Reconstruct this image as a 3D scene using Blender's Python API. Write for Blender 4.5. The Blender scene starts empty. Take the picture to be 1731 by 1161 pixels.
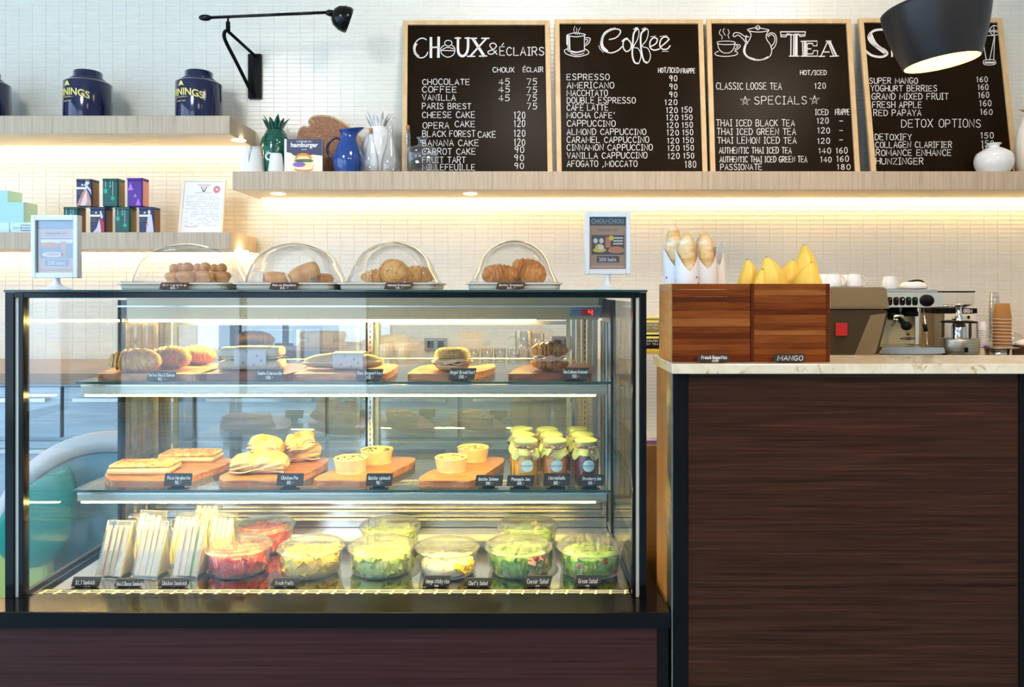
import bpy, bmesh, math, random
from mathutils import Vector, Matrix, noise
random.seed(7)
S = bpy.context.scene
COL = S.collection
PI = math.pi
# ---------------------------------------------------------------- camera, world, lights, exposure
F, CX, CY, H = 1260.0, 872.0, 490.0, 1.30
cam = bpy.data.objects.new('camera', bpy.data.cameras.new('camera'))
cam.data.sensor_width = 36.0
cam.data.lens = F * 36.0 / 1731.0
cam.data.shift_x = -(CX - 865.5) / 1731.0
cam.data.shift_y = -(580.5 - CY) / 1731.0
cam.location = (0, 0, H)
cam.rotation_euler = (PI / 2, 0, 0)
cam.data.clip_start = 0.05
COL.objects.link(cam)
S.camera = cam
S.view_settings.view_transform = 'Standard'
S.view_settings.look = 'None'
S.view_settings.exposure = 0.62
S.view_settings.gamma = 1.0
S.view_settings.use_curve_mapping = False
S.cycles.max_bounces = 10
S.cycles.transparent_max_bounces = 40
S.cycles.caustics_reflective = False
S.cycles.caustics_refractive = False
S.cycles.sample_clamp_indirect = 6.0

SKY_STRENGTH = 4.6
LED_SHELF, LED_CASE = 25.0, 98.0
world = bpy.data.worlds.new('world')
S.world = world
world.use_nodes = True
nt = world.node_tree
bg = nt.nodes['Background']
tc = nt.nodes.new('ShaderNodeTexCoord')
sep = nt.nodes.new('ShaderNodeSeparateXYZ')
rmp = nt.nodes.new('ShaderNodeValToRGB')
nt.links.new(tc.outputs['Generated'], sep.inputs[0])
nt.links.new(sep.outputs['Z'], rmp.inputs[0])
rmp.color_ramp.elements[0].position = 0.0
rmp.color_ramp.elements[0].color = (0.36, 0.47, 0.60, 1)
rmp.color_ramp.elements[1].position = 0.5
rmp.color_ramp.elements[1].color = (0.60, 0.76, 1.0, 1)
nt.links.new(rmp.outputs[0], bg.inputs[0])
bg.inputs[1].default_value = SKY_STRENGTH

def spot(loc, target, power, color, size=0.08, angle=1.6, blend=0.8):  # unseen spot under the ceiling, no fixture, added for its light
    l = bpy.data.lights.new('spot_lamp', 'SPOT')
    l.energy = power; l.color = color; l.shadow_soft_size = size; l.spot_size = angle; l.spot_blend = blend
    o = bpy.data.objects.new('spot_lamp', l); COL.objects.link(o)
    o.location = loc
    o.rotation_euler = (Vector(target) - Vector(loc)).to_track_quat('-Z', 'Y').to_euler()
    return o
WARM = (1.0, 0.78, 0.52)
spot((1.15, 1.0, 3.1), (1.05, 1.85, 1.15), 30, (1.0, 0.70, 0.42), 0.10, 1.1)
# added spots: warm key light for the bar side, fill for the upper wall
spot((1.6, -0.6, 3.05), (1.3, 1.8, 0.6), 95, (1.0, 0.66, 0.38), 0.25)
spot((0.2, -0.8, 3.05), (0.2, 1.8, 0.7), 45, (1.0, 0.74, 0.50), 0.25)
spot((1.7, 2.4, 3.15), (1.6, 3.8, 1.9), 42, (1.0, 0.82, 0.66), 0.25, 2.0)
spot((0.1, 2.2, 3.15), (0.1, 3.8, 1.9), 46, (1.0, 0.90, 0.82), 0.25, 2.0)
spot((-2.0, 0.8, 3.1), (-1.4, 3.8, 1.9), 78, (1.0, 0.95, 0.93), 0.3, 1.9)

def X(px, D): return (px - CX) * D / F
def Z(py, D): return H - (py - CY) * D / F
def W(px, py, D): return Vector((X(px, D), D, Z(py, D)))
def DZ(py, z): return (H - z) * F / (py - CY)          # depth at which height z shows at row py

# ---------------------------------------------------------------- materials
M = {}
def _bsdf(name):
    m = bpy.data.materials.new(name); m.use_nodes = True
    M[name] = m
    return m, m.node_tree, m.node_tree.nodes['Principled BSDF']
def mat(name, col, rough=0.5, metal=0.0, emit=None, est=1.0, coat=0.0, trans=0.0, ior=1.45, alpha=1.0, sub=0.0):
    m, nt, b = _bsdf(name)
    b.inputs['Base Color'].default_value = (*col, 1)
    b.inputs['Roughness'].default_value = rough
    b.inputs['Metallic'].default_value = metal
    b.inputs['Coat Weight'].default_value = coat
    b.inputs['Transmission Weight'].default_value = trans
    b.inputs['IOR'].default_value = ior
    b.inputs['Alpha'].default_value = alpha
    if sub:
        b.inputs['Subsurface Weight'].default_value = sub
        b.inputs['Subsurface Scale'].default_value = 0.01
    if emit:
        b.inputs['Emission Color'].default_value = (*emit, 1)
        b.inputs['Emission Strength'].default_value = est
    return m
def pmat(name, stops, scale=30, rough=0.5, bump=0.0, metal=0.0, stretch=(1, 1, 1), detail=6, coat=0.0, dist=0.0, bscale=None, nrough=0.55, sub=0.0):
    """noise -> ramp -> colour, with optional bump. stops: [(pos, rgb), ...]"""
    m, nt, b = _bsdf(name)
    N = nt.nodes.new; L = nt.links.new
    tc = N('ShaderNodeTexCoord'); mp = N('ShaderNodeMapping'); no = N('ShaderNodeTexNoise'); cr = N('ShaderNodeValToRGB')
    mp.inputs['Scale'].default_value = stretch
    L(tc.outputs['Object'], mp.inputs[0]); L(mp.outputs[0], no.inputs['Vector']); L(no.outputs['Fac'], cr.inputs[0])
    no.inputs['Scale'].default_value = scale; no.inputs['Detail'].default_value = detail
    no.inputs['Roughness'].default_value = nrough; no.inputs['Distortion'].default_value = dist
    els = cr.color_ramp.elements
    while len(els) < len(stops): els.new(0.5)
    for e, (p, c) in zip(els, stops): e.position = p; e.color = (*c, 1)
    L(cr.outputs[0], b.inputs['Base Color'])
    b.inputs['Roughness'].default_value = rough; b.inputs['Metallic'].default_value = metal; b.inputs['Coat Weight'].default_value = coat
    if sub:
        b.inputs['Subsurface Weight'].default_value = sub; b.inputs['Subsurface Scale'].default_value = 0.008
    if bump:
        bp = N('ShaderNodeBump'); bp.inputs['Strength'].default_value = bump; bp.inputs['Distance'].default_value = 0.002
        src = no
        if bscale:
            src = N('ShaderNodeTexNoise'); src.inputs['Scale'].default_value = bscale; src.inputs['Detail'].default_value = 4
            L(mp.outputs[0], src.inputs['Vector'])
        L(src.outputs['Fac'], bp.inputs['Height']); L(bp.outputs[0], b.inputs['Normal'])
    return m
def glass(name, tint=(1, 1, 1), base=0.04, gain=0.75, power=4.0, rough=0.0, haze=0.0, hcol=(1, 1, 1)):
    """thin clear sheet: tinted see-through plus a mirror reflection that grows at grazing angles"""
    m = bpy.data.materials.new(name); m.use_nodes = True; M[name] = m
    nt = m.node_tree; nt.nodes.clear(); N = nt.nodes.new; L = nt.links.new
    out = N('ShaderNodeOutputMaterial'); tr = N('ShaderNodeBsdfTransparent'); gl = N('ShaderNodeBsdfGlossy')
    lw = N('ShaderNodeLayerWeight'); pw = N('ShaderNodeMath'); ma = N('ShaderNodeMath'); mx = N('ShaderNodeMixShader')
    lw.inputs['Blend'].default_value = 0.5
    pw.operation = 'POWER'; pw.inputs[1].default_value = power
    ma.operation = 'MULTIPLY_ADD'; ma.inputs[1].default_value = gain; ma.inputs[2].default_value = base
    L(lw.outputs['Facing'], pw.inputs[0]); L(pw.outputs[0], ma.inputs[0]); L(ma.outputs[0], mx.inputs[0])
    tr.inputs[0].default_value = (*tint, 1); gl.inputs['Roughness'].default_value = rough
    src = tr
    if haze:
        df = N('ShaderNodeBsdfDiffuse'); df.inputs[0].default_value = (*hcol, 1)
        m2 = N('ShaderNodeMixShader'); m2.inputs[0].default_value = haze
        L(tr.outputs[0], m2.inputs[1]); L(df.outputs[0], m2.inputs[2]); src = m2
    L(src.outputs[0], mx.inputs[1]); L(gl.outputs[0], mx.inputs[2]); L(mx.outputs[0], out.inputs[0])
    return m
def emis(name, col, st):
    m = bpy.data.materials.new(name); m.use_nodes = True; M[name] = m
    nt = m.node_tree; nt.nodes.clear()
    o = nt.nodes.new('ShaderNodeOutputMaterial'); e = nt.nodes.new('ShaderNodeEmission')
    e.inputs[0].default_value = (*col, 1); e.inputs[1].default_value = st
    nt.links.new(e.outputs[0], o.inputs[0]); return m

# ---------------------------------------------------------------- mesh builder
class MB:
    def __init__(s): s.v = []; s.f = []; s.m = []; s.s = []
    def add(s, vs, fs, m=0, smooth=False):
        n = len(s.v); s.v += [tuple(p) for p in vs]
        for f in fs: s.f.append([i + n for i in f]); s.m.append(m); s.s.append(smooth)
        return s
    def box(s, x0, x1, y0, y1, z0, z1, m=0):
        if x0 > x1: x0, x1 = x1, x0
        if y0 > y1: y0, y1 = y1, y0
        if z0 > z1: z0, z1 = z1, z0
        v = [(x0, y0, z0), (x1, y0, z0), (x1, y1, z0), (x0, y1, z0), (x0, y0, z1), (x1, y0, z1), (x1, y1, z1), (x0, y1, z1)]
        return s.add(v, [(0, 3, 2, 1), (4, 5, 6, 7), (0, 1, 5, 4), (1, 2, 6, 5), (2, 3, 7, 6), (3, 0, 4, 7)], m)
    def obox(s, c, ax, ay, az, m=0):
        """box from centre and three half-axis vectors"""
        c = Vector(c); ax = Vector(ax); ay = Vector(ay); az = Vector(az)
        v = [c + i * ax + j * ay + k * az for k in (-1, 1) for (i, j) in ((-1, -1), (1, -1), (1, 1), (-1, 1))]
        return s.add(v, [(0, 3, 2, 1), (4, 5, 6, 7), (0, 1, 5, 4), (1, 2, 6, 5), (2, 3, 7, 6), (3, 0, 4, 7)], m)
    def rings(s, rings, m=0, smooth=True, cap0=True, cap1=True, close=True):
        n = len(rings[0]); b = len(s.v)
        for r in rings: s.v += [tuple(p) for p in r]
        for i in range(len(rings) - 1):
            for j in range(n if close else n - 1):
                k = (j + 1) % n
                s.f.append([b + i * n + j, b + i * n + k, b + (i + 1) * n + k, b + (i + 1) * n + j]); s.m.append(m); s.s.append(smooth)
        if cap0: s.f.append([b + j for j in reversed(range(n))]); s.m.append(m); s.s.append(False)
        if cap1: e = b + (len(rings) - 1) * n; s.f.append([e + j for j in range(n)]); s.m.append(m); s.s.append(False)
        return s
    def lathe(s, prof, seg=32, c=(0, 0, 0), m=0, smooth=True, cap0=False, cap1=False, rib=0, ribn=36, sx=1.0, sy=1.0, fn=None):
        R = []
        for r, z in prof:
            ring = []
            for j in range(seg):
                a = 2 * PI * j / seg
                rr = r * (1 + rib * math.cos(ribn * a)) if rib else r
                if fn: rr = fn(rr, a, z)
                ring.append((c[0] + rr * sx * math.cos(a), c[1] + rr * sy * math.sin(a), c[2] + z))
            R.append(ring)
        return s.rings(R, m, smooth, cap0, cap1)
    def tube(s, pts, rad, seg=8, m=0, smooth=True, cap=True):
        pts = [Vector(p) for p in pts]; R = []
        up = None
        for i, p in enumerate(pts):
            t = (pts[min(i + 1, len(pts) - 1)] - pts[max(i - 1, 0)]).normalized()
            if up is None:
                up = Vector((0, 0, 1)) if abs(t.z) < 0.9 else Vector((0, 1, 0))
            a = (up - t * up.dot(t)).normalized(); b = t.cross(a); up = a
            r = rad[i] if isinstance(rad, (list, tuple)) else rad
            R.append([p + a * r * math.cos(2 * PI * j / seg) + b * r * math.sin(2 * PI * j / seg) for j in range(seg)])
        return s.rings(R, m, smooth, cap, cap)
    def prism(s, poly, ax='y', a0=0, a1=1, m=0, smooth=False):
        """poly in the two other axes, extruded along ax"""
        def P(u, v, w):
            return {'y': (u, w, v), 'z': (u, v, w), 'x': (w, u, v)}[ax]
        n = len(poly)
        vs = [P(u, v, a0) for u, v in poly] + [P(u, v, a1) for u, v in poly]
        fs = [(i, (i + 1) % n, n + (i + 1) % n, n + i) for i in range(n)]
        s.add(vs, fs, m, smooth); s.add(vs, [tuple(reversed(range(n))), tuple(range(n, 2 * n))], m)
        return s
    def ball(s, c, rx, ry=None, rz=None, seg=16, rn=10, m=0, fn=None):
        ry = ry or rx; rz = rz or rx; R = []
        for i in range(rn + 1):
            t = PI * i / rn; q = max(math.sin(t), 1e-3)
            R.append([(c[0] + rx * q * math.cos(2 * PI * j / seg), c[1] + ry * q * math.sin(2 * PI * j / seg), c[2] - rz * math.cos(t)) for j in range(seg)])
        if fn: R = [[fn(Vector(p)) for p in r] for r in R]
        return s.rings(R, m, True)
    def xf(s, mt, start=0):
        s.v[start:] = [tuple(mt @ Vector(p)) for p in s.v[start:]]; return s
    def build(s, name, mats, parent=None, loc=None, rot=None, bev=0, fix=True, sub=0, disp=None):
        me = bpy.data.meshes.new(name)
        me.from_pydata(s.v, [], s.f)
        if not isinstance(mats, (list, tuple)): mats = [mats]
        for k in mats: me.materials.append(M[k] if isinstance(k, str) else k)
        me.polygons.foreach_set('material_index', s.m)
        me.polygons.foreach_set('use_smooth', s.s)
        me.update()
        if fix:
            bm = bmesh.new(); bm.from_mesh(me)
            bmesh.ops.recalc_face_normals(bm, faces=bm.faces)
            bm.to_mesh(me); bm.free()
        o = bpy.data.objects.new(name, me); COL.objects.link(o)
        if parent: o.parent = parent
        if loc is not None: o.location = loc
        if rot is not None: o.rotation_euler = rot
        if bev:
            b = o.modifiers.new('bevel', 'BEVEL'); b.width = bev; b.segments = 2; b.limit_method = 'ANGLE'
        if sub:
            b = o.modifiers.new('sub', 'SUBSURF'); b.levels = sub; b.render_levels = sub
        return o

def tag(o, label, cat=None, group=None, kind=None):
    if label: o['label'] = label
    if cat: o['category'] = cat
    if group: o['group'] = group
    if kind: o['kind'] = kind
    return o
def thing(name, label, cat, loc=(0, 0, 0), rz=0.0, group=None, rot=None):
    o = bpy.data.objects.new(name, None); COL.objects.link(o)
    o.empty_display_size = 0.02
    o.location = loc; o.rotation_euler = rot if rot else (0, 0, rz)
    return tag(o, label, cat, group)
def struct(o):
    o['kind'] = 'structure'; return o
def dup(root, loc, rz=None, label=None, rot=None, scale=None):
    r = root.copy(); COL.objects.link(r); r.location = loc
    if rz is not None: r.rotation_euler = (0, 0, rz)
    if rot is not None: r.rotation_euler = rot
    if label: r['label'] = label
    if scale is not None: r.scale = (scale,) * 3 if isinstance(scale, (int, float)) else scale
    for ch in list(root.children):
        c = ch.copy(); COL.objects.link(c); c.parent = r
        for g in list(ch.children):
            d = g.copy(); COL.objects.link(d); d.parent = c
    return r

# ---------------------------------------------------------------- hand lettering: single-stroke glyphs on a 4 x 6 grid
G = {
'A': '0,0 2,6 4,0|0.8,2 3.2,2', 'B': '0,0 0,6|~0,6 2.6,6 3.2,4.6 2.4,3.2 0,3.1|~0,3.1 3,3 3.7,1.6 2.8,0.1 0,0',
'C': '~3.8,5 2.4,6 0.8,5.2 0,3 0.8,0.7 2.4,0 3.9,0.9', 'D': '0,0 0,6|~0,6 2.4,5.7 3.9,4 3.8,2 2.4,0.3 0,0',
'E': '3.6,6 0,6 0,0 3.7,0|0,3.1 3,3.1', 'F': '3.6,6 0,6 0,0|0,3.1 2.8,3.1', 'G': '~3.7,5.2 2.2,6 0.6,5 0,3 0.6,0.8 2.2,0 3.6,0.7 3.8,2.6|3.9,2.6 2.2,2.6',
'H': '0,0 0,6|4,0 4,6|0,3 4,3', 'I': '1,6 3,6|2,6 2,0|1,0 3,0', 'J': '1.4,6 4,6|~3,6 3,1.4 2,0 0.6,0.3 0.2,1.4', 'K': '0,0 0,6|3.7,6 0,2.7|1,3.6 3.9,0',
'L': '0,6 0,0 3.6,0', 'M': '0,0 0.1,6 2,1.6 3.9,6 4,0', 'N': '0,0 0,6 3.9,0 3.9,6', 'O': '~2,6 0.5,5.2 0,3 0.5,0.8 2,0 3.5,0.8 4,3 3.5,5.2 2,6',
'P': '0,0 0,6|~0,6 2.8,5.9 3.7,4.4 2.8,3 0,2.8', 'Q': '~2,6 0.5,5.2 0,3 0.5,0.8 2,0 3.5,0.8 4,3 3.5,5.2 2,6|2.4,1.6 4,-0.4',
'R': '0,0 0,6|~0,6 2.8,5.9 3.6,4.5 2.6,3.1 0,3|1.6,3 3.8,0', 'S': '~3.6,5.2 2.2,6 0.6,5.4 0.6,3.9 2,3.1 3.5,2.3 3.5,0.8 2,0 0.1,0.8',
'T': '0,6 4,6|2,6 2,0', 'U': '~0,6 0,2 0.8,0.3 2,0 3.2,0.3 4,2 4,6', 'V': '0,6 2,0 4,6', 'W': '0,6 1,0 2,4 3,0 4,6', 'X': '0,6 4,0|4,6 0,0', 'Y': '0,6 2,3 4,6|2,3 2,0', 'Z': '0,6 4,6 0,0 4,0',
'0': '~2,6 0.7,5 0.4,3 0.8,0.8 2,0 3.2,0.8 3.6,3 3.2,5.1 2,6', '1': '1,4.8 2.2,6 2.2,0', '2': '~0.4,4.9 1.4,6 3,5.8 3.4,4.3 2.2,2.4 0.3,0|0.3,0 3.8,0', '3': '~0.4,5.4 2.2,6 3.3,4.8 1.6,3.2|~1.6,3.2 3.6,2.2 3,0.4 0.3,0.4',
'4': '2.6,0 2.6,6 0,1.8 4,1.8', '5': '3.6,6 0.8,6 0.6,3.4|~0.6,3.4 2.6,3.7 3.6,2 2.4,0.1 0.3,0.4', '6': '~3.2,6 1,4.4 0.4,1.8 1.6,0 3.2,0.6 3.5,2.3 2,3.2 0.6,2.2', '7': '0.2,6 3.8,6 1.6,0', '8': '~2,3.2 0.6,4.6 2,6 3.4,4.6 2,3.2 0.3,1.6 2,0 3.7,1.6 2,3.2',
'9': '~3.4,4.4 2,3 0.6,4.2 1.4,5.9 3,5.8 3.5,4.2 2.8,0', '-': '0.6,3 3.4,3', '/': '0,-0.6 4,6.6', '.': '1.6,0 2.2,0.2', ',': '2.2,0.6 1.4,-1.2', "'": '2,6.4 1.7,4.8',
'&': '~3.8,0 1,4.4 1.2,5.9 2.6,5.8 2.8,4.6 0.4,2.2 0.6,0.4 2.2,0.1 3.6,2.2', '\u00c9': '3.6,6 0,6 0,0 3.7,0|0,3.1 3,3.1|1.6,7 3,8.4',
'a': '~3.4,3.2 1.6,4 0.3,2 1.4,0 3.3,1|3.4,4 3.4,0.6 4,0', 'b': '0.4,6 0.4,0|~0.4,2.6 2.2,4 3.6,2 2,0 0.4,0.8', 'c': '~3.4,3.4 1.8,4 0.4,2 1.6,0 3.5,0.7', 'd': '3.5,6.2 3.5,0|~3.5,3 1.7,4 0.4,2 1.6,0 3.5,1', 'e': '0.5,2.1 3.5,2.3|~3.5,2.3 2,4 0.4,2 1.6,0 3.5,0.8',
'f': '~3.4,5.8 2.2,6.2 1.6,4.6 1.6,0|0.4,3.6 3,3.6', 'g': '~3.4,3.2 1.8,4 0.5,2.2 1.7,0.4 3.4,1.4|~3.5,4 3.5,-1 2,-2 0.4,-1.4', 'h': '0.4,6.2 0.4,0|~0.4,2.4 2,4 3.3,3 3.4,0', 'i': '2,4 2,0|2,5.4 2,5.8', 'j': '2.4,4 2.4,-1 0.8,-1.8|2.4,5.4 2.4,5.8', 'k': '0.5,6.2 0.5,0|3.2,4 0.5,1.8 3.4,0',
'l': '1.8,6.2 1.8,0.4 2.6,0', 'm': '0,4 0,0|~0,2.8 1.2,4 2,3 2,0|~2,2.8 3.2,4 4,3 4,0', 'n': '0.4,4 0.4,0|~0.4,2.4 2,4 3.3,3 3.4,0', 'o': '~2,4 0.4,2 2,0 3.6,2 2,4', 'p': '0.4,4 0.4,-2|~0.4,2.6 2.2,4 3.6,2 2,0 0.4,0.8', 'q': '3.5,4 3.5,-2|~3.5,3 1.7,4 0.4,2 1.6,0 3.5,1',
'r': '0.6,4 0.6,0|~0.6,2.4 1.6,3.8 3.2,3.8', 's': '~3.2,3.4 1.8,4 0.7,3.1 2,2 3.2,1 1.8,0 0.4,0.5', 't': '1.8,5.8 1.8,0.4 3.2,0.1|0.4,4 3.2,4', 'u': '~0.4,4 0.5,1 1.6,0 3.3,1|3.4,4 3.4,0', 'v': '0.2,4 1.9,0 3.6,4', 'w': '0,4 1,0 2,3 3,0 4,4', 'x': '0.4,4 3.4,0|3.4,4 0.4,0', 'y': '0.3,4 2,0.4|3.6,4 1,-2', 'z': '0.4,4 3.4,4 0.4,0 3.6,0',
'*': '2,6 0.9,0 4,4 0,4 3.1,0 2,6', '?': '~0.4,4.9 1.4,6 3,5.8 3.4,4.3 2.2,2.8 2,1.6|2,0 2,0.3',
}
def _stroke(sp):
    sm = sp[0] == '~'; pts = [tuple(float(a) for a in q.split(',')) for q in sp.lstrip('~').split()]
    return spline(pts) if sm else pts
def spline(p, n=5):
    if len(p) < 3: return list(p)
    closed = (abs(p[0][0] - p[-1][0]) + abs(p[0][1] - p[-1][1])) < 1e-6
    out = []
    for i in range(len(p) - 1):
        p0 = p[i - 1] if i > 0 else (p[-2] if closed else p[0]); p1 = p[i]; p2 = p[i + 1]
        p3 = p[i + 2] if i + 2 < len(p) else (p[1] if closed else p[-1])
        for k in range(n):
            t = k / n
            out.append(tuple(0.5 * (2 * b + (c - a) * t + (2 * a - 5 * b + 4 * c - d) * t * t + (3 * b - a - 3 * c + d) * t ** 3) for a, b, c, d in zip(p0, p1, p2, p3)))
    out.append(p[-1]); return out
def ribbon(mb, pts, w, mp, m=0, taper=False):
    """flat stroke of width w through 2-D points, put on a surface by mp(u, v)"""
    q = [pts[0]]
    for p in pts[1:]:
        if abs(p[0] - q[-1][0]) + abs(p[1] - q[-1][1]) > 1e-5: q.append(p)
    if len(q) < 2: return
    L = []; Rr = []; n = len(q)
    for i, p in enumerate(q):
        a = q[max(i - 1, 0)]; b = q[min(i + 1, n - 1)]
        dx, dy = b[0] - a[0], b[1] - a[1]; d = math.hypot(dx, dy) or 1
        ww = (w[i * (len(w) - 1) // max(n - 1, 1)] if isinstance(w, (list, tuple)) else w) * 0.5
        e = ww * 0.6 * (-1 if i == 0 else 1 if i == n - 1 else 0)
        ex, ey = dx / d * e, dy / d * e
        L.append((p[0] - dy / d * ww + ex, p[1] + dx / d * ww + ey)); Rr.append((p[0] + dy / d * ww + ex, p[1] - dx / d * ww + ey))
    vs = [mp(*c) for c in L] + [mp(*c) for c in Rr]
    mb.add(vs, [(i, i + 1, n + i + 1, n + i) for i in range(n - 1)], m)
def write(mb, text, u0, u1, vb, h, w, mp, jit=0.12, slant=0.0, rise=0.0, m=0, gap=0.36):
    """letters between columns u0..u1, baseline row vb (rows grow downward), cap height h"""
    adv = [0.55 if c in ' ' else 0.5 if c in "Ii1l.,'" else 1.28 if c in 'MWmw' else 1.0 for c in text]
    tot = sum(adv) + gap * (len(text) - 1)
    unit = (u1 - u0) / tot; x = u0
    for c, a in zip(text, adv):
        if c in G:
            jx = random.uniform(-jit, jit); jy = random.uniform(-jit, jit); js = 1 + random.uniform(-jit, jit) * 0.5
            for st in G[c].split('|'):
                pts = []
                for gx, gy in _stroke(st):
                    if c in "Ii1l": gx = 2 + (gx - 2) * (1.0 if c == 'I' else 0.9); xx = x + (gx - 1) / 2 * a * unit
                    elif c in ".,'": xx = x + (gx - 1) / 2 * a * unit
                    else: xx = x + gx / 4 * a * unit
                    yy = gy / 6 * h * js
                    pts.append((xx + slant * yy + jx * unit * 0.3, vb - yy + jy * h * 0.15 + rise * (x - u0)))
                ribbon(mb, pts, w, mp, m)
        x += (a + gap) * unit
def font(text, size, name, matn, parent, loc, rot=(PI / 2, 0, 0), align='CENTER', bold=0.0, wide=1.0, wrap=None, extrude=0.0):
    """printed lettering from the built-in font, turned into a flat mesh"""
    cu = bpy.data.curves.new('lettering', 'FONT'); cu.body = text; cu.size = size; cu.align_x = align; cu.offset = bold; cu.extrude = extrude
    cu.resolution_u = 3
    o = bpy.data.objects.new('lettering_curve', cu); COL.objects.link(o)
    dg = bpy.context.evaluated_depsgraph_get()
    me = bpy.data.meshes.new_from_object(o.evaluated_get(dg)); me.name = name
    bpy.data.objects.remove(o); bpy.data.curves.remove(cu)
    for v in me.vertices:
        v.co.x *= wide
        if wrap:
            v.co = Vector(wrap(v.co.x, v.co.y))
    me.materials.clear(); me.materials.append(M[matn])
    q = bpy.data.objects.new(name, me); COL.objects.link(q)
    q.parent = parent; q.location = loc
    if not wrap: q.rotation_euler = rot
    return q
# ---------------------------------------------------------------- material library
pmat('tile', [(0.3, (0.74, 0.725, 0.63)), (0.7, (0.80, 0.785, 0.69))], 14, 0.25, 0.04, stretch=(1, 1, 3), bscale=60)
mat('grout', (0.88, 0.86, 0.80), 0.85)
mat('plaster', (0.78, 0.76, 0.72), 0.9)
pmat('floor_stone', [(0.3, (0.22, 0.50, 0.62)), (0.7, (0.42, 0.70, 0.80))], 6, 0.25, 0.1)
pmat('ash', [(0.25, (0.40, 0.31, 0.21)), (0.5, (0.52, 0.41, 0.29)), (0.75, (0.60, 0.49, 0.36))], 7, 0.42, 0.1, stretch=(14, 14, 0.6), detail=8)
pmat('ash_lit', [(0.3, (0.72, 0.62, 0.46)), (0.7, (0.80, 0.70, 0.54))], 7, 0.5, 0, stretch=(1, 10, 1))  # paler copy of ash: the lit look of the shelf undersides is in the colour
pmat('walnut', [(0.28, (0.014, 0.0036, 0.0016)), (0.45, (0.038, 0.0115, 0.005)), (0.60, (0.062, 0.020, 0.009)), (0.78, (0.12, 0.042, 0.018))], 3.2, 0.42, 0.25, stretch=(0.9, 3, 44), detail=9, dist=0.8, nrough=0.62)
pmat('walnut_red', [(0.3, (0.030, 0.009, 0.008)), (0.5, (0.055, 0.017, 0.015)), (0.75, (0.080, 0.026, 0.022))], 3.0, 0.4, 0.15, stretch=(0.6, 3, 45), detail=8, nrough=0.6)
mat('black_metal', (0.004, 0.004, 0.005), 0.28)
mat('black_gloss', (0.004, 0.004, 0.005), 0.14)
mat('matte_black', (0.006, 0.006, 0.007), 0.5)
mat('steel', (0.62, 0.60, 0.56), 0.22, 1.0)
pmat('brushed', [(0.3, (0.36, 0.33, 0.26)), (0.7, (0.52, 0.48, 0.38))], 5, 0.36, 0.05, 1.0, stretch=(1, 1, 40))  # stainless, slightly warmed: yellow case light is put into the colour
pmat('steel_dull', [(0.3, (0.27, 0.33, 0.38)), (0.7, (0.38, 0.44, 0.48))], 4, 0.38, 0.0, 0.6, stretch=(1, 1, 20))
mat('chrome', (0.82, 0.80, 0.76), 0.07, 1.0)
mat('tinted_steel', (0.42, 0.35, 0.20), 0.38, 0.8)  # steel whose yellow case light is mixed into the colour
mat('seal', (0.62, 0.60, 0.52), 0.5)
glass('case_glass', (0.985, 0.995, 0.99), 0.038, 0.75)
glass('shelf_glass', (0.95, 0.985, 0.965), 0.05, 0.8)
glass('clear', (0.95, 0.965, 0.965), 0.06, 0.9, 2.0, haze=0.02)
glass('acrylic', (0.95, 0.955, 0.95), 0.03, 0.85, 2.4, haze=0.015)
glass('pet', (0.96, 0.965, 0.955), 0.05, 0.8, 2.4, rough=0.05, haze=0.04)
glass('lid', (0.92, 0.93, 0.92), 0.07, 0.8, 2.0, rough=0.05, haze=0.11)
glass('pane', (0.97, 0.985, 1.0), 0.04, 0.7)
mat('glass_edge', (0.004, 0.055, 0.045), 0.12, coat=0.5)
emis('led_warm', (1.0, 0.66, 0.26), LED_SHELF)
emis('led_case', (1.0, 0.73, 0.17), LED_CASE)
emis('spot_face', (1.0, 0.86, 0.6), 14)
emis('bulb', (1.0, 0.58, 0.20), 60)
emis('led_red', (1.0, 0.02, 0.015), 3.0)
# stone
def marble():
    m, nt, b = _bsdf('marble'); N = nt.nodes.new; L = nt.links.new
    tc = N('ShaderNodeTexCoord'); no = N('ShaderNodeTexNoise'); cr = N('ShaderNodeValToRGB'); n2 = N('ShaderNodeTexNoise'); c2 = N('ShaderNodeValToRGB'); mx = N('ShaderNodeMix')
    mx.data_type = 'RGBA'; mx.blend_type = 'MULTIPLY'; mx.inputs['Factor'].default_value = 1
    no.inputs['Scale'].default_value = 9; no.inputs['Detail'].default_value = 9; no.inputs['Distortion'].default_value = 2.2
    n2.inputs['Scale'].default_value = 34; n2.inputs['Detail'].default_value = 8; n2.inputs['Distortion'].default_value = 1.2
    L(tc.outputs['Object'], no.inputs['Vector']); L(tc.outputs['Object'], n2.inputs['Vector'])
    e = cr.color_ramp.elements; e[0].position = 0.35; e[0].color = (0.76, 0.64, 0.44, 1); e[1].position = 0.6; e[1].color = (0.86, 0.76, 0.58, 1)
    e = c2.color_ramp.elements; e[0].position = 0.30; e[0].color = (0.62, 0.48, 0.30, 1); e[1].position = 0.40; e[1].color = (1, 1, 1, 1)
    L(no.outputs['Fac'], cr.inputs[0]); L(n2.outputs['Fac'], c2.inputs[0]); L(cr.outputs[0], mx.inputs[6]); L(c2.outputs[0], mx.inputs[7])
    L(mx.outputs[2], b.inputs['Base Color']); b.inputs['Roughness'].default_value = 0.1
marble()
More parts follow.
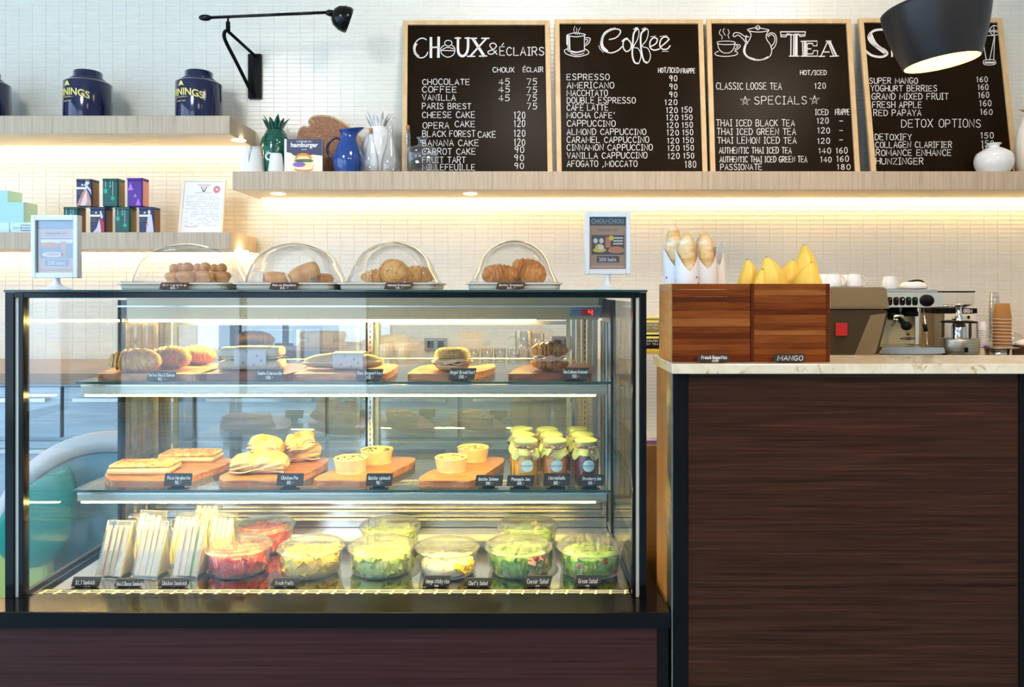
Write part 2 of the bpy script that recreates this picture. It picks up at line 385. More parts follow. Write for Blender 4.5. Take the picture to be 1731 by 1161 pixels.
# food
pmat('croissant', [(0.25, (0.52, 0.22, 0.045)), (0.5, (0.74, 0.40, 0.11)), (0.75, (0.88, 0.62, 0.28))], 55, 0.5, 0.5, stretch=(3, 1, 1), bscale=170)
pmat('croissant_dark', [(0.25, (0.34, 0.105, 0.018)), (0.5, (0.60, 0.24, 0.045)), (0.75, (0.80, 0.44, 0.12))], 50, 0.38, 0.5, stretch=(3, 1, 1), bscale=170, coat=0.15)
pmat('brioche', [(0.25, (0.42, 0.16, 0.03)), (0.5, (0.64, 0.30, 0.08)), (0.75, (0.80, 0.48, 0.19))], 24, 0.3, 0.12, bscale=90, coat=0.3)
pmat('brioche_side', [(0.3, (0.55, 0.25, 0.08)), (0.7, (0.74, 0.42, 0.18))], 40, 0.6, 0.2)
pmat('choc_bread', [(0.25, (0.48, 0.17, 0.03)), (0.5, (0.68, 0.32, 0.07)), (0.8, (0.84, 0.56, 0.24))], 32, 0.35, 0.3, bscale=120, coat=0.2)
pmat('crumb', [(0.3, (0.80, 0.66, 0.42)), (0.7, (0.92, 0.84, 0.66))], 90, 0.75, 0.6)
pmat('sugar', [(0.35, (0.72, 0.52, 0.28)), (0.6, (0.93, 0.88, 0.76))], 60, 0.7, 0.6)
pmat('baguette', [(0.28, (0.60, 0.31, 0.09)), (0.5, (0.80, 0.55, 0.25)), (0.72, (0.93, 0.83, 0.63))], 26, 0.55, 0.6, stretch=(1, 1, 2.2), bscale=110)
pmat('soft_roll', [(0.3, (0.72, 0.48, 0.20)), (0.7, (0.86, 0.66, 0.36))], 22, 0.6, 0.15)
pmat('white_roll', [(0.3, (0.72, 0.60, 0.38)), (0.7, (0.82, 0.73, 0.54))], 22, 0.65, 0.15)
pmat('puff', [(0.32, (0.55, 0.25, 0.05)), (0.44, (0.76, 0.50, 0.18)), (0.62, (0.84, 0.68, 0.38))], 26, 0.5, 0.4, bscale=90)
pmat('pastry_pale', [(0.3, (0.72, 0.52, 0.24)), (0.7, (0.84, 0.68, 0.40))], 40, 0.6, 0.25)
pmat('custard', [(0.35, (0.80, 0.60, 0.22)), (0.55, (0.93, 0.80, 0.42)), (0.75, (0.80, 0.52, 0.15))], 90, 0.45, 0.4)
pmat('pizza_top', [(0.25, (0.45, 0.12, 0.02)), (0.42, (0.70, 0.36, 0.08)), (0.6, (0.84, 0.62, 0.28)), (0.8, (0.88, 0.74, 0.42))], 60, 0.4, 0.7)
pmat('ham', [(0.3, (0.72, 0.34, 0.28)), (0.7, (0.88, 0.56, 0.46))], 40, 0.4, 0.2)
pmat('turkey', [(0.3, (0.80, 0.52, 0.36)), (0.7, (0.92, 0.72, 0.56))], 30, 0.45, 0.2)
mat('cheese', (0.92, 0.74, 0.36), 0.4, sub=0.1)
pmat('lettuce', [(0.25, (0.10, 0.26, 0.02)), (0.5, (0.20, 0.44, 0.04)), (0.75, (0.48, 0.68, 0.14))], 60, 0.45, 0.5)
pmat('lettuce_dark', [(0.25, (0.035, 0.12, 0.012)), (0.5, (0.12, 0.30, 0.03)), (0.75, (0.36, 0.55, 0.12))], 60, 0.45, 0.5)
pmat('herb', [(0.3, (0.05, 0.09, 0.03)), (0.7, (0.20, 0.26, 0.10))], 80, 0.6, 0.4)
mat('seed', (0.92, 0.80, 0.55), 0.6)
pmat('strawberry', [(0.3, (0.45, 0.02, 0.02)), (0.55, (0.72, 0.07, 0.05)), (0.8, (0.88, 0.30, 0.22))], 60, 0.3, 0.2)
pmat('pineapple', [(0.3, (0.80, 0.52, 0.05)), (0.7, (0.94, 0.78, 0.22))], 60, 0.35, 0.3)
pmat('melon', [(0.3, (0.38, 0.55, 0.10)), (0.7, (0.66, 0.78, 0.32))], 40, 0.35, 0.2)
mat('rice', (0.72, 0.70, 0.60), 0.6)
mat('mango_cut', (0.92, 0.66, 0.05), 0.4)
mat('tomato', (0.70, 0.03, 0.015), 0.25)
mat('choc', (0.03, 0.012, 0.006), 0.4)
pmat('mango_skin', [(0.25, (0.72, 0.42, 0.04)), (0.5, (0.90, 0.62, 0.10)), (0.8, (0.95, 0.76, 0.28))], 9, 0.35, 0.08, bscale=60)
mat('mango_spot', (0.10, 0.05, 0.02), 0.6)
# ceramics, paper, prints
mat('white_ceramic', (0.82, 0.82, 0.80), 0.12, coat=0.4)
mat('white_matte', (0.78, 0.79, 0.78), 0.5)
mat('white_plastic', (0.74, 0.80, 0.84), 0.3)
mat('tray_white', (0.84, 0.80, 0.68), 0.35)
mat('cream', (0.86, 0.80, 0.66), 0.45)
mat('paper', (0.88, 0.87, 0.86), 0.7)
mat('paper_warm', (0.90, 0.82, 0.66), 0.7)
mat('green_glaze', (0.0, 0.085, 0.055), 0.12, coat=0.6)
mat('teal_glaze', (0.02, 0.20, 0.15), 0.2, coat=0.4)
mat('blue_glaze', (0.012, 0.055, 0.26), 0.14, coat=0.6)
mat('navy', (0.008, 0.010, 0.055), 0.14, coat=0.6)
mat('navy_print', (0.03, 0.035, 0.09), 0.4)
mat('gold_print', (0.80, 0.68, 0.18), 0.5)
mat('tin_blue', (0.018, 0.028, 0.085), 0.28)
mat('tin_green', (0.0, 0.075, 0.062), 0.22)
mat('tin_purple', (0.085, 0.012, 0.26), 0.22)
mat('tin_brown', (0.17, 0.085, 0.040), 0.35)
mat('tin_olive', (0.22, 0.19, 0.07), 0.35)
mat('emerald', (0.0, 0.42, 0.22), 0.3)
mat('violet', (0.50, 0.16, 0.80), 0.3)
mat('skin_print', (0.80, 0.66, 0.56), 0.5)
mat('pink_print', (0.62, 0.28, 0.26), 0.5)
mat('red_print', (0.55, 0.03, 0.04), 0.5)
mat('lilac_print', (0.66, 0.64, 0.80), 0.5)
mat('mint', (0.42, 0.68, 0.64), 0.5)
mat('mint_light', (0.60, 0.80, 0.80), 0.5)
mat('chalk', (0.72, 0.70, 0.67), 0.9)
pmat('chalk_fill', [(0.35, (0.22, 0.19, 0.17)), (0.6, (0.62, 0.59, 0.60))], 120, 0.9)
pmat('blackboard', [(0.3, (0.008, 0.0040, 0.0010)), (0.7, (0.015, 0.0070, 0.0018))], 5, 0.34)
pmat('board_frame', [(0.3, (0.60, 0.39, 0.18)), (0.7, (0.72, 0.50, 0.26))], 12, 0.45, 0.05, stretch=(3, 3, 1))
mat('tag_board', (0.035, 0.027, 0.018), 0.55)
mat('tag_ink', (0.9, 0.88, 0.84), 0.8)
pmat('acacia', [(0.25, (0.22, 0.070, 0.020)), (0.45, (0.42, 0.165, 0.050)), (0.62, (0.58, 0.27, 0.095)), (0.8, (0.66, 0.36, 0.15))], 5, 0.32, 0.1, stretch=(2.2, 14, 14), detail=6, dist=1.0, coat=0.1)
pmat('acacia_dark', [(0.3, (0.10, 0.028, 0.012)), (0.6, (0.24, 0.075, 0.025)), (0.8, (0.36, 0.13, 0.045))], 5, 0.3, 0.1, stretch=(2.2, 14, 14), detail=6, coat=0.15)
pmat('slab_wood', [(0.25, (0.10, 0.030, 0.008)), (0.42, (0.36, 0.14, 0.04)), (0.55, (0.20, 0.07, 0.02)), (0.7, (0.48, 0.22, 0.075))], 7, 0.5, 0.1, stretch=(1, 1, 2.4), dist=3.0, detail=4)
pmat('bark', [(0.3, (0.42, 0.26, 0.13)), (0.7, (0.62, 0.44, 0.26))], 20, 0.8, 0.5)
for i, (a, b_) in enumerate([((0.110, 0.022, 0.0035), (0.22, 0.050, 0.008)), ((0.075, 0.013, 0.002), (0.135, 0.027, 0.005)), ((0.16, 0.038, 0.006), (0.27, 0.070, 0.013)), ((0.23, 0.065, 0.013), (0.36, 0.12, 0.030))]):
    pmat('crate_%d' % i, [(0.3, a), (0.7, b_)], 5, 0.38, 0.06, stretch=(2, 8, 26), detail=7)
pmat('crate_side', [(0.3, (0.36, 0.145, 0.035)), (0.7, (0.52, 0.23, 0.06))], 6, 0.4, 0.05, stretch=(3, 2, 14))
mat('cork', (0.42, 0.20, 0.09), 0.8)
mat('cloth_green', (0.32, 0.40, 0.20), 0.85)
pmat('ribbon', [(0.42, (0.14, 0.05, 0.03)), (0.5, (0.72, 0.50, 0.38)), (0.58, (0.16, 0.06, 0.04))], 160, 0.7)
mat('jam_yellow', (0.86, 0.44, 0.015), 0.15, coat=0.5)
mat('jam_orange', (0.80, 0.27, 0.010), 0.15, coat=0.5)
mat('jam_red', (0.20, 0.012, 0.008), 0.12, coat=0.5)
mat('label_teal', (0.55, 0.82, 0.82), 0.6)
mat('ink', (0.08, 0.10, 0.12), 0.7)
mat('bronze', (0.34, 0.235, 0.12), 0.32, 0.55)
mat('bronze_dark', (0.085, 0.058, 0.028), 0.35, 0.4)
mat('kraft', (0.42, 0.19, 0.045), 0.6)
mat('kraft_rim', (0.88, 0.70, 0.58), 0.5)
mat('poster_kraft', (0.52, 0.30, 0.19), 0.5)
mat('poster_dark', (0.035, 0.026, 0.030), 0.5)
mat('poster_blue', (0.22, 0.42, 0.60), 0.5)
mat('poster_steel', (0.15, 0.28, 0.44), 0.5)
mat('poster_pink', (0.60, 0.42, 0.42), 0.5)
mat('orange', (0.85, 0.28, 0.02), 0.5)
mat('yellow', (0.90, 0.62, 0.02), 0.5)
mat('salmon', (0.72, 0.22, 0.08), 0.5)
mat('purple', (0.26, 0.13, 0.50), 0.5)
mat('red', (0.55, 0.02, 0.02), 0.4)
mat('green', (0.05, 0.35, 0.05), 0.4)
mat('teal_shell', (0.0, 0.26, 0.20), 0.3)
mat('lime', (0.42, 0.55, 0.16), 0.5)
mat('grey_plate', (0.30, 0.30, 0.26), 0.4)
mat('brown_plate', (0.20, 0.11, 0.09), 0.4)
mat('oven_blue', (0.02, 0.035, 0.055), 0.15)
mat('lamp_shade', (0.022, 0.018, 0.018), 0.34)
mat('lamp_inside', (0.85, 0.62, 0.32), 0.6)
mat('lamp_wood', (0.62, 0.40, 0.20), 0.5)
pmat('brown_top', [(0.3, (0.20, 0.13, 0.08)), (0.7, (0.30, 0.21, 0.14))], 4, 0.3, 0.0, stretch=(1, 12, 1))
pmat('side_wood', [(0.3, (0.20, 0.095, 0.035)), (0.7, (0.36, 0.18, 0.075))], 4, 0.4, 0.05, stretch=(6, 12, 1.0))

for k_, v_ in (('walnut', 0.18), ('walnut_red', 0.15), ('matte_black', 0.12), ('black_metal', 0.3), ('black_gloss', 0.30), ('blackboard', 0.08), ('crate_0', 0.12), ('crate_1', 0.12), ('crate_2', 0.12), ('crate_3', 0.12), ('lamp_shade', 0.4), ('navy', 0.4), ('bronze_dark', 0.3), ('croissant', 0.3), ('croissant_dark', 0.3), ('ash', 0.3)):
    M[k_].node_tree.nodes['Principled BSDF'].inputs['Specular IOR Level'].default_value = v_
emis('led_front', (1.0, 0.74, 0.26), 34)
glass('door_glass', (0.95, 0.96, 0.93), 0.13, 0.75)
mat('gold_mirror', (0.80, 0.66, 0.36), 0.3, 0.35)
mat('warm_chrome', (0.86, 0.76, 0.60), 0.12, 1.0)
mat('pale_blue', (0.20, 0.42, 0.54), 0.4)
mat('shell_grey', (0.50, 0.52, 0.54), 0.4)
# ================================================================ ROOM
DW = 3.80
RX0, RX1, RY0, RZ1 = -4.3, 2.9, -4.0, 3.3
bk = struct(MB().box(RX0, RX1, DW + 0.002, DW + 0.12, 0, RZ1).build('wall_back', 'grout'))
TP, TR, GR = 0.0683, 0.02217, 0.0024
tx0 = X(1504.7, DW); tz0 = Z(445.8, DW)
def tile_geo(mb, x, z):
    a, b, c, d = x + GR / 2, x + TP - GR / 2, z + GR / 2, z + TR - GR / 2; e = 0.0008; y0 = DW - 0.0004; y1 = DW + 0.003
    tl = random.uniform(-1, 1) * 0.00006
    v = [(a, y1, c), (b, y1, c), (b, y1, d), (a, y1, d), (a + e, y0 + tl, c + e), (b - e, y0 - tl, c + e), (b - e, y0 - tl, d - e), (a + e, y0 + tl, d - e)]
    mb.add(v, [(4, 5, 6, 7), (0, 1, 5, 4), (1, 2, 6, 5), (2, 3, 7, 6), (3, 0, 4, 7)], 0)
one = MB(); tile_geo(one, 0, 0)
tile_first = one.build('tile', 'tile', bk, fix=False)
singles = []
rest = MB()
i0 = math.floor((RX0 - tx0) / TP) + 1; i1 = math.floor((RX1 - tx0) / TP)
j0 = math.floor((0.0 - tz0) / TR) + 1; j1 = math.floor((RZ1 - tz0) / TR)
for i in range(i0, i1):
    for j in range(j0, j1):
        x = tx0 + i * TP; z = tz0 + j * TR
        if z < 0.75: continue
        pxl = CX + x * F / DW; pyl = CY - (z - H) * F / DW
        if 1070 < pxl < 1500 and 338 < pyl < 460 and len(singles) < 300:
            singles.append((x, z))
        else:
            tile_geo(rest, x, z)
for k, (x, z) in enumerate(singles):
    o = tile_first if k == 0 else tile_first.copy()
    if k: COL.objects.link(o); o.parent = bk
    o.location = (x, 0, z)
r_ = rest.build('tiling', 'tile', bk, fix=False); r_['kind'] = 'stuff'
struct(MB().box(RX0, RX1, RY0, DW + 0.1, -0.1, 0).build('floor', 'floor_stone'))
struct(MB().box(RX0 - .1, RX1 + .1, RY0 - .1, DW + 0.1, RZ1, RZ1 + 0.1).build('ceiling', 'plaster'))
struct(MB().box(RX1, RX1 + 0.1, RY0, DW + 0.1, 0, RZ1).build('wall_right', 'plaster'))
# left wall with a big shop window, front wall with another
def wall_with_hole(name, along, c0, c1, a0, a1, h0, h1, z0, z1):
    m = MB()
    def b(u0, u1, w0, w1):
        if along == 'y': m.box(c0, c1, u0, u1, w0, w1)
        else: m.box(u0, u1, c0, c1, w0, w1)
    b(a0, h0, 0, RZ1); b(h1, a1, 0, RZ1); b(h0, h1, 0, z0); b(h0, h1, z1, RZ1)
    return struct(m.build(name, 'plaster'))
wall_with_hole('wall_left', 'y', RX0 - 0.1, RX0, RY0, DW + 0.1, -3.6, 2.6, 0.15, 2.95)
wall_with_hole('wall_front', 'x', RY0 - 0.1, RY0, RX0, RX1, -4.1, -1.5, 0.15, 2.95)
def shop_window(name, along, c, a0, a1, z0, z1, n):
    r = bpy.data.objects.new(name, None); COL.objects.link(r); r['kind'] = 'structure'
    def seg(m, u0, u1, w0, w1, t):
        if along == 'y': m.box(c - t, c + t, u0, u1, w0, w1)
        else: m.box(u0, u1, c - t, c + t, w0, w1)
    m = MB()
    for k in range(n + 1):
        u = a0 + (a1 - a0) * k / n; seg(m, u - 0.03, u + 0.03, z0, z1, 0.03)
    seg(m, a0, a1, z0 - 0.001, z0 + 0.06, 0.029); seg(m, a0, a1, z1 - 0.06, z1, 0.029)
    m.build('window_frame', 'matte_black', r)
    m = MB(); seg(m, a0, a1, z0, z1, 0.003); m.build('pane', 'pane', r)
shop_window('window_1', 'y', RX0 - 0.05, -3.6, 2.6, 0.15, 2.95, 4)
shop_window('window_2', 'x', RY0 - 0.05, -4.1, -1.5, 0.15, 2.95, 2)

# ================================================================ FLOATING SHELVES
DS = 3.45
def shelf(name, label, x0, x1, ztop, zbot, spots, strip):
    r = thing(name, label, 'shelf', ((x0 + x1) / 2, DW, zbot))
    cx = (x0 + x1) / 2
    # hollow underside: boards and a recessed slot for the led strip
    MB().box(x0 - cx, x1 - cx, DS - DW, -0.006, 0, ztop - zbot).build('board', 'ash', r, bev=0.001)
    MB().box(x0 - cx + .003, x1 - cx - .003, DS - DW + .003, -0.05, -0.0015, 0.0005).build('underside', 'ash_lit', r)
    MB().box(x0 - cx + strip, x1 - cx - strip, -0.040, -0.012, -0.004, 0.001).build('led_strip', 'led_warm', r)
    for sx, D in spots:
        m = MB().lathe([(0.001, -0.004), (0.027, -0.004), (0.032, -0.002), (0.033, 0.0)], 24, (sx - cx, D - DW, -0.0015))
        m.build('spot_lamp', 'spot_face', r)
    return r
shelf('floating_shelf', 'upper left floating wood shelf holding the dark blue tea canisters', -4.0, X(388, DS), Z(195.5, DS), Z(225.5, DS), [(X(404, 3.6), 3.6)], 0.02)
shelf('floating_shelf', 'lower left floating wood shelf holding the small tea tins and the framed certificate', -4.0, X(390, DS), Z(392.5, DS), Z(421, DS), [(X(408, 3.56), 3.56)], 0.02)
shelf('floating_shelf', 'long floating wood shelf carrying the four chalkboard menus', X(393, DS), 2.9, Z(289.5, DS), Z(320.5, DS), [(X(470, 3.58), 3.58), (X(795, 3.58), 3.58)], 0.03)
ZU, ZL, ZM = Z(195.5, DS), Z(392.5, DS), Z(289.5, DS)

# ================================================================ CHALKBOARDS
def chalkboard(label, tl, tr, bl, br, ytop, draw, hdr):
    """corners as picture columns at the top / bottom edge"""
    Db, Dt = 3.615, 3.772
    zb = ZM; xl = X(bl, Db); xr = X(br, Db); cx = (xl + xr) / 2
    zt = H + (CY - ytop) * Dt / F
    r = thing('chalkboard', label, 'chalkboard', (cx, Db, zb), group=None)
    dy = Dt - Db; hh = zt - zb; L = math.hypot(dy, hh); w2 = (xr - xl) / 2
    wt = (X(tr, Dt) - X(tl, Dt)) / 2; ox = (X(tr, Dt) + X(tl, Dt)) / 2 - cx
    up = Vector((ox, dy, hh)); nrm = Vector((0, -hh, dy)).normalized()
    def pt(u, v, n):    # u -1..1 across, v 0..1 up, n out of the face
        return up * v + Vector((u * (w2 + (wt - w2) * v), 0, 0)) + nrm * n
    fw = 0.024; fu = fw / w2; fv = fw / L
    def slab(u0, u1, v0, v1, n0, n1, m):
        m.add([pt(u0, v0, n0), pt(u1, v0, n0), pt(u1, v1, n0), pt(u0, v1, n0), pt(u0, v0, n1), pt(u1, v0, n1), pt(u1, v1, n1), pt(u0, v1, n1)],
              [(0, 3, 2, 1), (4, 5, 6, 7), (0, 1, 5, 4), (1, 2, 6, 5), (2, 3, 7, 6), (3, 0, 4, 7)])
    m = MB(); slab(-1 + fu * .5, 1 - fu * .5, 0.003, 1 - fv * .5, 0, 0.008, m); m.build('writing_panel', 'blackboard', r)
    for (u0, u1, v0, v1) in ((-1, -1 + fu, 0, 1), (1 - fu, 1, 0, 1), (-1 + fu, 1 - fu, 1 - fv, 1), (-1 + fu, 1 - fu, 0, fv * 0.35)):
        m = MB(); slab(u0, u1, v0, v1, 0, 0.018, m); m.build('frame_rail', 'board_frame', r, bev=0.002)
    O = r.location.copy()
    C0 = Vector((0, 0, H)); P0 = O + nrm * 0.0088
    def mp(u, v):       # place of a mark on the slanted face
        d = Vector(((u - CX) / F, 1, -(v - CY) / F)); t = (P0 - C0).dot(nrm) / d.dot(nrm)
        return tuple(C0 + d * t - O)
    t1, t2, t3 = MB(), MB(), MB()
    hdr(t1, t3, mp)
    for it in draw:
        t2 = MB(); write(t2, *it, 1.15, mp); t2.build('menu_line', 'chalk', r, fix=False)
    t1.build('title_lettering', 'chalk', r, fix=False)
    if t3.v: t3.build('chalk_drawing', 'chalk', r, fix=False)
    return r
def rows(items): return items
def L_(mb, mp, w, *strokes):
    for s in strokes:
        sm = s[0] == '~'; p = [tuple(float(a) for a in q.split(',')) for q in s.lstrip('~').split()]
        ribbon(mb, spline(p) if sm else p, w, mp)
def h1(t, d, mp):
    # zoomed coordinates: (x/7.21 + 690, y/7.21 + 30)
    q = lambda u, v: mp(690 + u / 7.21, 30 + v / 7.21)
    L_(t, q, 30, '~95,320 75,370 85,430 120,470'); L_(t, q, 13, '~222,268 180,248 130,262 85,310 65,370 85,440 130,484 190,482 225,450 238,420')
    L_(t, q, 32, '277,245 277,480', '372,240 368,478'); L_(t, q, 18, '277,362 372,358')
    L_(d, q, 10, '~488,275 450,290 450,325 488,345 528,325 528,290 488,275', '~440,335 400,370 410,440 480,480 550,450 570,380 535,335', '405,398 565,402', '~420,385 480,360 555,380')
    L_(t, q, 30, '~607,245 607,380 620,440 660,468 705,440 728,370 730,245'); L_(t, q, 16, '570,248 640,248', '692,248 750,248')
    L_(t, q, 34, '790,255 925,465'); L_(t, q, 22, '950,255 762,462'); L_(t, q, 16, '762,250 835,250', '895,250 985,250', '722,470 812,470', '868,468 958,466')
    L_(t, q, 12, '~1082,445 1000,350 1010,315 1050,312 1075,345 1040,385 975,410 985,440 1030,440 1075,400')
    write(t, '\u00c9CLAIRS', 691 + 1108 / 7.21, 690 + 1658 / 7.21, 30 + 458 / 7.21, 14, 1.5, mp)
def h2(t, d, mp):
    q = lambda u, v: mp(930 + u / 6.66, 30 + v / 6.66)
    L_(t, q, 26, '~690,130 620,170 585,240 590,320 640,375'); L_(t, q, 13, '~665,245 740,225 790,170 780,135 720,128 640,165 585,230 570,300 600,365 680,395 760,370 810,325')
    L_(t, q, 13, '~865,240 825,270 825,340 860,380 905,350 910,290 865,240', '~810,265 840,238 870,230')
    L_(t, q, 18, '~980,125 940,180 930,300 925,420 950,500 985,515', '~1075,130 1025,180 1020,300 1035,420 1060,490 1100,505')
    L_(t, q, 9, '~950,135 980,112 1000,160 985,240 940,330 990,345 1022,420 1000,510 975,518', '~1045,135 1085,120 1105,160 1085,250 1035,320 1100,345 1130,430 1105,500 1075,512')
    L_(t, q, 14, '~1120,330 1190,290 1205,240 1165,225 1125,270 1130,340 1175,365 1230,350', '~1240,330 1290,290 1335,240 1290,215 1245,250 1235,320 1270,355 1320,350 1350,315')
    L_(t, q, 6, '665,130 735,112', '~548,312 560,350 598,390', '1130,215 1190,205', '1235,212 1310,200 1345,250', '1260,378 1330,378', '935,130 970,108', '1030,130 1070,110')
    L_(d, q, 9, '~200,190 280,170 385,185 385,200 290,215 200,200 200,190', '200,195 200,375', '385,195 385,375', '~200,372 290,395 388,370', '~388,225 430,225 452,240 430,290 388,320', '~395,245 425,250 400,295', '~195,350 160,370 190,410 300,438 410,415 435,385 395,350', '~230,400 300,420 380,400')
    L_(d, q, 16, '215,215 220,360', '~230,375 300,388 370,372', '190,200 190,300'); L_(d, q, 6, '~280,95 265,140 290,190', '~300,115 298,160 310,190', '~335,115 318,150 330,190')
def h3(t, d, mp):
    q = lambda u, v: mp(1190 + u / 6.66, 30 + v / 6.66)
    L_(t, q, 12, '862,158 1142,158', '862,158 868,215 925,215 935,180 980,182 978,425', '1142,158 1135,205 1080,210 1065,180 1048,182 1048,420', '960,432 1070,432', '1012,185 1008,425')
    L_(t, q, 24, '1035,185 1030,425'); L_(t, q, 10, '875,195 1130,190')
    L_(t, q, 12, '1092,265 1275,262 1272,315 1228,315 1225,290 1170,290', '1110,275 1115,425', '1160,290 1160,420', '1092,432 1275,432 1280,370 1235,370 1225,405 1165,408', '1165,350 1205,350')
    L_(t, q, 26, '1138,275 1138,425')
    L_(t, q, 12, '1395,262 1318,430', '1290,434 1360,434', '1375,262 1430,262', '1345,385 1410,385', '1395,265 1460,432', '1420,434 1515,430'); L_(t, q, 22, '1415,265 1490,430')
    L_(d, q, 8, '~150,275 200,264 300,264 352,278 330,298 240,302 165,295 150,275', '~155,295 170,350 215,392 290,392 335,345 345,298', '~350,300 400,305 405,330 345,378', '~360,315 385,322 348,355', '~165,375 122,400 150,425 240,435 340,425 382,400 350,375')
    L_(d, q, 7, '~230,120 215,150 240,200', '~190,130 172,175 205,210 200,240', '~270,130 285,170 270,190 282,232')
    L_(d, q, 9, '~608,88 582,110 605,135 632,112 608,88', '~490,135 560,115 640,118 735,140 640,160 540,155 490,135', '~500,145 530,190 505,260 460,310 445,380 480,440 560,475 650,475 735,440 762,380 750,310 710,250 700,200 725,150', '~505,215 460,210 400,172 345,170 328,205 350,212 385,195 440,240 470,280', '~712,200 750,170 800,185 818,250 800,320 765,358', '~722,215 760,188 795,220 790,280 750,330')
    L_(d, q, 22, '~470,300 455,380 490,440 570,470'); L_(d, q, 12, '~560,470 650,472 720,440', '~480,200 470,240 490,290')
def h4(t, d, mp):
    q = lambda u, v: mp(1180 + u / 3.141, v / 3.141)
    L_(t, q, 12, '~1020,185 985,158 930,165 905,200 935,240 985,262 1005,285 975,302 925,295 890,270')
    L_(t, q, 22, '~915,185 940,235 990,275'); L_(t, q, 9, '1028,235 1030,300', '~1030,250 1055,225 1075,250 1078,300', '~1080,250 1110,230 1125,255 1128,300')
    L_(d, q, 4, '1502,165 1600,170', '1508,190 1530,315', '1575,190 1570,315', '~1600,150 1570,135 1548,160 1565,185 1595,180 1600,150', '1548,160 1600,162', '1570,135 1572,185', '1575,185 1548,320', '~1520,320 1518,340 1550,345 1580,338 1570,318 1520,320', '1508,190 1575,188')
    L_(d, q, 10, '1525,332 1572,332')
b1 = [('CHOUX', 833, 869, 122, 8), ('\u00c9CLAIR', 884, 918, 121.5, 8)]
for t, u1, vb in (('CHOCOLATE', 794, 143), ('COFFEE', 772, 156), ('VANILLA', 770, 169.5), ('PARIS BREST', 796, 184)): b1.append((t, 714, u1, vb, 9.5))
for t, u0, u1, vb in (('CHEESE CAKE', 714, 803, 199), ('OPERA', 715, 759, 217), ('CAKE', 769, 803, 214.5), ('BLACK', 714, 754, 231), ('FOREST', 760, 803, 231), ('CAKE', 808, 838, 232.5), ('BANANA CAKE', 714, 809, 246.5), ('CARROT CAKE', 714, 804, 261), ('FRUIT TART', 714, 787, 275), ('MILLEFEUILLE', 714, 803, 287.5)): b1.append((t, u0, u1, vb, 10))
for vb in (143, 156, 170.5): b1.append(('45', 843, 862, vb, 10))
for vb in (143, 157, 170.5, 184.5): b1.append(('75', 890, 908, vb, 10))
for i, vb in enumerate((200, 214, 230.5, 246)): b1.append(('120', 869, 888, vb, 11))
for vb in (258, 271.5, 285): b1.append(('90', 869, 886, vb, 9.5))
chalkboard('chalkboard menu headed choux and eclairs, leftmost on the long shelf', 682, 929, 680, 934, 37.5, rows(b1), h1)
b2 = [('HOT/ICED', 1113, 1148, 122.5, 8), ('FRAPPE', 1151, 1175, 123.5, 8)]
for t, u1, vb in (('ESPRESSO', 1030, 135), ('AMERICANO', 1038, 149), ('MACCHTATO', 1027, 162), ('DOUBLE ESPRESSO', 1074, 174.5), ('CAFE LATTE', 1028, 186.5), ("MOCHA CAFE'", 1040, 199.5), ('CAPPUCCINO', 1040, 213.5), ('ALMOND CAPPUCCINO', 1092, 227.5), ('CARAMEL CAPPUCCINO', 1097, 241), ('CINNAMON CAPPUCCINO', 1103, 254), ('VANILLA CAPPUCCINO', 1094, 267.5), ('AFOGATO ,MOCCATO', 1077, 281.5)): b2.append((t, 958.5, u1, vb, 9.8))
for vb in (137, 151, 164): b2.append(('90', 1131, 1145, vb, 9))
b2.append(('120', 1124, 1145, 177, 8.5))
for i, vb in enumerate((190.5, 203, 216, 228.5, 242, 254.5, 268)): b2.append(('120', 1126 + i * 0.5, 1146 + i * 0.5, vb, 9)); b2.append(('150', 1152 + i * .6, 1170 + i * .6, vb - .5, 9))
b2.append(('180', 1158, 1177, 283, 11))
chalkboard('chalkboard menu headed coffee with a steaming cup drawing', 937, 1187, 941, 1195, 35.5, rows(b2), h2)
b3 = [('HOT/ICED', 1353, 1397, 126.5, 7.5), ('CLASSIC LOOSE TEA', 1211, 1321, 151, 11), ('120', 1377, 1396, 149.5, 9.5), ('*', 1251, 1268, 177, 14), ('SPECIALS', 1275, 1364, 176, 13), ('*', 1369, 1386, 176, 14), ('ICED', 1378, 1400, 194, 9.5), ('FRAPPE', 1412, 1436, 194, 9.5),
      ('THAI ICED BLACK TEA', 1211, 1343, 213, 10.5), ('THAI ICED GREEN TEA', 1212, 1345, 227.5, 10.5), ('THAI LEMON ICED TEA', 1213, 1346, 242.5, 10.5), ('AUTHENTIC THAI ICED TEA', 1216, 1338, 259, 10), ('AUTHENTIC THAI ICED GREEN TEA', 1217, 1364, 274, 9.5), ('PASSIONATE', 1218, 1288, 287, 9.5),
      ('120', 1381, 1401, 208.5, 9), ('120', 1382, 1403, 225, 9), ('120', 1382, 1403, 242.5, 9), ('140', 1384, 1405, 259, 9), ('160', 1413, 1433, 259, 9.5), ('140', 1387, 1406, 274, 9), ('160', 1414, 1435, 273, 9.5), ('180', 1415, 1438, 286.5, 9), ('-', 1418, 1426, 209, 9), ('-', 1418, 1426, 225, 9), ('-', 1418, 1426, 241, 9)]
chalkboard('chalkboard menu headed tea with a teapot drawing', 1193, 1436, 1200, 1452, 35, rows(b3), h3)
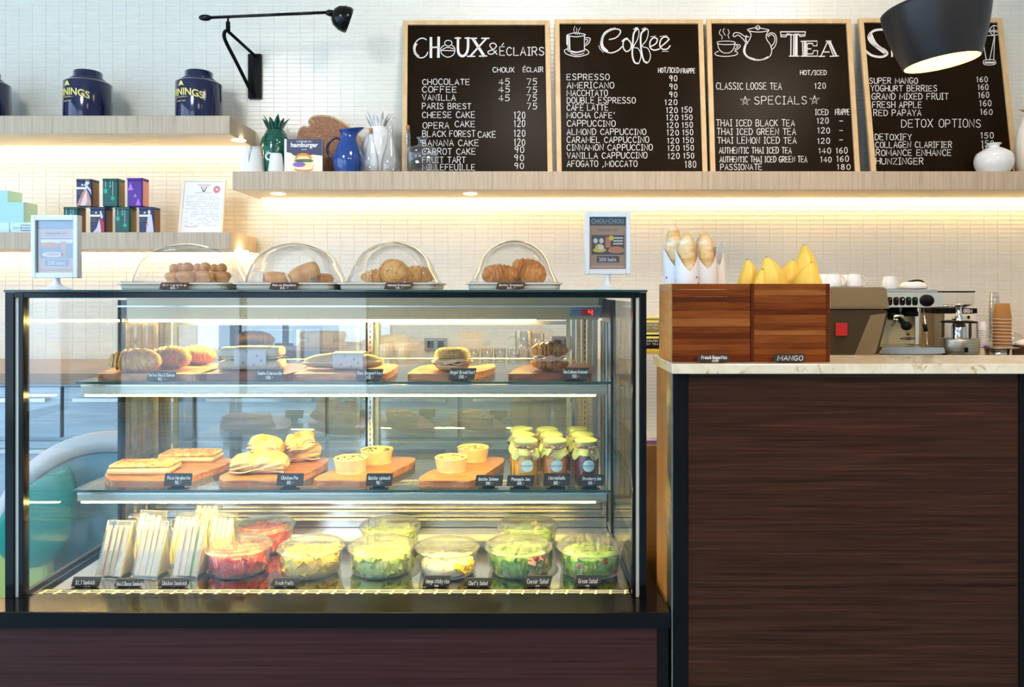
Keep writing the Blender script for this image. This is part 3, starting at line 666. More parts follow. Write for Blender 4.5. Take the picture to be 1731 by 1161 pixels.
b4 = [('SUPER MANGO', 1470, 1551, 141, 9.5), ('YOGHURT BERRIES', 1472, 1584, 154, 9.5), ('GRAND MIXED FRUIT', 1474, 1603, 168, 10), ('FRESH APPLE', 1475, 1558, 182, 10), ('RED PAPAYA', 1477, 1557, 195.5, 10), ('DETOX OPTIONS', 1524, 1658, 215, 13), ('DETOXIFY', 1479, 1541, 236.5, 10), ('COLLAGEN CLARIFIER', 1480, 1609, 249.5, 10), ('ROMANCE ENHANCE', 1481, 1608, 263, 10), ('HUNZINGER', 1481, 1561, 277.5, 10.5),
      ('160', 1651, 1670, 138.5, 8.5), ('160', 1653, 1671, 151.5, 9), ('160', 1654, 1672, 165, 9.5), ('160', 1656, 1676, 179, 9.5), ('160', 1657, 1678, 193.5, 9), ('150', 1658, 1680, 233.5, 9.5), ('150', 1659, 1680, 247, 9.5), ('150', 1660, 1680, 257, 9)]
chalkboard('chalkboard menu for smoothies and detox drinks, partly behind the pendant lamp', 1449, 1691, 1471, 1719, 33.5, rows(b4), h4)
# ================================================================ THINGS ON THE SHELVES
def canister(px, label):
    D = 3.60
    r = thing('tea_canister', label, 'canister', (X(px, D), D, ZU), group='dark blue tea canisters')
    R = 0.1065; h = Z(143, D) - ZU; ht = Z(122, D) - ZU
    MB().lathe([(0, 0), (R, 0), (R + .001, .004), (R, h - .004), (R - .002, h)], 48).build('body', 'navy', r)
    MB().lathe([(R - .001, h), (R - .012, h + .010), (R - .030, h + .018), (R * .74, h + .020), (R * .66, h + .026)], 48).build('shoulder', 'navy', r)
    MB().lathe([(R * .66, h + .020), (R * .60, h + .028), (R * .60, ht - .004), (R * .56, ht), (0, ht + .002)], 40).build('lid', 'navy', r)
    def wrap(x, y):
        a = -PI / 2 - 0.42 + x / R; return ((R + .0012) * math.cos(a), (R + .0012) * math.sin(a), y)
    def arc(off):
        return lambda x, y: wrap(x, y + off - 1.6 * x * x)
    font('TWININGS', 0.046, 'brand_lettering', 'gold_print', r, (0, 0, 0), bold=0.0012, wide=0.95, wrap=arc(h * .60))
    font('\u2022 of london \u2022', 0.014, 'small_lettering', 'gold_print', r, (0, 0, 0), wrap=arc(h * .53))
    font('finest teas', 0.013, 'small_lettering', 'gold_print', r, (0, 0, 0), wrap=arc(h * .43))
    m = MB(); pts = [wrap(x, h * .84 + y) for x, y in ((-.018, 0), (.018, 0), (.012, .008), (.008, .018), (0, .024), (-.008, .018), (-.012, .008))]
    m.add(pts, [tuple(range(7))]); m.build('crest', 'gold_print', r, fix=False)
    return r
canister(-25, 'dark blue tea canister cut off by the left picture edge')
canister(149, 'dark blue tea canister with gold lettering, middle of the upper left shelf')
canister(336.5, 'dark blue tea canister nearest the wall lamp')

def small_tin(px0, px1, py1, zb, fmat, smat, label, art):
    D = 3.50; x0 = X(px0, D); x1 = X(px1, D); h = Z(py1, D) - zb; w = (x1 - x0) / 2; d = 0.066
    r = thing('tea_tin', label, 'tin', ((x0 + x1) / 2, D + d / 2, zb), group='small tea tins')
    MB().box(-w, w, -d / 2, d / 2, 0.0008, h - .012).build('body', fmat, r, bev=0.005)
    MB().box(-w - .0008, w + .0008, -d / 2 - .0008, d / 2 + .0008, h - .014, h).build('lid', fmat, r, bev=0.004)
    MB().box(w - .001, w + .0006, -d / 2 + .006, d / 2 - .004, 0.004, h - .016).build('side_panel', smat, r)
    y = -d / 2 - .0014
    def poly(pts, mt, nm='printed_figure', k=0):
        MB().add([(-w + p[0] * 2 * w, y - k * .0003, p[1] * h) for p in pts], [tuple(range(len(pts)))]).build(nm, mt, r, fix=False)
    if art == 'lady':
        poly([(.05, .04), (.35, .45), (.62, .68), (.80, .50), (.95, .25), (.97, .04)], 'pink_print')
        poly([(.30, .04), (.52, .42), (.70, .62), (.72, .2), (.60, .04)], 'skin_print', k=1)
        poly([(.52, .78), (.62, .84), (.95, .62), (1.0, .42), (.86, .56), (.66, .68)], 'lilac_print', k=1)
        poly([(.60, .86), (.66, .95), (.80, .95), (.88, .86), (.80, .78), (.66, .78)], 'skin_print', k=2)
        poly([(.64, .90), (.70, .97), (.84, .96), (.90, .88), (.80, .90)], 'tin_brown', k=3)
    if art == 'red_lady':
        poly([(.2, .02), (.45, .2), (.62, .55), (.74, .2), (.76, .02)], 'lilac_print')
        poly([(.62, .5), (.72, .56), (.93, .4), (.95, .02), (.74, .02), (.70, .3)], 'red_print', k=1)
        poly([(.66, .82), (.74, .86), (.86, .60), (.78, .54), (.70, .6)], 'skin_print', k=1)
    if art == 'white_lady':
        poly([(.50, .02), (.56, .45), (.64, .72), (.86, .70), (.95, .35), (1.0, .02)], 'lilac_print')
        poly([(.48, .28), (.52, .22), (.62, .3), (.62, .5)], 'pink_print', k=1)
        poly([(.62, .80), (.64, .88), (.76, .88), (.80, .78), (.74, .70), (.64, .72)], 'skin_print', k=1)
    if art in ('lady', 'red_lady', 'white_lady'):
        poly([(.05, .62), (.68, .62), (.68, .70), (.05, .70)], 'cream', 'label_band', 4)
        poly([(.34, .75), (.50, .75), (.47, .79), (.42, .815), (.37, .79)], 'paper', 'crest', 4)
        for k in range(4): poly([(.08, .52 - k * .07), (.42, .52 - k * .07), (.42, .535 - k * .07), (.08, .535 - k * .07)], 'tin_olive' if k < 2 else 'navy_print', 'text_line', 4)
    if art == 'baubles':
        for cx, cz, s in ((.22, .55, .17), (.52, .72, .10), (.68, .30, .15)):
            pts = []
            for k in range(12):
                a = PI * k / 6; q = s * (1.0 if k % 2 == 0 else .55); pts.append((cx + q * math.sin(a), cz + q * math.cos(a) * .75))
            poly(pts, 'emerald', 'bauble_print')
            poly([(cx - .012, cz + s * .7), (cx + .012, cz + s * .7), (cx + .012, .90), (cx - .012, .90)], 'paper', 'bauble_string', 1)
    if art == 'trees':
        for cx, cz, s in ((.25, .66, .19), (.55, .38, .10), (.74, .14, .17)):
            poly([(cx - s, cz - s * .5), (cx + s, cz - s * .5), (cx + s * .55, cz), (cx + s * .62, cz), (cx, cz + s * .9), (cx - s * .62, cz), (cx - s * .55, cz)], 'violet', 'tree_print')
    return r
zt1 = Z(349.5, 3.5)
small_tin(107, 132, 349.5, ZL, 'tin_green', 'tin_brown', 'green tea tin half hidden behind the left table sign', 'baubles')
small_tin(152, 178, 349.5, ZL, 'tin_blue', 'tin_brown', 'navy tea tin with a red dress figure, bottom row', 'red_lady')
small_tin(194, 219.5, 349.5, ZL, 'tin_green', 'tin_olive', 'green tea tin with emerald baubles, bottom row', 'baubles')
small_tin(234.5, 260, 349.5, ZL, 'tin_blue', 'tin_brown', 'navy tea tin with a pale gown figure, end of the bottom row', 'white_lady')
small_tin(128.5, 155, 302, zt1, 'tin_blue', 'tin_brown', 'navy tea tin with a pink gown figure, top row', 'lady')
small_tin(173, 199.5, 301, zt1, 'tin_green', 'tin_olive', 'green tea tin with emerald baubles, top row', 'baubles')
small_tin(214.5, 240.5, 300, zt1, 'tin_purple', 'pink_print', 'purple tea tin with violet trees, top row', 'trees')

def gift_box(px0, px1, py0, zb, D, d, mt, label, spots=False):
    x0, x1 = X(px0, D), X(px1, D); h = Z(py0, D) - zb
    r = thing('gift_box', label, 'box', ((x0 + x1) / 2, D + d / 2, zb), group='mint boxes on the lower left shelf')
    w = (x1 - x0) / 2
    MB().box(-w, w, -d / 2, d / 2, 0, h * .62).build('base', mt, r, bev=.001)
    MB().box(-w - .001, w + .001, -d / 2 - .001, d / 2 + .001, h * .3, h).build('lid', mt, r, bev=.001)
    if spots:
        m = MB()
        for i in range(6):
            for j in range(3):
                cx = w - .012 - i * .009; cz = h * .25 + j * .012
                m.lathe([(0.0028, 0), (0.0001, -.0002)], 8, (0, 0, 0)); 
                n = len(m.v) - 16; m.v[n:] = [(cx + p[0], -d / 2 - .0022 + 0 * p[2], cz + p[1]) for p in m.v[n:]]
        m.build('dot_print', 'navy_print', r, fix=False)
        font('c o c o', 0.014, 'lettering', 'navy_print', r, (-w * .35, -d / 2 - .0022, h * .42))
    return r
z1 = Z(376, 3.5)
gift_box(17, 57, 376, ZL, 3.5, 0.12, 'mint_light', 'pale mint box with a dotted pattern behind the left table sign', True)
gift_box(-30, 15.5, 376, ZL, 3.5, 0.12, 'mint_light', 'pale mint box at the left picture edge, bottom of the stack')
gift_box(-30, 40, 341.5, z1, 3.5, 0.10, 'mint', 'wide mint green box resting on the two pale boxes')
gift_box(-34, 13.5, 322, Z(341.5, 3.5), 3.5, 0.10, 'mint', 'small mint green box on top of the stack at the left edge')

def leaning_frame():
    Db, Dt = 3.585, 3.64
    A = Vector((X(302, Db), Db, ZL)); B = Vector((X(376, Db), Db, ZL)); Cc = Vector((X(383, Dt), Dt, Z(304.5, Dt))); Dd = Vector((X(310.5, Dt), Dt, Z(304.5, Dt)))
    r = thing('framed_certificate', 'framed paper certificate with a red round stamp, leaning on the lower left shelf', 'picture frame', ((A + B) / 2)[:])
    O = Vector(r.location); n = (Dd - A).cross(B - A).normalized()
    if n.y > 0: n = -n
    def P(u, v, k=0): return (A + (B - A) * u + (Dd - A) * v + (Cc - B - (Dd - A)) * u * v) - O + n * k
    def sl(u0, u1, v0, v1, k0, k1, nm, mt):
        MB().add([P(u0, v0, k0), P(u1, v0, k0), P(u1, v1, k0), P(u0, v1, k0), P(u0, v0, k1), P(u1, v0, k1), P(u1, v1, k1), P(u0, v1, k1)],
                 [(0, 3, 2, 1), (4, 5, 6, 7), (0, 1, 5, 4), (1, 2, 6, 5), (2, 3, 7, 6), (3, 0, 4, 7)]).build(nm, mt, r)
    sl(.02, .98, .015, .985, 0, .004, 'paper_sheet', 'paper')
    for a in ((0, .045, 0, 1), (.955, 1, 0, 1), (.045, .955, .965, 1), (.045, .955, 0, .035)): sl(*a, 0, .010, 'frame_rail', 'cream')
    m = MB()
    def line(u0, u1, v, w=.004): m.add([P(u0, v, .0045), P(u1, v, .0045), P(u1, v + w, .0045), P(u0, v + w, .0045)], [(0, 1, 2, 3)])
    vs = .71
    for k in range(17):
        v = .70 - k * .034
        u = .12
        while u < .88:
            l = random.uniform(.03, .12); 
            if random.random() < (.8 if k < 8 else .5): line(u, min(u + l, .9), v)
            u += l + .02
    line(.30, .70, .755, .006)
    m.build('text_lines', 'ink', r, fix=False)
    m2 = MB(); m = m2
    line(.34, .66, .90, .008); line(.38, .62, .875, .006)
    def ring(cu, cv, ru, w):
        pts = [(cu + ru * math.cos(a * PI / 8), cv + ru * .82 * math.sin(a * PI / 8)) for a in range(17)]
        ribbon(m2, pts, w, lambda u, v: tuple(P(u, v, .005)))
    ring(.80, .82, .075, .012); ring(.80, .82, .045, .02); line(.14, .42, .13, .006)
    m2.build('red_stamp', 'red_print', r, fix=False)
    m3 = MB()
    for s in ('0.44,0.86 0.48,0.80 0.50,0.86 0.52,0.80 0.56,0.86', '0.47,0.79 0.53,0.79'):
        ribbon(m3, [tuple(float(a) for a in q.split(',')) for q in s.split()], .02, lambda u, v: tuple(P(u, v, .005)))
    m3.build('emblem', 'ink', r, fix=False)
leaning_frame()

# ---- jugs, jars, bottles on the long shelf
def px_profile(rows_, cxp, D, zb):
    """[(half width in px, row)] -> lathe profile"""
    s = D / F; return [(max(w * s, 0.0005), max(Z(y, D) - zb, 0.0)) for w, y in rows_]
D = 3.56
r = thing('ceramic_jug', 'tall white conical jug with a pointed lip, left end of the long shelf', 'jug', (X(427, D), D, ZM))
MB().lathe(px_profile([(0, 300), (20, 300), (19.5, 292), (15.5, 262), (13, 249), (12, 249.5), (14, 262), (18, 285), (0, 290)], 427, D, ZM), 32).build('body', 'white_matte', r)
h = Z(249, D) - ZM
MB().add([(-.012, -.036, h), (.012, -.036, h), (0, -.052, h), (0, -.050, h - .085), (-.004, -.043, h - .06), (.004, -.043, h - .06)],
         [(0, 2, 1), (0, 3, 2), (1, 2, 3), (0, 1, 3)], 0, True).build('spout', 'white_matte', r)
r = thing('ceramic_jug', 'small white conical jug with a ring handle beside the burger cookbook', 'jug', (X(467, D - .02), D - .02, ZM))
MB().lathe(px_profile([(0, 300), (14, 300), (13.5, 291), (10.5, 268), (9, 261), (8.3, 261), (10, 268), (12, 288), (0, 292)], 467, D, ZM), 28).build('body', 'white_matte', r)
hh = Z(267, D) - ZM
MB().tube([(-.026 + .016 * math.cos(a), -.022, hh + .016 * math.sin(a)) for a in [PI * 2 * k / 16 for k in range(17)]], .0045, 8).build('handle', 'white_matte', r)

def leaf_geo(m, base, tip, w, th, out):
    base = Vector(base); tip = Vector(tip); n = 6; R = []
    for i in range(n + 1):
        t = i / n; c = base.lerp(tip, t) + Vector(out) * (t * t) * 0.35
        ww = w * (math.sin(PI * (0.18 + 0.80 * t)) ** 0.8); side = Vector((-(tip - base).y, (tip - base).x, 0))
        side = Vector((1, 0, 0)) if side.length < 1e-4 else side.normalized()
        if abs(out[0]) > abs(out[1]): side = (side + Vector((0.3, 0.6, 0))).normalized()
        R.append([c + side * ww, c + Vector((0, -th, 0)), c - side * ww, c + Vector((0, th, 0))])
    m.rings(R, 0, True)
def pineapple(px, D, Rp, top, tops, mt, label, leafmat, rows_hw):
    r = thing('pineapple_jar', label, 'jar', (X(px, D), D, ZM))
    prof = px_profile(rows_hw, px, D, ZM); zs = prof[-1][1]
    def fn(rr, a, z):
        k = 10; q = abs(math.sin(a * k / 2 + z * 95)) * abs(math.sin(a * k / 2 - z * 95))
        return rr * (1 + .045 * q)
    pr = spline(prof, 5)
    MB().lathe(pr, 96, fn=fn, cap0=True).build('body', mt, r)
    rt = prof[-1][0]
    MB().lathe([(rt * 1.0, zs - .004), (rt * 1.04, zs), (rt * 1.0, zs + .006), (0, zs + .008)], 32).build('lid', mt, r)
    n = 11
    for i in range(n):
        a = 2 * PI * i / n; hgt = (Z(tops, D) - ZM - zs) * (1.0 if i % 2 else .82)
        ox, oy = math.cos(a), math.sin(a)
        m = MB(); leaf_geo(m, (ox * rt * .62, oy * rt * .62, zs + .004), (ox * rt * (1.0 + .22 * (i % 2)), oy * rt * 1.0, zs + hgt), rt * .33, .003, (ox * .05, oy * .05, -.004)); m.build('leaf', leafmat, r)
    return r
pineapple(466, 3.66, 0, 0, 197, 'green_glaze', 'dark green ceramic pineapple jar behind the small white jug', 'green_glaze', [(16, 300), (22, 285), (25, 262), (24, 243), (19, 230), (15, 223)])
pineapple(640, 3.66, 0, 0, 191, 'white_ceramic', 'white ceramic pineapple jar behind the glass bottles', 'white_ceramic', [(20, 300), (27, 285), (29, 262), (26, 240), (20, 226), (15, 218)])
pineapple(1742, 3.55, 0, 0, 183, 'cream', 'pale pineapple jar at the right picture edge behind the round vase', 'lamp_wood', [(16, 300), (21, 280), (22, 250), (20, 225), (14, 205), (9, 192)])
D = 3.60
r = thing('green_cup', 'small pale green tapered cup behind the two white jugs', 'cup', (X(452, D), D, ZM))
MB().lathe(px_profile([(4.5, 300), (5, 285), (6.5, 262), (8.5, 248), (7.6, 248), (5.5, 264), (4, 285), (0, 288)], 0, D, ZM), 28, cap0=True).build('body', 'teal_glaze', r)

# cookbook
D = 3.52
x0, x1 = X(481, D), X(545, D); h = Z(235, D) - ZM
r = thing('cookbook', 'hamburger cookbook standing upright between white jug and blue pitcher', 'book', ((x0 + x1) / 2, D + .012, ZM))
w = (x1 - x0) / 2
MB().box(-w + .003, w - .003, -.010, .010, .003, h - .003).build('pages', 'paper', r)
MB().box(-w, w, -.0125, -.010, 0, h).build('cover', 'paper_warm', r)
MB().box(-w, w, .010, .0125, 0, h).build('back_cover', 'navy_print', r)
MB().box(-w - .0008, -w + .010, -.0132, .0127, 0, h).build('spine', 'paper', r)
cb = thing('cover_print', None, None); cb.parent = r
y = -.0128
def flat(pts, mt, nm, k, par=r):
    return MB().add([(p[0], y - k * .0004, p[1]) for p in pts], [tuple(range(len(pts)))]).build(nm, mt, par, fix=False)
bpy.data.objects.remove(cb)
flat([(-w + .010, h * .62), (-w + .03, h * .60), (-w + .045, h * .52), (w * .1, h * .50), (w * .5, h * .55), (w, h * .52), (w, h), (-w + .010, h)], 'navy_print', 'title_panel', 1)
font('hamburger', 0.029, 'title_lettering', 'paper', r, (.004, y - .0012, h * .77), bold=.0009)
font("L'ATELIER DU", 0.012, 'title_lettering', 'paper', r, (.004, y - .0012, h * .90))
font('BLEND', 0.008, 'title_lettering', 'paper', r, (.004, y - .0012, h * .68))
def ell(cx, cz, rx, rz, n=20, a0=0, a1=2 * PI): return [(cx + rx * math.cos(a0 + (a1 - a0) * k / n), cz + rz * math.sin(a0 + (a1 - a0) * k / n)) for k in range(n)]
flat(ell(0.002, h * .13, .044, h * .08), 'orange', 'printed_bun', 2)
flat(ell(0.002, h * .17, .046, h * .06), 'cream', 'printed_sauce', 3)
flat(ell(0.010, h * .25, .042, h * .08), 'cheese', 'printed_cheese', 4)
flat(ell(-0.020, h * .26, .030, h * .07), 'purple', 'printed_cabbage', 5)
flat(ell(0.002, h * .37, .046, h * .045), 'herb', 'printed_patty', 6)
flat(ell(0.0, h * .42, .040, h * .17, 20, 0, PI * 1.05), 'orange', 'printed_bun', 7)
flat(ell(0.0, h * .42, .030, h * .09, 20, 0, PI * 1.05), 'cheese', 'printed_bun_highlight', 8)

# live edge slab
D = 3.70
pts = [(507, 300), (505, 262), (504, 240), (507, 222), (514, 216), (521, 217), (526, 212), (524, 205), (533, 198), (552, 198), (568, 203), (585, 213), (600, 226), (607, 245), (613, 262), (616, 282), (614, 300)]
pp = spline([(X(u, D), max(Z(v, D), ZM)) for u, v in pts], 4)
cx = X(560, D)
r = thing('serving_board', 'rough live edge olive wood board leaning behind the blue pitcher', 'board', (cx, D, ZM))
P2 = [(u - cx, v - ZM) for u, v in pp]
MB().prism(P2, 'y', -.010, .012).build('face', 'slab_wood', r, bev=.002)
m = MB(); m.tube([(u, 0.001, v + .001) for u, v in P2[4:-4]], .0095, 6); m.build('bark_edge', 'bark', r)

# blue jug
D = 3.56
r = thing('pitcher', 'glossy blue glazed pitcher in front of the wood slab', 'pitcher', (X(589, D), D, ZM))
m = MB(); m.lathe(spline(px_profile([(0, 300), (20, 300), (23, 291), (26, 276), (24.5, 262), (18, 245), (13, 234), (12.5, 228), (16, 221), (14.5, 221.2), (11.5, 228), (11, 234)], 0, D, ZM), 4), 40)
def sp(p):
    zt = Z(221, D) - ZM
    if p.z > zt * .80:
        k = min(1, (p.z - zt * .80) / (zt * .2)); a = max(0, p.x) / .045
        return Vector((p.x + .022 * k * a * a * 1.4, p.y * (1 - .35 * k * a), p.z + .014 * k * a))
    return p
m.v = [tuple(sp(Vector(p))) for p in m.v]; m.build('body', 'blue_glaze', r)
hz = lambda v: Z(v, D) - ZM
s_ = D / F
MB().tube(spline([(-13 * s_, 0, hz(235)), (-22 * s_, 0, hz(233)), (-32 * s_, 0, hz(240)), (-36 * s_, 0, hz(252)), (-31 * s_, 0, hz(265)), (-22 * s_, 0, hz(273))], 4), .0065, 8).build('handle', 'navy', r)

def bottle(px, D, prof, label, cork=None, name='glass_bottle', stopper=None, seg=28, sy=1.0, base='ZM'):
    r = thing(name, label, 'bottle', (X(px, D), D, ZM))
    MB().lathe(px_profile(prof, px, D, ZM), seg, sy=sy).build('body', 'clear', r)
    MB().lathe([(0, .001), (prof[1][0] * D / F * .9, .001), (prof[1][0] * D / F * .93, .006), (0, .005)], seg, sy=sy).build('base', 'clear', r)
    if cork:
        rr, y0, y1 = cork; MB().lathe([(0, Z(y1, D) - ZM), (rr * D / F * .85, Z(y1, D) - ZM), (rr * D / F, Z(y0, D) - ZM), (0, Z(y0, D) - ZM)], 16).build('cork', 'cork', r)
    if stopper:
        cy = Z(stopper[0], D) - ZM; R = stopper[1] * D / F
        m = MB()
        m.lathe([(R * .3, cy - R * 2.0), (R * .45, cy - R * 1.1), (R * .2, cy - R)], 16)
        n0 = len(m.v)
        m.tube([(R * .85 * math.cos(2 * PI * k / 20), 0, cy + R * .85 * math.sin(2 * PI * k / 20)) for k in range(21)], R * .26, 8)
        m.build('stopper', 'clear', r)
    return r
bottle(627, 3.50, [(0, 300), (13.5, 300), (14, 294), (13.2, 270), (9, 252), (5.5, 240), (4.3, 226), (4.5, 222)], 'clear glass bottle with a cork in front of the white pineapple jar', cork=(3.4, 217, 226))
bottle(660, 3.52, [(0, 300), (15, 300), (16.5, 292), (16, 276), (12, 258), (6, 240), (4.2, 225), (5, 210), (6, 208)], 'slender glass decanter with a ring stopper', name='decanter', stopper=(199, 6.5))
bottle(689.5, 3.57, [(0, 300), (4.6, 300), (4.8, 294), (4.6, 230), (3.6, 224), (3.4, 219)], 'thin tall glass tube bottle with a cork before the first chalkboard', cork=(3.2, 212, 221))
bottle(714, 3.50, [(0, 300), (25, 300), (26, 294), (26, 256), (24.5, 250), (10, 246), (7, 243), (7, 236), (9.5, 234), (9.5, 231.5), (7.5, 231)], 'squat clear glass flask covering a corner of the first chalkboard', name='glass_flask', sy=.55, seg=36)
D = 3.52
r = thing('round_vase', 'round white ceramic vase with a narrow neck before the rightmost chalkboard', 'vase', (X(1680, D), D, ZM))
MB().lathe(spline(px_profile([(0, 300), (19, 300), (23, 292), (29.5, 277), (27, 261), (15, 252), (8.5, 249), (8.5, 246), (11.5, 243), (10, 243), (7, 247)], 0, D, ZM), 4), 40).build('body', 'white_ceramic', r)

# ---- wall lamp
D = 3.79
r = thing('wall_lamp', 'black swing arm wall lamp above the upper left shelf', 'lamp', (X(432, D), DW, Z(130, D)))
O = Vector(r.location)
def q(px, py, D): return W(px, py, D) - O
a = q(421.5, 167.5, DW); b = q(443, 93, DW)
MB().box(a.x, b.x, -.022, -.002, a.z, b.z).build('wall_plate', 'matte_black', r, bev=.001)
MB().tube(spline([q(430, 164, 3.775), q(420, 146, 3.74), (q(401, 108, 3.66)), q(384, 75, 3.56), q(379, 62, 3.53), q(380, 54, 3.52), q(384, 51, 3.515)], 5), .0085, 8).build('lower_arm', 'matte_black', r)
MB().tube([q(432, 95, 3.775), q(384, 51.5, 3.515)], .0075, 8).build('upper_arm', 'matte_black', r)
MB().tube([q(385.5, 52, 3.515), q(385.5, 37, 3.515)], .010, 10).tube([q(385.5, 38, 3.515), q(385.5, 28, 3.515)], .005, 8).build('swivel', 'matte_black', r)
MB().tube([q(350, 30, 3.515), q(552, 21, 3.50)], .0072, 10).build('boom', 'black_gloss', r)
c = q(347, 30, 3.515); m = MB().ball((0, 0, 0), .031, .016, .015, 20, 10); m.v = [(p[0] + c.x, p[1] + c.y, p[2] + c.z) for p in m.v]; m.build('counterweight', 'black_gloss', r)
MB().tube([q(551, 21.5, 3.50), q(557, 22, 3.50), q(563, 22.5, 3.5)], [.010, .016, .014], 16).build('neck', 'black_gloss', r)
# head: bowl opening towards lower right
hd = MB(); R = .060
hd.lathe([(0.001, 0), (R * .45, .006), (R * .78, .022), (R * .98, .050), (R * 1.02, .075), (R * .96, .088), (R * .90, .088), (R * .94, .075), (R * .88, .05), (R * .6, .02), (.001, .008)], 36)
ax = (q(597, 28, 3.47) - q(560, 22.5, 3.50)).normalized()
ax = (ax + Vector((0, .55, -.10))).normalized()
rot = ax.to_track_quat('Z', 'Y').to_matrix().to_4x4()
hd.xf(Matrix.Translation(q(560.5, 22.5, 3.50)) @ rot); hd.build('lamp_head', 'black_gloss', r)

# ---- pendant lamp
D = 2.20; s_ = D / F
r = thing('pendant_lamp', 'black bucket shaped pendant lamp with a glowing warm inside', 'lamp', (X(1592, D), D, Z(106, D)))
tilt = Matrix.Rotation(math.radians(-7), 4, 'Y')
prof = [(58.5, 0), (67, 24), (75, 50), (81, 76), (83.5, 92), (81, 99), (60, 104), (30, 106)]
out = [(w * s_, y_ * s_) for w, y_ in prof]
inn = [(w - .003, z_) for w, z_ in reversed(out[:6])]
inn[0] = (inn[0][0], inn[0][1] - .003)
m = MB().lathe(spline(out, 3), 56, m=0)
m.lathe([(out[0][0], 0), (out[0][0] - .003, 0)], 56, m=0)
m.xf(tilt); m.build('shade', 'lamp_shade', r)
m = MB().lathe([(58.5 * s_ - .003, 0.0)] + [(w - .003, z_) for w, z_ in out[1:6]] + [(.02, .16)], 56); m.xf(tilt); m.build('inner_lining', 'lamp_inside', r)
m = MB().lathe([(44 * s_, 103 * s_), (36 * s_, 112 * s_), (14 * s_, 124 * s_), (8 * s_, 140 * s_), (0, 140 * s_)], 32); m.xf(tilt); m.build('wood_cap', 'lamp_wood', r)
m = MB().ball((0, 0, .085), .042, .042, .05, 20, 12); m.xf(tilt); m.build('bulb', 'bulb', r)
tp = tilt @ Vector((0, 0, 140 * s_))
MB().tube([tp, tp + Vector((0, 0, .25)), (tp.x * .6, 0, RZ1 - r.location.z)], .004, 8).build('cord', 'matte_black', r)
# ================================================================ BAR COUNTER (right)
ZC = H - 125 * 1.71 / F            # marble top
zb_ = H - 142 * 1.71 / F
CXc = 0.9
r = thing('bar_counter', 'dark walnut panelled bar counter with black posts under the marble slab', 'counter', (CXc, 1.84, 0))
def cb(x0, x1, y0, y1, z0, z1, nm, mt, bev=0.0): return MB().box(x0 - CXc, x1 - CXc, y0 - 1.84, y1 - 1.84, z0, z1).build(nm, mt, r, bev=bev)
DF = 1.74
xa, xb, xc, xd = X(1136, DF), X(1162.5, DF), X(1722, DF), 1.30
cb(xa + .002, xb, DF - .004, 1.80, 0, zb_, 'corner_post', 'matte_black', .001)
cb(xb + .0015, xc - .001, DF, DF + .02, 0, zb_ - .003, 'front_panel', 'walnut')
cb(xc, xc + .05, DF - .004, 1.80, 0, zb_, 'corner_post', 'matte_black', .001)
cb(xc + .051, 2.2, DF, DF + .02, 0, zb_, 'front_panel', 'walnut')
cb(xa + .002, xa + .012, 1.802, 1.94, 0, zb_, 'side_panel', 'side_wood')
cb(xa - .001, xa + .002, DF, 1.795, 0, zb_, 'corner_strip', 'brushed')
cb(xa + .014, 2.2, 1.88, 1.94, 0, zb_, 'back_panel', 'side_wood')
mt_ = MB().box(X(1136, 1.71), 2.25, 1.71, 1.945, zb_, ZC).build('marble_slab', 'marble', bev=.002)
tag(mt_, 'pale beige marble slab on top of the bar counter', 'countertop')

# ================================================================ DISPLAY CASE
G0, G1, GB = 1.80, 2.25, 2.50
xL, xR = X(12, G0), X(1092, G0)
zT = H; zB = Z(1010, G0)
zbase = H - 545 * 1.712 / F
case = thing('display_case', 'glass refrigerated display case with black frame filled with pastries and salads', 'display case', ((xL + xR) / 2, 2.15, 0))
cc = Vector(case.location)
def part(m, nm, mt, bev=0.0, par=None, **k):
    m.v = [(a - cc.x, b - cc.y, c - cc.z) for a, b, c in m.v]
    return m.build(nm, mt, par or case, bev=bev, **k)
def cbox(x0, x1, y0, y1, z0, z1, nm, mt, bev=0.0, par=None): return part(MB().box(x0, x1, y0, y1, z0, z1), nm, mt, bev, par)
zlipb = H - 571 * 1.712 / F
xe = X(1134.5, 1.712)
# base
bs = cbox(xL + .01, xe - .004, 1.742, 2.56, 0.0, zlipb - .001, 'base_cabinet', 'walnut_red')
cbox(-2.2, X(1111, 1.735), 1.728, 1.7415, 0.0, zlipb - .004, 'base_panel', 'walnut_red')
cbox(X(1111.5, 1.725), xe - .004, 1.724, 1.7415, 0.0, zlipb - .002, 'corner_post', 'matte_black')
cbox(-2.2, xe - .002, 1.7135, 1.80, zlipb, zbase, 'base_ledge', 'black_gloss', .0015)
cbox(-2.2, xe - .002, 1.710, 1.7132, zlipb, zbase - .0005, 'ledge_front', 'matte_black')
cbox(xL - .002, xe - .002, 1.8005, 2.56, zlipb, zB - .010, 'base_top', 'black_gloss')
# frame
fw = X(34, G0) - xL
for x0, x1 in ((xL, X(27, G0)), (X(34.5, G0), X(43, G0)), (X(1081, G0), xR), (X(1068, G0), X(1074, G0))):
    cbox(x0, x1, 1.792, 1.815, zbase + .0005, zT - .006, 'front_stile', 'black_gloss', .001)
for x0, x1 in ((X(27.5, G0), X(34, G0)), (X(1074.5, G0), X(1080, G0))):
    cbox(x0, x1, 1.797, 1.812, zbase + .0005, zT - .016, 'seal_strip', 'seal')
cbox(xL + .001, xR - .001, 1.793, 1.815, Z(503, G0), zT - .006, 'top_rail', 'black_gloss', .001)
cbox(xL - .002, xR + .002, 1.790, 2.535, zT - .0055, zT, 'top_glass', 'glass_edge', .001)
cbox(xL, xR, 1.792, 1.815, zbase + .0003, zB + .0005, 'bottom_rail', 'black_gloss')
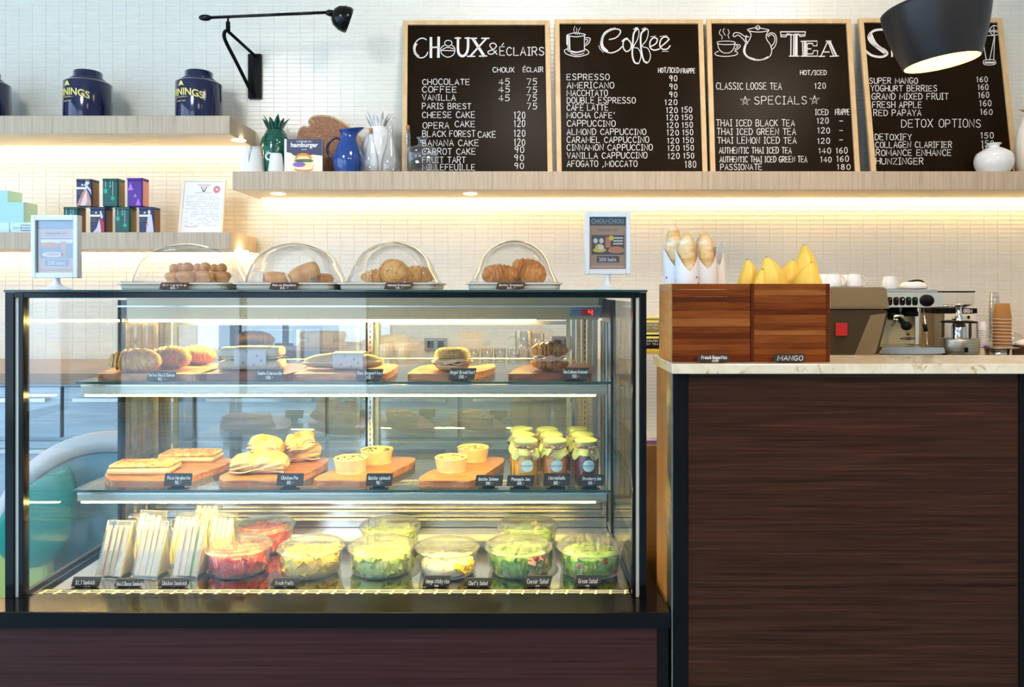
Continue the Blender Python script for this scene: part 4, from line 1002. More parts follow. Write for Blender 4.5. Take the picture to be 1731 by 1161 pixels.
# glass
cbox(X(43.2, G0), X(1067.8, G0), 1.8005, 1.8055, zB + .001, Z(503.4, G0), 'front_glass', 'case_glass')
xl, xr = X(39, G0), X(1077, G0)
cbox(xl - .003, xl + .003, 1.816, G1 - .01, zB, zT - .03, 'side_glass', 'case_glass')
cbox(xr - .003, xr + .003, 1.816, G1 - .01, zB, zT - .03, 'side_glass', 'case_glass')
for x in (xl, xr):
    cbox(x - .007, x + .007, G1 - .009, G1 + .009, zB, zT - .03, 'side_stile', 'black_metal')
    cbox(x - .005, x + .005, G1 + .010, GB - .005, zB, zT - .03, 'side_panel', 'brushed')
    for yy in (2.30, 2.37, 2.44):
        sgn = 1 if x < -0.5 else -1
        cbox(x + sgn * .006, x + sgn * .016, yy - .008, yy + .008, zB + .03, zT - .10, 'shelf_upright', 'chrome')
    cbox(x - .006, x + .006, 1.816, G1, zB - .0005, zB + .012, 'side_rail', 'black_metal')
# roof lining, light housing
cbox(xL + .01, xR - .01, 1.816, 2.52, zT - .020, zT - .0057, 'roof_lining', 'steel_dull')
zh1, zh0 = Z(516, G1), Z(540, G1)
cbox(X(214, G1), X(1012, G1), G1, 2.52, zh0, zT - .021, 'light_housing', 'tinted_steel', .001)
cbox(X(200, G1), X(1016, G1), G1 - .010, G1 - .001, Z(519, G1), zh1, 'housing_trim', 'steel')
cbox(xL + .012, xR - .012, GB - .02, 2.532, zh0 - .004, zT - .021, 'back_rail', 'steel_dull')
part(MB().box(X(216, G1), X(906, G1), G1 + .004, G1 + .020, zh0 - .007, zh0 - .0005), 'led_tube', 'led_case')
cbox(X(60, G0), X(1060, G0), 1.822, 1.838, Z(502, G0), Z(496, G0), 'led_tube', 'led_front')
# thermometer
dx0, dx1 = X(963, G1), X(1010.5, G1)
th = cbox(dx0, dx1, G1 - .016, G1 - .0105, Z(535, G1), Z(520, G1), 'thermostat', 'poster_steel', .001)
cbox(X(981, G1), X(1003, G1), G1 - .0175, G1 - .0165, Z(533, G1), Z(522, G1), 'red_window', 'red', 0, th)
m = MB(); mm = lambda u, v: (X(u, G1), G1 - .0185, Z(v, G1))
for a, b in (((994.5, 523.5), (994.5, 527.5)), ((994.5, 527.5), (1000, 527.5)), ((1000, 523.5), (1000, 531.5))): ribbon(m, [a, b], 1.3, mm)
part(m, 'digit_display', 'led_red', 0, th, fix=False)
m = MB()
for a, b in (((968, 525), (972, 525)), ((968, 529), (972, 529)), ((968, 525), (968, 529)), ((975, 525), (978, 525)), ((975, 529), (978, 529)), ((1006, 524), (1006, 530)), ((1006, 524), (1008, 524))): ribbon(m, [a, b], .9, mm)
part(m, 'button_marks', 'ink', 0, th, fix=False)
# shelves
SF, SB = 1.98, 2.485
ZS1, ZS2 = Z(645, SF), Z(828, SF)
def glass_shelf(px0, px1, zt, pyl0, pyl1, lit):
    x0, x1 = X(px0, SF), X(px1, SF)
    x0 = max(x0, xl + .012)
    s = cbox(x0, min(x1, xr - .02), SF, SB, zt - .006, zt, 'glass_shelf', 'shelf_glass')
    cbox(x0, min(x1, xr - .02), SF - .0012, SF - .0002, zt - .006, zt, 'shelf_edge', 'glass_edge')
    a0, a1 = X(px0 + 8, SF), X(px1 - 7, SF)
    cbox(a0, a1, SF + .002, SF + .016, Z(pyl1, SF), Z(pyl0, SF), 'light_profile', 'brushed', .001)
    cbox(a0 + .01, a1 - .03, SF + .003, SF + .013, Z(pyl1, SF) - .0045, Z(pyl1, SF) - .0005, 'led_tube', 'led_case')
    cbox(a0, a1, SF + .0005, SF + .0015, Z(pyl0 + 3, SF), Z(pyl0, SF), 'profile_lip', 'steel')
    for xx in (a0 + .004, a1 - .012):
        m = MB().prism([(SF + .017, zt - .0065), (SB, zt - .0065), (SB, zt - .055), (SF + .017, zt - .022)], 'x', xx, xx + .003); part(m, 'shelf_bracket', 'brushed')
glass_shelf(128, 1033, ZS1, 650, 667, 1)
glass_shelf(122, 1033, ZS2, 833, 848, 1)
# deck
ZD = Z(1004.5, 1.83)
cbox(xl + .006, xr - .006, 1.862, 2.34, ZD - .012, ZD, 'deck_plate', 'chrome')
m = MB()
gx0, gx1 = X(60, 1.83), xr - .012
g0, g1 = 1.816, 1.858
m.box(gx0, gx1, g0, g0 + .0035, ZD - .003, ZD); m.box(gx0, gx1, g1 - .0035, g1, ZD - .003, ZD)
for k in (1, 2): yy = g0 + (g1 - g0) * k / 3; m.box(gx0, gx1, yy - .0011, yy + .0011, ZD - .003, ZD)
n = 40
for k in range(n + 1):
    xx = gx0 + (gx1 - gx0 - .02) * k / n + .0
    m.add([(xx, g0, ZD - .003), (xx + .005, g0, ZD - .003), (xx + .015, g1, ZD - .003), (xx + .010, g1, ZD - .003), (xx, g0, ZD + .0003), (xx + .005, g0, ZD + .0003), (xx + .015, g1, ZD + .0003), (xx + .010, g1, ZD + .0003)],
          [(4, 5, 6, 7), (0, 1, 5, 4), (1, 2, 6, 5), (2, 3, 7, 6), (3, 0, 4, 7)])
part(m, 'vent_grille', 'cream')
# back: stepped vent, rails, posts, sliding doors
for k, (z0, z1, y) in enumerate(((0, .022, 2.345), (.024, .040, 2.375), (.042, .062, 2.405))):
    cbox(xl + .008, xr - .008, y, y + .028, ZD + z0 - (.012 if k == 0 else 0), ZD + z1, 'vent_step', 'steel')
cbox(xl + .008, xr - .008, 2.435, 2.455, ZD - .012, ZD + .062, 'back_panel', 'brushed')
zr0, zr1 = Z(893, GB), Z(859, GB)
cbox(X(279, GB), X(976, GB), GB - .012, GB + .02, zr0 - .03, zr1, 'back_panel', 'tinted_steel')
cbox(X(279, GB), X(976, GB), GB - .015, GB - .0125, zr1 - .006, zr1, 'rail_edge', 'steel')
for p0, p1, mt_ in ((620, 623.5, 'black_metal'), (624, 632.5, 'steel'), (966, 972, 'steel'), (974, 981, 'brushed'), (983, 990, 'tinted_steel'), (992, 1000, 'brushed'), (1001, 1009, 'steel'), (276, 282, 'steel'), (284, 290, 'brushed')):
    cbox(X(p0, GB), X(p1, GB), GB - .022, GB - .004, ZD + .0, zh0 - .004, 'back_post', mt_)
m = MB()
for k in range(34):
    z = ZD + .10 + k * .018
    for p in (627.2, 987):
        m.box(X(p, GB), X(p + 1.4, GB), GB - .0228, GB - .0221, z, z + .010)
part(m, 'shelf_slots', 'black_metal')
# door frames: left door and right door
def door(p0, p1, y):
    for a, b in ((p0, p0 + 7), (p1 - 7, p1)): cbox(X(a, GB), X(b, GB), y, y + .012, zr1 + .001, zh0 - .005, 'door_stile', 'steel_dull')
    for a, b in ((543, 549), (849, 857)): cbox(X(p0 + 7.2, GB), X(p1 - 7.2, GB), y, y + .012, Z(b, GB), Z(a, GB), 'door_rail', 'steel')
    cbox(X(p0 + 7.2, GB), X(p1 - 7.2, GB), y + .004, y + .007, Z(849, GB), Z(549, GB), 'door_glass', 'door_glass')
door(292, 640, GB + .002); door(600, 965, GB + .018)

# ================================================================ BACK COUNTER
ZK = 0.95
bc = thing('back_counter', 'steel fronted back counter with a wooden worktop running along the tiled wall', 'counter', (-0.4, 3.45, 0))
def kb(x0, x1, y0, y1, z0, z1, nm, mt, bev=0.0, par=None):
    return MB().box(x0 + .4, x1 + .4, y0 - 3.45, y1 - 3.45, z0, z1).build(nm, mt, par or bc, bev=bev)
kb(-4.2, 2.85, 3.12, 3.79, ZK - .045, ZK, 'worktop', 'brown_top' if 'brown_top' in M else 'side_wood', .003)
kb(-4.2, 2.85, 3.17, 3.785, 0.10, ZK - .046, 'carcass', 'steel_dull')
kb(-4.2, 2.85, 3.24, 3.78, 0.0, 0.099, 'plinth', 'matte_black')
xx = -4.15
k = 0
while xx < 2.2:
    w = 0.56
    d = kb(xx, xx + w - .015, 3.150, 3.169, .14, .66, 'cabinet_door', 'steel_dull', .002)
    kb(xx + .05, xx + w - .065, 3.125, 3.135, .615, .63, 'door_handle', 'steel', 0, d)
    d2 = kb(xx, xx + w - .015, 3.150, 3.169, .675, .89, 'drawer_front', 'steel_dull', .002)
    kb(xx + .05, xx + w - .065, 3.125, 3.135, .83, .845, 'drawer_handle', 'steel', 0, d2)
    for zz in (.622, .8375):
        for ex in (xx + .07, xx + w - .085): kb(ex - .004, ex + .004, 3.1355, 3.1495, zz - .004, zz + .004, 'handle_stem', 'steel')
    xx += w

# teal chair-like tub at the left, behind the case
D = 2.72; s_ = D / F
cx0, cz0, R = X(196, D), Z(935, D), 208 * s_
r = thing('tub_chair', 'round teal tub chair with a thick white rim behind the left end of the case', 'chair', (cx0, D, 0))
m = MB()
prof = [(R, 0), (R * 1.005, .03), (R * .985, .06), (R * .90, .075), (R * .86, .06), (R * .84, .04)]
def disc(prof, mtname, nm, y0):
    mm = MB()
    Rr = []
    seg = 64
    for rr, yy in prof:
        Rr.append([(rr * math.cos(2 * PI * j / seg), y0 - yy, max(cz0 + rr * math.sin(2 * PI * j / seg), .0)) for j in range(seg)])
    mm.rings(Rr, 0, True, False, False); return mm.build(nm, mtname, r)
disc([(.001, -.24), (R * .5, -.22), (R * .85, -.12), (R, 0), (R * 1.005, .03), (R * .985, .055), (R * .85, .06), (R * .845, .0)], 'shell_grey', 'shell', 0)
disc([(R * .84, .052), (R * .60, .0), (R * .3, -.03), (.001, -.035)], 'pale_blue', 'seat_back', 0)
m = MB().ball((X(50, 2.60) - cx0, -.115, Z(852, 2.60)), 82 * 2.6 / F, .05, 108 * 2.6 / F, 40, 20); m.v = [(min(a, X(127, 2.6) - cx0), b, max(c, .02)) for a, b, c in m.v]
for i_, (a, b, c) in enumerate(m.v):
    q_ = math.hypot(a, c - cz0)
    if q_ > R * .80: m.v[i_] = (a * R * .80 / q_, b, cz0 + (c - cz0) * R * .80 / q_)
m.build('teal_cushion', 'teal_shell', r)
MB().box(X(-120, 2.6) - cx0, X(80, 2.6) - cx0, -.115, -.066, 0, Z(884, 2.6)).build('base_skirt', 'lime', r, bev=.02)
m = MB().lathe([(R * .42, .0), (R * .40, .02), (R * .1, .06), (.001, .06)], 32, (0, .10, 0)); m.build('foot', 'lime', r)
# ================================================================ FOOD BUILDERS (all sit with their lowest point at z = 0)
def zfit(m, z0=0.0):
    lo = min(p[2] for p in m.v); m.v = [(p[0], p[1], p[2] - lo + z0) for p in m.v]; return m
def wob(p, s, a, o=0.0):
    return p + noise.noise_vector(p * s + Vector((o, o * 2, o * 3))) * a
def croissant_geo(L=.14, R=.030, bend=.035, ridges=9, seed=0.0, squash=.88):
    m = MB(); n = 84; seg = 18; Rg = []
    for i in range(n + 1):
        t = -1 + 2 * i / n; a = abs(t)
        ang = t * 1.0
        c = Vector((L * .5 * math.sin(ang) / math.sin(1.0), -bend * (1 - math.cos(ang)) / (1 - math.cos(1.0)), 0))
        tx = Vector((math.cos(ang) * L * .5, -bend * math.sin(ang) * 2, 0)).normalized()
        nx = Vector((-tx.y, tx.x, 0))
        rr = R * max((1 - a ** 2.1), 0) ** .62 * .86 + R * .12
        if a > .96: rr *= max(.25, (1 - a) / .04 * .75 + .25)
        ph = a * ridges * .5; fr = ph - math.floor(ph)
        rr *= 1 + .20 * (1 - fr) ** .8 - .08
        ring = []
        for j in range(seg):
            b = 2 * PI * j / seg
            # ridge lines slant round the roll
            ph2 = (a + .035 * math.sin(b + seed)) * ridges * .5; f2 = ph2 - math.floor(ph2)
            q = rr * (1 + .13 * (1 - f2) ** 1.5)
            p = c + nx * q * math.cos(b) + Vector((0, 0, 1)) * q * math.sin(b) * squash
            ring.append(wob(p, 38, .0022, seed))
        Rg.append(ring)
    m.rings(Rg, 0, True); zfit(m)
    m.v = [(x, y, max(z, R * .10)) for x, y, z in m.v]; return zfit(m)
def croissant(label, px, py_base, D, z, L, R, bend, rz, mt='croissant', ridges=9, rot=None, group='croissants', seed=0.0, almond=False, cat='croissant'):
    r = thing('croissant', label, cat, (X(px, D), D, z), rz, group, rot)
    b = croissant_geo(L, R, bend, ridges, seed).build('crust', mt, r)
    if almond:
        rnd = random.Random(int(seed * 10)); m = MB()
        for k in range(34):
            x = rnd.gauss(0, L * .20); y = rnd.gauss(-bend * .2, R * .35); zz = R * 1.75 * math.sqrt(max(.05, 1 - (x / (L * .55)) ** 2)) * math.sqrt(max(.1, 1 - ((y + bend * .2) / (R * 1.15)) ** 2))
            e = [Vector((rnd.uniform(-1, 1), rnd.uniform(-1, 1), rnd.uniform(-.5, .9))).normalized() for _ in range(2)]
            m.obox((x, y, zz), e[0] * .006, e[1] * .0035, e[0].cross(e[1]) * .0009)
        o = m.build('almond_flakes', 'crumb', r); o['kind'] = 'stuff'
    return r
def loaf_geo(L, R, ends=1.6, sq=.8, slashes=0, bendz=0.0, seed=0.0, amp=.002, n=48, seg=20, taper=0.0):
    m = MB(); Rg = []
    for i in range(n + 1):
        t = -1 + 2 * i / n
        rr = R * max(1 - abs(t) ** (2 * ends), 0.0) ** .5 * (1 - taper * t)
        rr = max(rr, R * .04)
        ring = []
        for j in range(seg):
            b = 2 * PI * j / seg; q = rr
            if slashes and math.sin(b) > .1:
                q *= 1 + .10 * math.cos(t * PI * slashes + math.cos(b) * 1.6) * math.sin(b)
            p = Vector((t * L / 2, q * math.cos(b), q * math.sin(b) * sq + bendz * (1 - t * t)))
            ring.append(wob(p, 30, amp, seed))
        Rg.append(ring)
    return m.rings(Rg, 0, True)

# serving boards lying on the glass shelves: outline given by picture points of the top face
def paddle(label, pts, zs, th, group, mt='acacia', cat='serving board', smooth=True, rz=0):
    zt = zs + th
    P_ = [Vector((X(u, min(max(DZ(v, zt), SF + .024), SB - .012)), min(max(DZ(v, zt), SF + .024), SB - .012))) for u, v in pts]
    c = sum(P_, Vector((0, 0))) / len(P_)
    L = [(p.x - c.x, p.y - c.y) for p in P_]
    L = spline(L + [L[0]], 5)[:-1]
    r = thing('serving_board', label, cat, (c.x, c.y, zs + .0004), 0, group)
    m = MB().prism(L, 'z', 0, th); o = m.build('wooden_board', mt, r, bev=.0025)
    return r

# small name plates
def name_plate(label, x0, y0, x1, y1, D, zfoot, lines, group, slant=4, mt='tag_board', ink='tag_ink', tall=1.0, th=.006):
    cx = (x0 + x1) / 2; w = (x1 - x0) / 2
    r = thing('price_tag', label, 'price tag', (X(cx, D), D, zfoot), group=group)
    s = D / F; zt = Z(y0, D) - zfoot; zb2 = max(Z(y1, D) - zfoot, .0012)
    k = slant * s; W_ = w * s
    poly = [(-W_, zb2 + .001), (-W_ + .002, zb2), (W_ - k - .002, zb2), (W_ - k, zb2 + .002), (W_, zt - .002), (W_ - .002, zt), (-W_ + k + .002, zt), (-W_ + k, zt - .002)]
    MB().prism(poly, 'y', 0, th * .5).build('plate', mt, r, bev=.0006)
    MB().box(-W_ * .75, W_ * .65, -.002, .014, 0, .0014).box(-W_ * .5, W_ * .4, th * .5, th * .5 + .002, .0005, zt * .6).build('stand', 'matte_black', r)
    m = MB(); hgt = (y1 - y0)
    mp = lambda u, v: ((u - cx) * s, -.0004, Z(v, D) - zfoot)
    n = len(lines)
    for i, (t, a, b, vb, h) in enumerate(lines): write(m, t, x0 + a * (x1 - x0), x0 + b * (x1 - x0), y0 + vb * hgt, h * hgt, .95, mp, jit=.05, slant=.12)
    m.build('handwriting', ink, r, fix=False)
    return r
TG = 'price tags'
def two(a, b, wa=(.12, .92), wb=(.38, .66)): return [(a, wa[0], wa[1], .48, .26), (b, wb[0], wb[1], .86, .26)]

# ================================================================ ON TOP OF THE CASE
zt_ = zT + .0004
def trayset(px0, px1, ytop, label, name, price, tx0, tx1, D=2.06, hue=0):
    cx = (px0 + px1) / 2; s = D / F; w = (px1 - px0) / 2 * s
    zt2 = Z(478.5, D)
    tw = w * 1.04; td = .135
    r = thing('serving_tray', label + ' serving tray on the display case', 'tray', (X(cx, D), D, zt_), group='white trays on the case')
    h = zt2 - zt_
    m = MB()
    def rr(wx, wy, z, q=.02, n=5):
        p = []
        for sx, sy, a0 in ((1, 1, 0), (-1, 1, PI / 2), (-1, -1, PI), (1, -1, 3 * PI / 2)):
            for k in range(n): a = a0 + PI / 2 * k / (n - 1); p.append((sx * (wx - q) + q * math.cos(a), sy * (wy - q) + q * math.sin(a), z))
        return p
    m.rings([rr(tw * .93, td * .93, 0), rr(tw * .945, td * .95, h * .2), rr(tw * .95, td * .96, h * .72), rr(tw, td, h * .8), rr(tw, td, h), rr(tw * .96, td * .95, h), rr(tw * .90, td * .9, h * .82)], 0, False, True, True)
    m.build('tray', 'tray_white', r)
    # dome: arch sections along the depth, wider in the middle
    c = thing('dome_cover', 'clear acrylic dome over ' + name, 'food cover', (X(cx, D), D, zt2 + .0006), group='clear domes on the case')
    Ht = Z(ytop, D) - zt2
    def arch(wx, hz, y, flare):
        p = []
        for k in range(33):
            a = PI * k / 32; x = math.cos(a); z = math.sin(a)
            fl = 1 + flare * max(0, 1 - z * 3.2) ** 1.5
            p.append((wx * x * fl, y, hz * z ** .92 if z > 0 else 0))
        return p
    A = [arch(w * .66, Ht * .76, -.120, .05), arch(w * .73, Ht * .84, -.115, .05), arch(w * .80, Ht * .91, -.098, .08), arch(w * .86, Ht * .97, -.06, .12), arch(w * .88, Ht, 0, .14), arch(w * .86, Ht * .97, .06, .12), arch(w * .80, Ht * .91, .098, .08), arch(w * .73, Ht * .84, .115, .05), arch(w * .66, Ht * .76, .12, .05)]
    m = MB().rings(A, 0, True, True, True, close=False); m.build('dome', 'acrylic', c)
    m = MB()
    m.tube([(p[0], p[1], p[2]) for p in A[1]], .0011, 6); m.tube([(p[0], p[1], p[2]) for p in A[4]], .0008, 6)
    m.build('dome_rib', 'acrylic', c)
    MB().tube([(-w * .95, -.122, .001), (w * .95, -.122, .001), (w * .95, .122, .001), (-w * .95, .122, .001), (-w * .95, -.122, .001)], .0016, 6).build('rim', 'acrylic', c)
    Dt = D - .145
    name_plate('brown price tag %s under the dome of %s' % (name, name), tx0, 477.5, tx1, 489.8, Dt, zt_, two(*price), 'brown price tags on the case', slant=3, mt='tag_brown')
    return X(cx, D), D, zt_ + h * .83
mat('tag_brown', (0.10, 0.045, 0.014), 0.5)
x, y, z = trayset(240, 412, 412, 'leftmost white', 'brioche', ('Brioche', '60.-'), 269, 319)
ZBR = z
def brioche(px, ptop, D, wpx, label, rx=0.0):
    s = D / F; R = wpx / 2 * s; h = Z(ptop, D) - z
    r = thing('brioche', label, 'brioche', (X(px, D), D, z), group='brioches under the dome')
    m = MB()
    def fl(rr, a, zz): return rr * (1 + .05 * math.cos(10 * a))
    m.lathe([(R * .58, 0), (R * .68, h * .10), (R * .88, h * .28)], 60, fn=fl, cap0=True); m.build('fluted_base', 'brioche_side', r)
    m = MB().lathe(spline([(R * .86, h * .26), (R, h * .36), (R * .96, h * .48), (R * .72, h * .57), (R * .45, h * .60)], 4), 32); m.build('crust', 'brioche', r)
    m = MB().lathe(spline([(R * .42, h * .57), (R * .54, h * .70), (R * .52, h * .84), (R * .36, h * .95), (R * .16, h * .995), (.0005, h)], 4), 28); m.build('head', 'brioche', r)
    return r
brioche(294, 446, 2.005, 29, 'glossy small brioche at the left end under the dome')
brioche(317, 443, 1.985, 36, 'large brioche second from the left, in front')
brioche(347, 443, 1.99, 33, 'tall smooth brioche in the middle of the pile')
brioche(375, 445, 2.015, 30, 'dark brioche at the right end under the dome')
brioche(305, 444, 2.085, 27, 'brioche behind the two left ones')
brioche(334, 445, 2.09, 27, 'brioche behind the middle ones')
brioche(362, 446, 2.085, 27, 'brioche at the back, towards the right end')
x, y, z = trayset(424, 583, 410.5, 'second white', 'pain au chocolat', ('Pain au Chocolate', '60.-'), 455, 504)
def pain(px, D, L, R, label, rot, z0, powder=True):
    r = thing('pain_au_chocolat', label, 'pastry', (X(px, D), D, z0), rot=rot, group='pains au chocolat under the dome')
    m = loaf_geo(L, R, 2.4, .72, 0, 0, px); zfit(m); m.v = [(a, b, max(c, .004)) for a, b, c in m.v]; zfit(m); m.build('crust', 'choc_bread', r)
    m = MB()
    for k in range(3):
        m.tube([(-L * .49 - .001, R * .55 * (1 - k * .3) * math.cos(t), R * .66 + R * .42 * (1 - k * .3) * math.sin(t)) for t in [PI * 2 * q / 14 for q in range(13)]], R * .09, 6)
    m.build('rolled_end', 'sugar', r)
    m = MB()
    for k in (-1, 1): m.tube([(-L * .50, k * R * .3, R * .62), (-L * .45, k * R * .3, R * .62)], R * .10, 8)
    m.build('chocolate_stick', 'choc', r)
    return r
pain(466, 2.02, .072, .026, 'pain au chocolat lying at the left with its spiral end forward', (0, 0, .5), z)
pain(520, 2.0, .086, .034, 'large tilted pain au chocolat resting on the others', (0, -.42, .35), z + .010)
pain(505, 2.10, .075, .025, 'pain au chocolat lying behind the large tilted one', (0, 0, -.3), z)
pain(545, 2.06, .060, .024, 'pain au chocolat at the right end under the dome', (0, 0, .9), z)
x, y, z = trayset(590, 745, 409, 'third white', 'almond croissants', ('Almond Croissant', '70.-'), 649, 698)
croissant('almond croissant lying low at the left under the third dome', 636, 0, 2.06, z, .070, .021, .02, -.2, 'croissant', 7, group='almond croissants', seed=1.3, almond=True)
croissant('big almond croissant standing tall in the middle of the third dome', 664, 0, 2.03, z, .086, .034, .02, -.8, 'croissant', 8, group='almond croissants', seed=2.1, almond=True)
croissant('almond croissant at the right under the third dome', 706, 0, 2.06, z, .080, .026, .02, .35, 'croissant', 8, group='almond croissants', seed=3.7, almond=True)
x, y, z = trayset(795, 944, 407, 'rightmost white', 'butter croissants', ('Butter Croissant', '60.-'), 838, 888)
croissant('butter croissant lying at the left under the fourth dome', 845, 0, 2.05, z, .090, .028, .025, .15, 'croissant_dark', 9, group='butter croissants', seed=4.2)
croissant('large butter croissant tilted over the others under the fourth dome', 888, 0, 2.06, z + .006, .088, .034, .02, 0, 'croissant_dark', 8, rot=(0, .35, -.5), group='butter croissants', seed=5.9)
croissant('butter croissant behind, between the other two', 868, 0, 2.13, z, .08, .024, .02, -.4, 'croissant_dark', 8, group='butter croissants', seed=6.3)

# table signs
def table_sign(px0, px1, py0, py1, D, label, art, lift):
    cx = (px0 + px1) / 2; s = D / F
    r = thing('table_sign', label, 'sign', (X(cx, D), D, zt_))
    w = (px1 - px0) / 2 * s; z1 = Z(py0, D) - zt_; z0 = Z(py1, D) - zt_
    MB().lathe(spline([(.001, 0), (.034, 0), (.036, .0015), (.030, .004), (.016, .010), (.0085, .020), (.008, z0 + .002)], 3), 32).build('foot', 'white_plastic', r)
    b = w * .19; bt = (z1 - z0) * .085
    for a in ((-w, -w + b, z0, z1), (w - b, w, z0, z1), (-w + b, w - b, z1 - bt, z1), (-w + b, w - b, z0, z0 + bt)):
        MB().box(a[0], a[1], -.011, .011, a[2], a[3]).build('frame_rail', 'white_plastic', r, bev=.002)
    iw = w - b; i0, i1 = z0 + bt, z1 - bt; ih = i1 - i0
    MB().box(-iw, iw, -.0005, .001, i0, i1).build('poster', 'poster_kraft' if art else 'poster_pink', r)
    def R(u0, u1, v0, v1, mt, k, nm='poster_print'):
        MB().add([(-iw + 2 * iw * u0, -.0006 - k * .0003, i0 + ih * v0), (-iw + 2 * iw * u1, -.0006 - k * .0003, i0 + ih * v0), (-iw + 2 * iw * u1, -.0006 - k * .0003, i0 + ih * v1), (-iw + 2 * iw * u0, -.0006 - k * .0003, i0 + ih * v1)], [(0, 1, 2, 3)]).build(nm, mt, r, fix=False)
    def E(cu, cv, ru, rv, mt, k, nm='poster_print'):
        MB().add([(-iw + 2 * iw * (cu + ru * math.cos(a * PI / 10)), -.0006 - k * .0003, i0 + ih * (cv + rv * math.sin(a * PI / 10))) for a in range(20)], [tuple(range(20))]).build(nm, mt, r, fix=False)
    dk = 'poster_dark' if art else 'poster_steel'
    R(0, 1, .84, 1, dk, 1)
    font('CHOU\u00b7CHOU', ih * .125, 'title_lettering', 'poster_blue', r, (0, -.0014, i0 + ih * .885), bold=.0004, wide=.82)
    font('PARISIAN SET' if art else 'DEJEUNER SET', ih * .078, 'subtitle_lettering', 'ink', r, (0, -.0014, i0 + ih * .73), wide=.85)
    font('\u2022 \u2022 \u2022 \u2022 \u2022 \u2022', ih * .03, 'small_lettering', 'poster_blue', r, (0, -.0014, i0 + ih * .855))
    R(.06, .95, .28, .66, dk, 1)
    R(.20, .82, .13, .255, dk, 1)
    font('200 baht', ih * .10, 'price_lettering', 'lilac_print', r, (0, -.0014, i0 + ih * .155), bold=.0004, wide=.95)
    R(.05, .95, .03, .075, 'poster_pink' if art else 'poster_kraft', 1)
    if art:
        E(.28, .37, .18, .045, 'yellow', 2); E(.28, .42, .12, .07, 'yellow', 3); E(.32, .42, .08, .05, 'paper', 4)
        E(.74, .36, .23, .05, 'pink_print', 2); E(.74, .385, .20, .055, 'salmon', 3); R(.44, .58, .42, .62, 'salmon', 3); E(.60, .60, .07, .05, 'yellow', 4)
        E(.17, .55, .06, .05, 'paper', 2); E(.33, .55, .06, .05, 'paper', 2)
        for k in range(3): R(.66, .92, .48 + k * .055, .505 + k * .055, 'paper', 2)
    else:
        R(.08, .93, .57, .64, 'paper', 2); E(.34, .53, .26, .055, 'salmon', 3); R(.62, .76, .30, .60, 'pink_print', 3); E(.40, .35, .28, .05, 'paper', 3); E(.40, .355, .18, .03, 'poster_pink', 4)
    MB().box(-iw, iw, -.004, -.003, i0, i1).build('cover_sheet', 'clear', r)
    return r
table_sign(989, 1065, 358.5, 464, 1.93, 'white table sign advertising the parisian set, right end of the case', True, 0)
table_sign(56.5, 135, 364, 470, 1.93, 'white table sign advertising the dejeuner set, left end of the case', False, 0)
# ================================================================ UPPER GLASS SHELF
TH = .018
G1_ = 'boards on the upper glass shelf'
paddle('long wooden board under the three plain croissants', [(166, 633), (178, 641), (215, 644), (290, 643), (340, 632), (372, 622), (368, 614), (250, 616), (195, 622)], ZS1, TH, G1_)
paddle('wooden board under the wrapped tomato panini', [(337, 633), (350, 642), (400, 644), (455, 643), (485, 636), (512, 624), (508, 615), (420, 616), (378, 620)], ZS1, TH, G1_, 'acacia_dark')
paddle('wooden board under the wrapped baguette sandwich', [(497, 632), (505, 642), (560, 645), (620, 644), (650, 636), (668, 622), (662, 615), (560, 616), (522, 621)], ZS1, TH, G1_)
paddle('wooden paddle board with a rounded handle under the bagel', [(690, 631), (698, 641), (740, 643), (785, 637), (798, 630), (818, 627), (836, 621), (835, 616), (820, 616), (795, 619), (770, 614), (715, 618)], ZS1, TH, G1_)
paddle('reddish wooden board under the ham croissant sandwich', [(861, 631), (868, 640), (925, 642), (985, 640), (1002, 630), (998, 615), (940, 614), (885, 618)], ZS1, TH, G1_, 'acacia_dark')
Z1 = ZS1 + TH + .0006
g = 'plain croissants on the upper shelf'
croissant('pale croissant at the left end of the upper shelf', 231, 0, 2.05, Z1, .138, .033, .025, -.10, 'croissant', 10, group=g, seed=.4)
croissant('croissant in the middle of the three on the upper shelf', 288, 0, 2.15, Z1, .120, .032, .025, -.15, 'croissant', 10, group=g, seed=1.7)
croissant('rightmost croissant of the three on the upper shelf', 333, 0, 2.25, Z1, .108, .030, .02, -.1, 'croissant', 10, group=g, seed=2.9)
def wrap_band(r, x0, x1, ry, z0, z1, mt='paper'):
    m = MB(); Rg = []
    for x in (x0, x1):
        Rg.append([(x, ry * math.copysign(abs(math.cos(a)) ** .6, math.cos(a)), (z0 + z1) / 2 + (z1 - z0) / 2 * math.copysign(abs(math.sin(a)) ** .6, math.sin(a))) for a in [2 * PI * k / 32 for k in range(32)]])
    m.rings(Rg, 0, True, False, False); m.build('paper_band', mt, r)
    m = MB()
    for fx, fz in ((.28, .32), (.72, .62), (.62, .22), (.40, .80), (.85, .40)):
        cx = x0 + (x1 - x0) * fx; cz = z0 + (z1 - z0) * fz
        m.lathe([(.0028, 0), (.0017, 0)], 10); n0 = len(m.v) - 20
        m.v[n0:] = [(cx + p[0], -ry - .0006, cz + p[1]) for p in m.v[n0:]]
    m.build('printed_dots', 'purple', r, fix=False)
s = 2.12 / F
r = thing('panini', 'square white bread panini wrapped in a paper band on the upper shelf', 'sandwich', (X(427, 2.12), 2.12, Z1), .03)
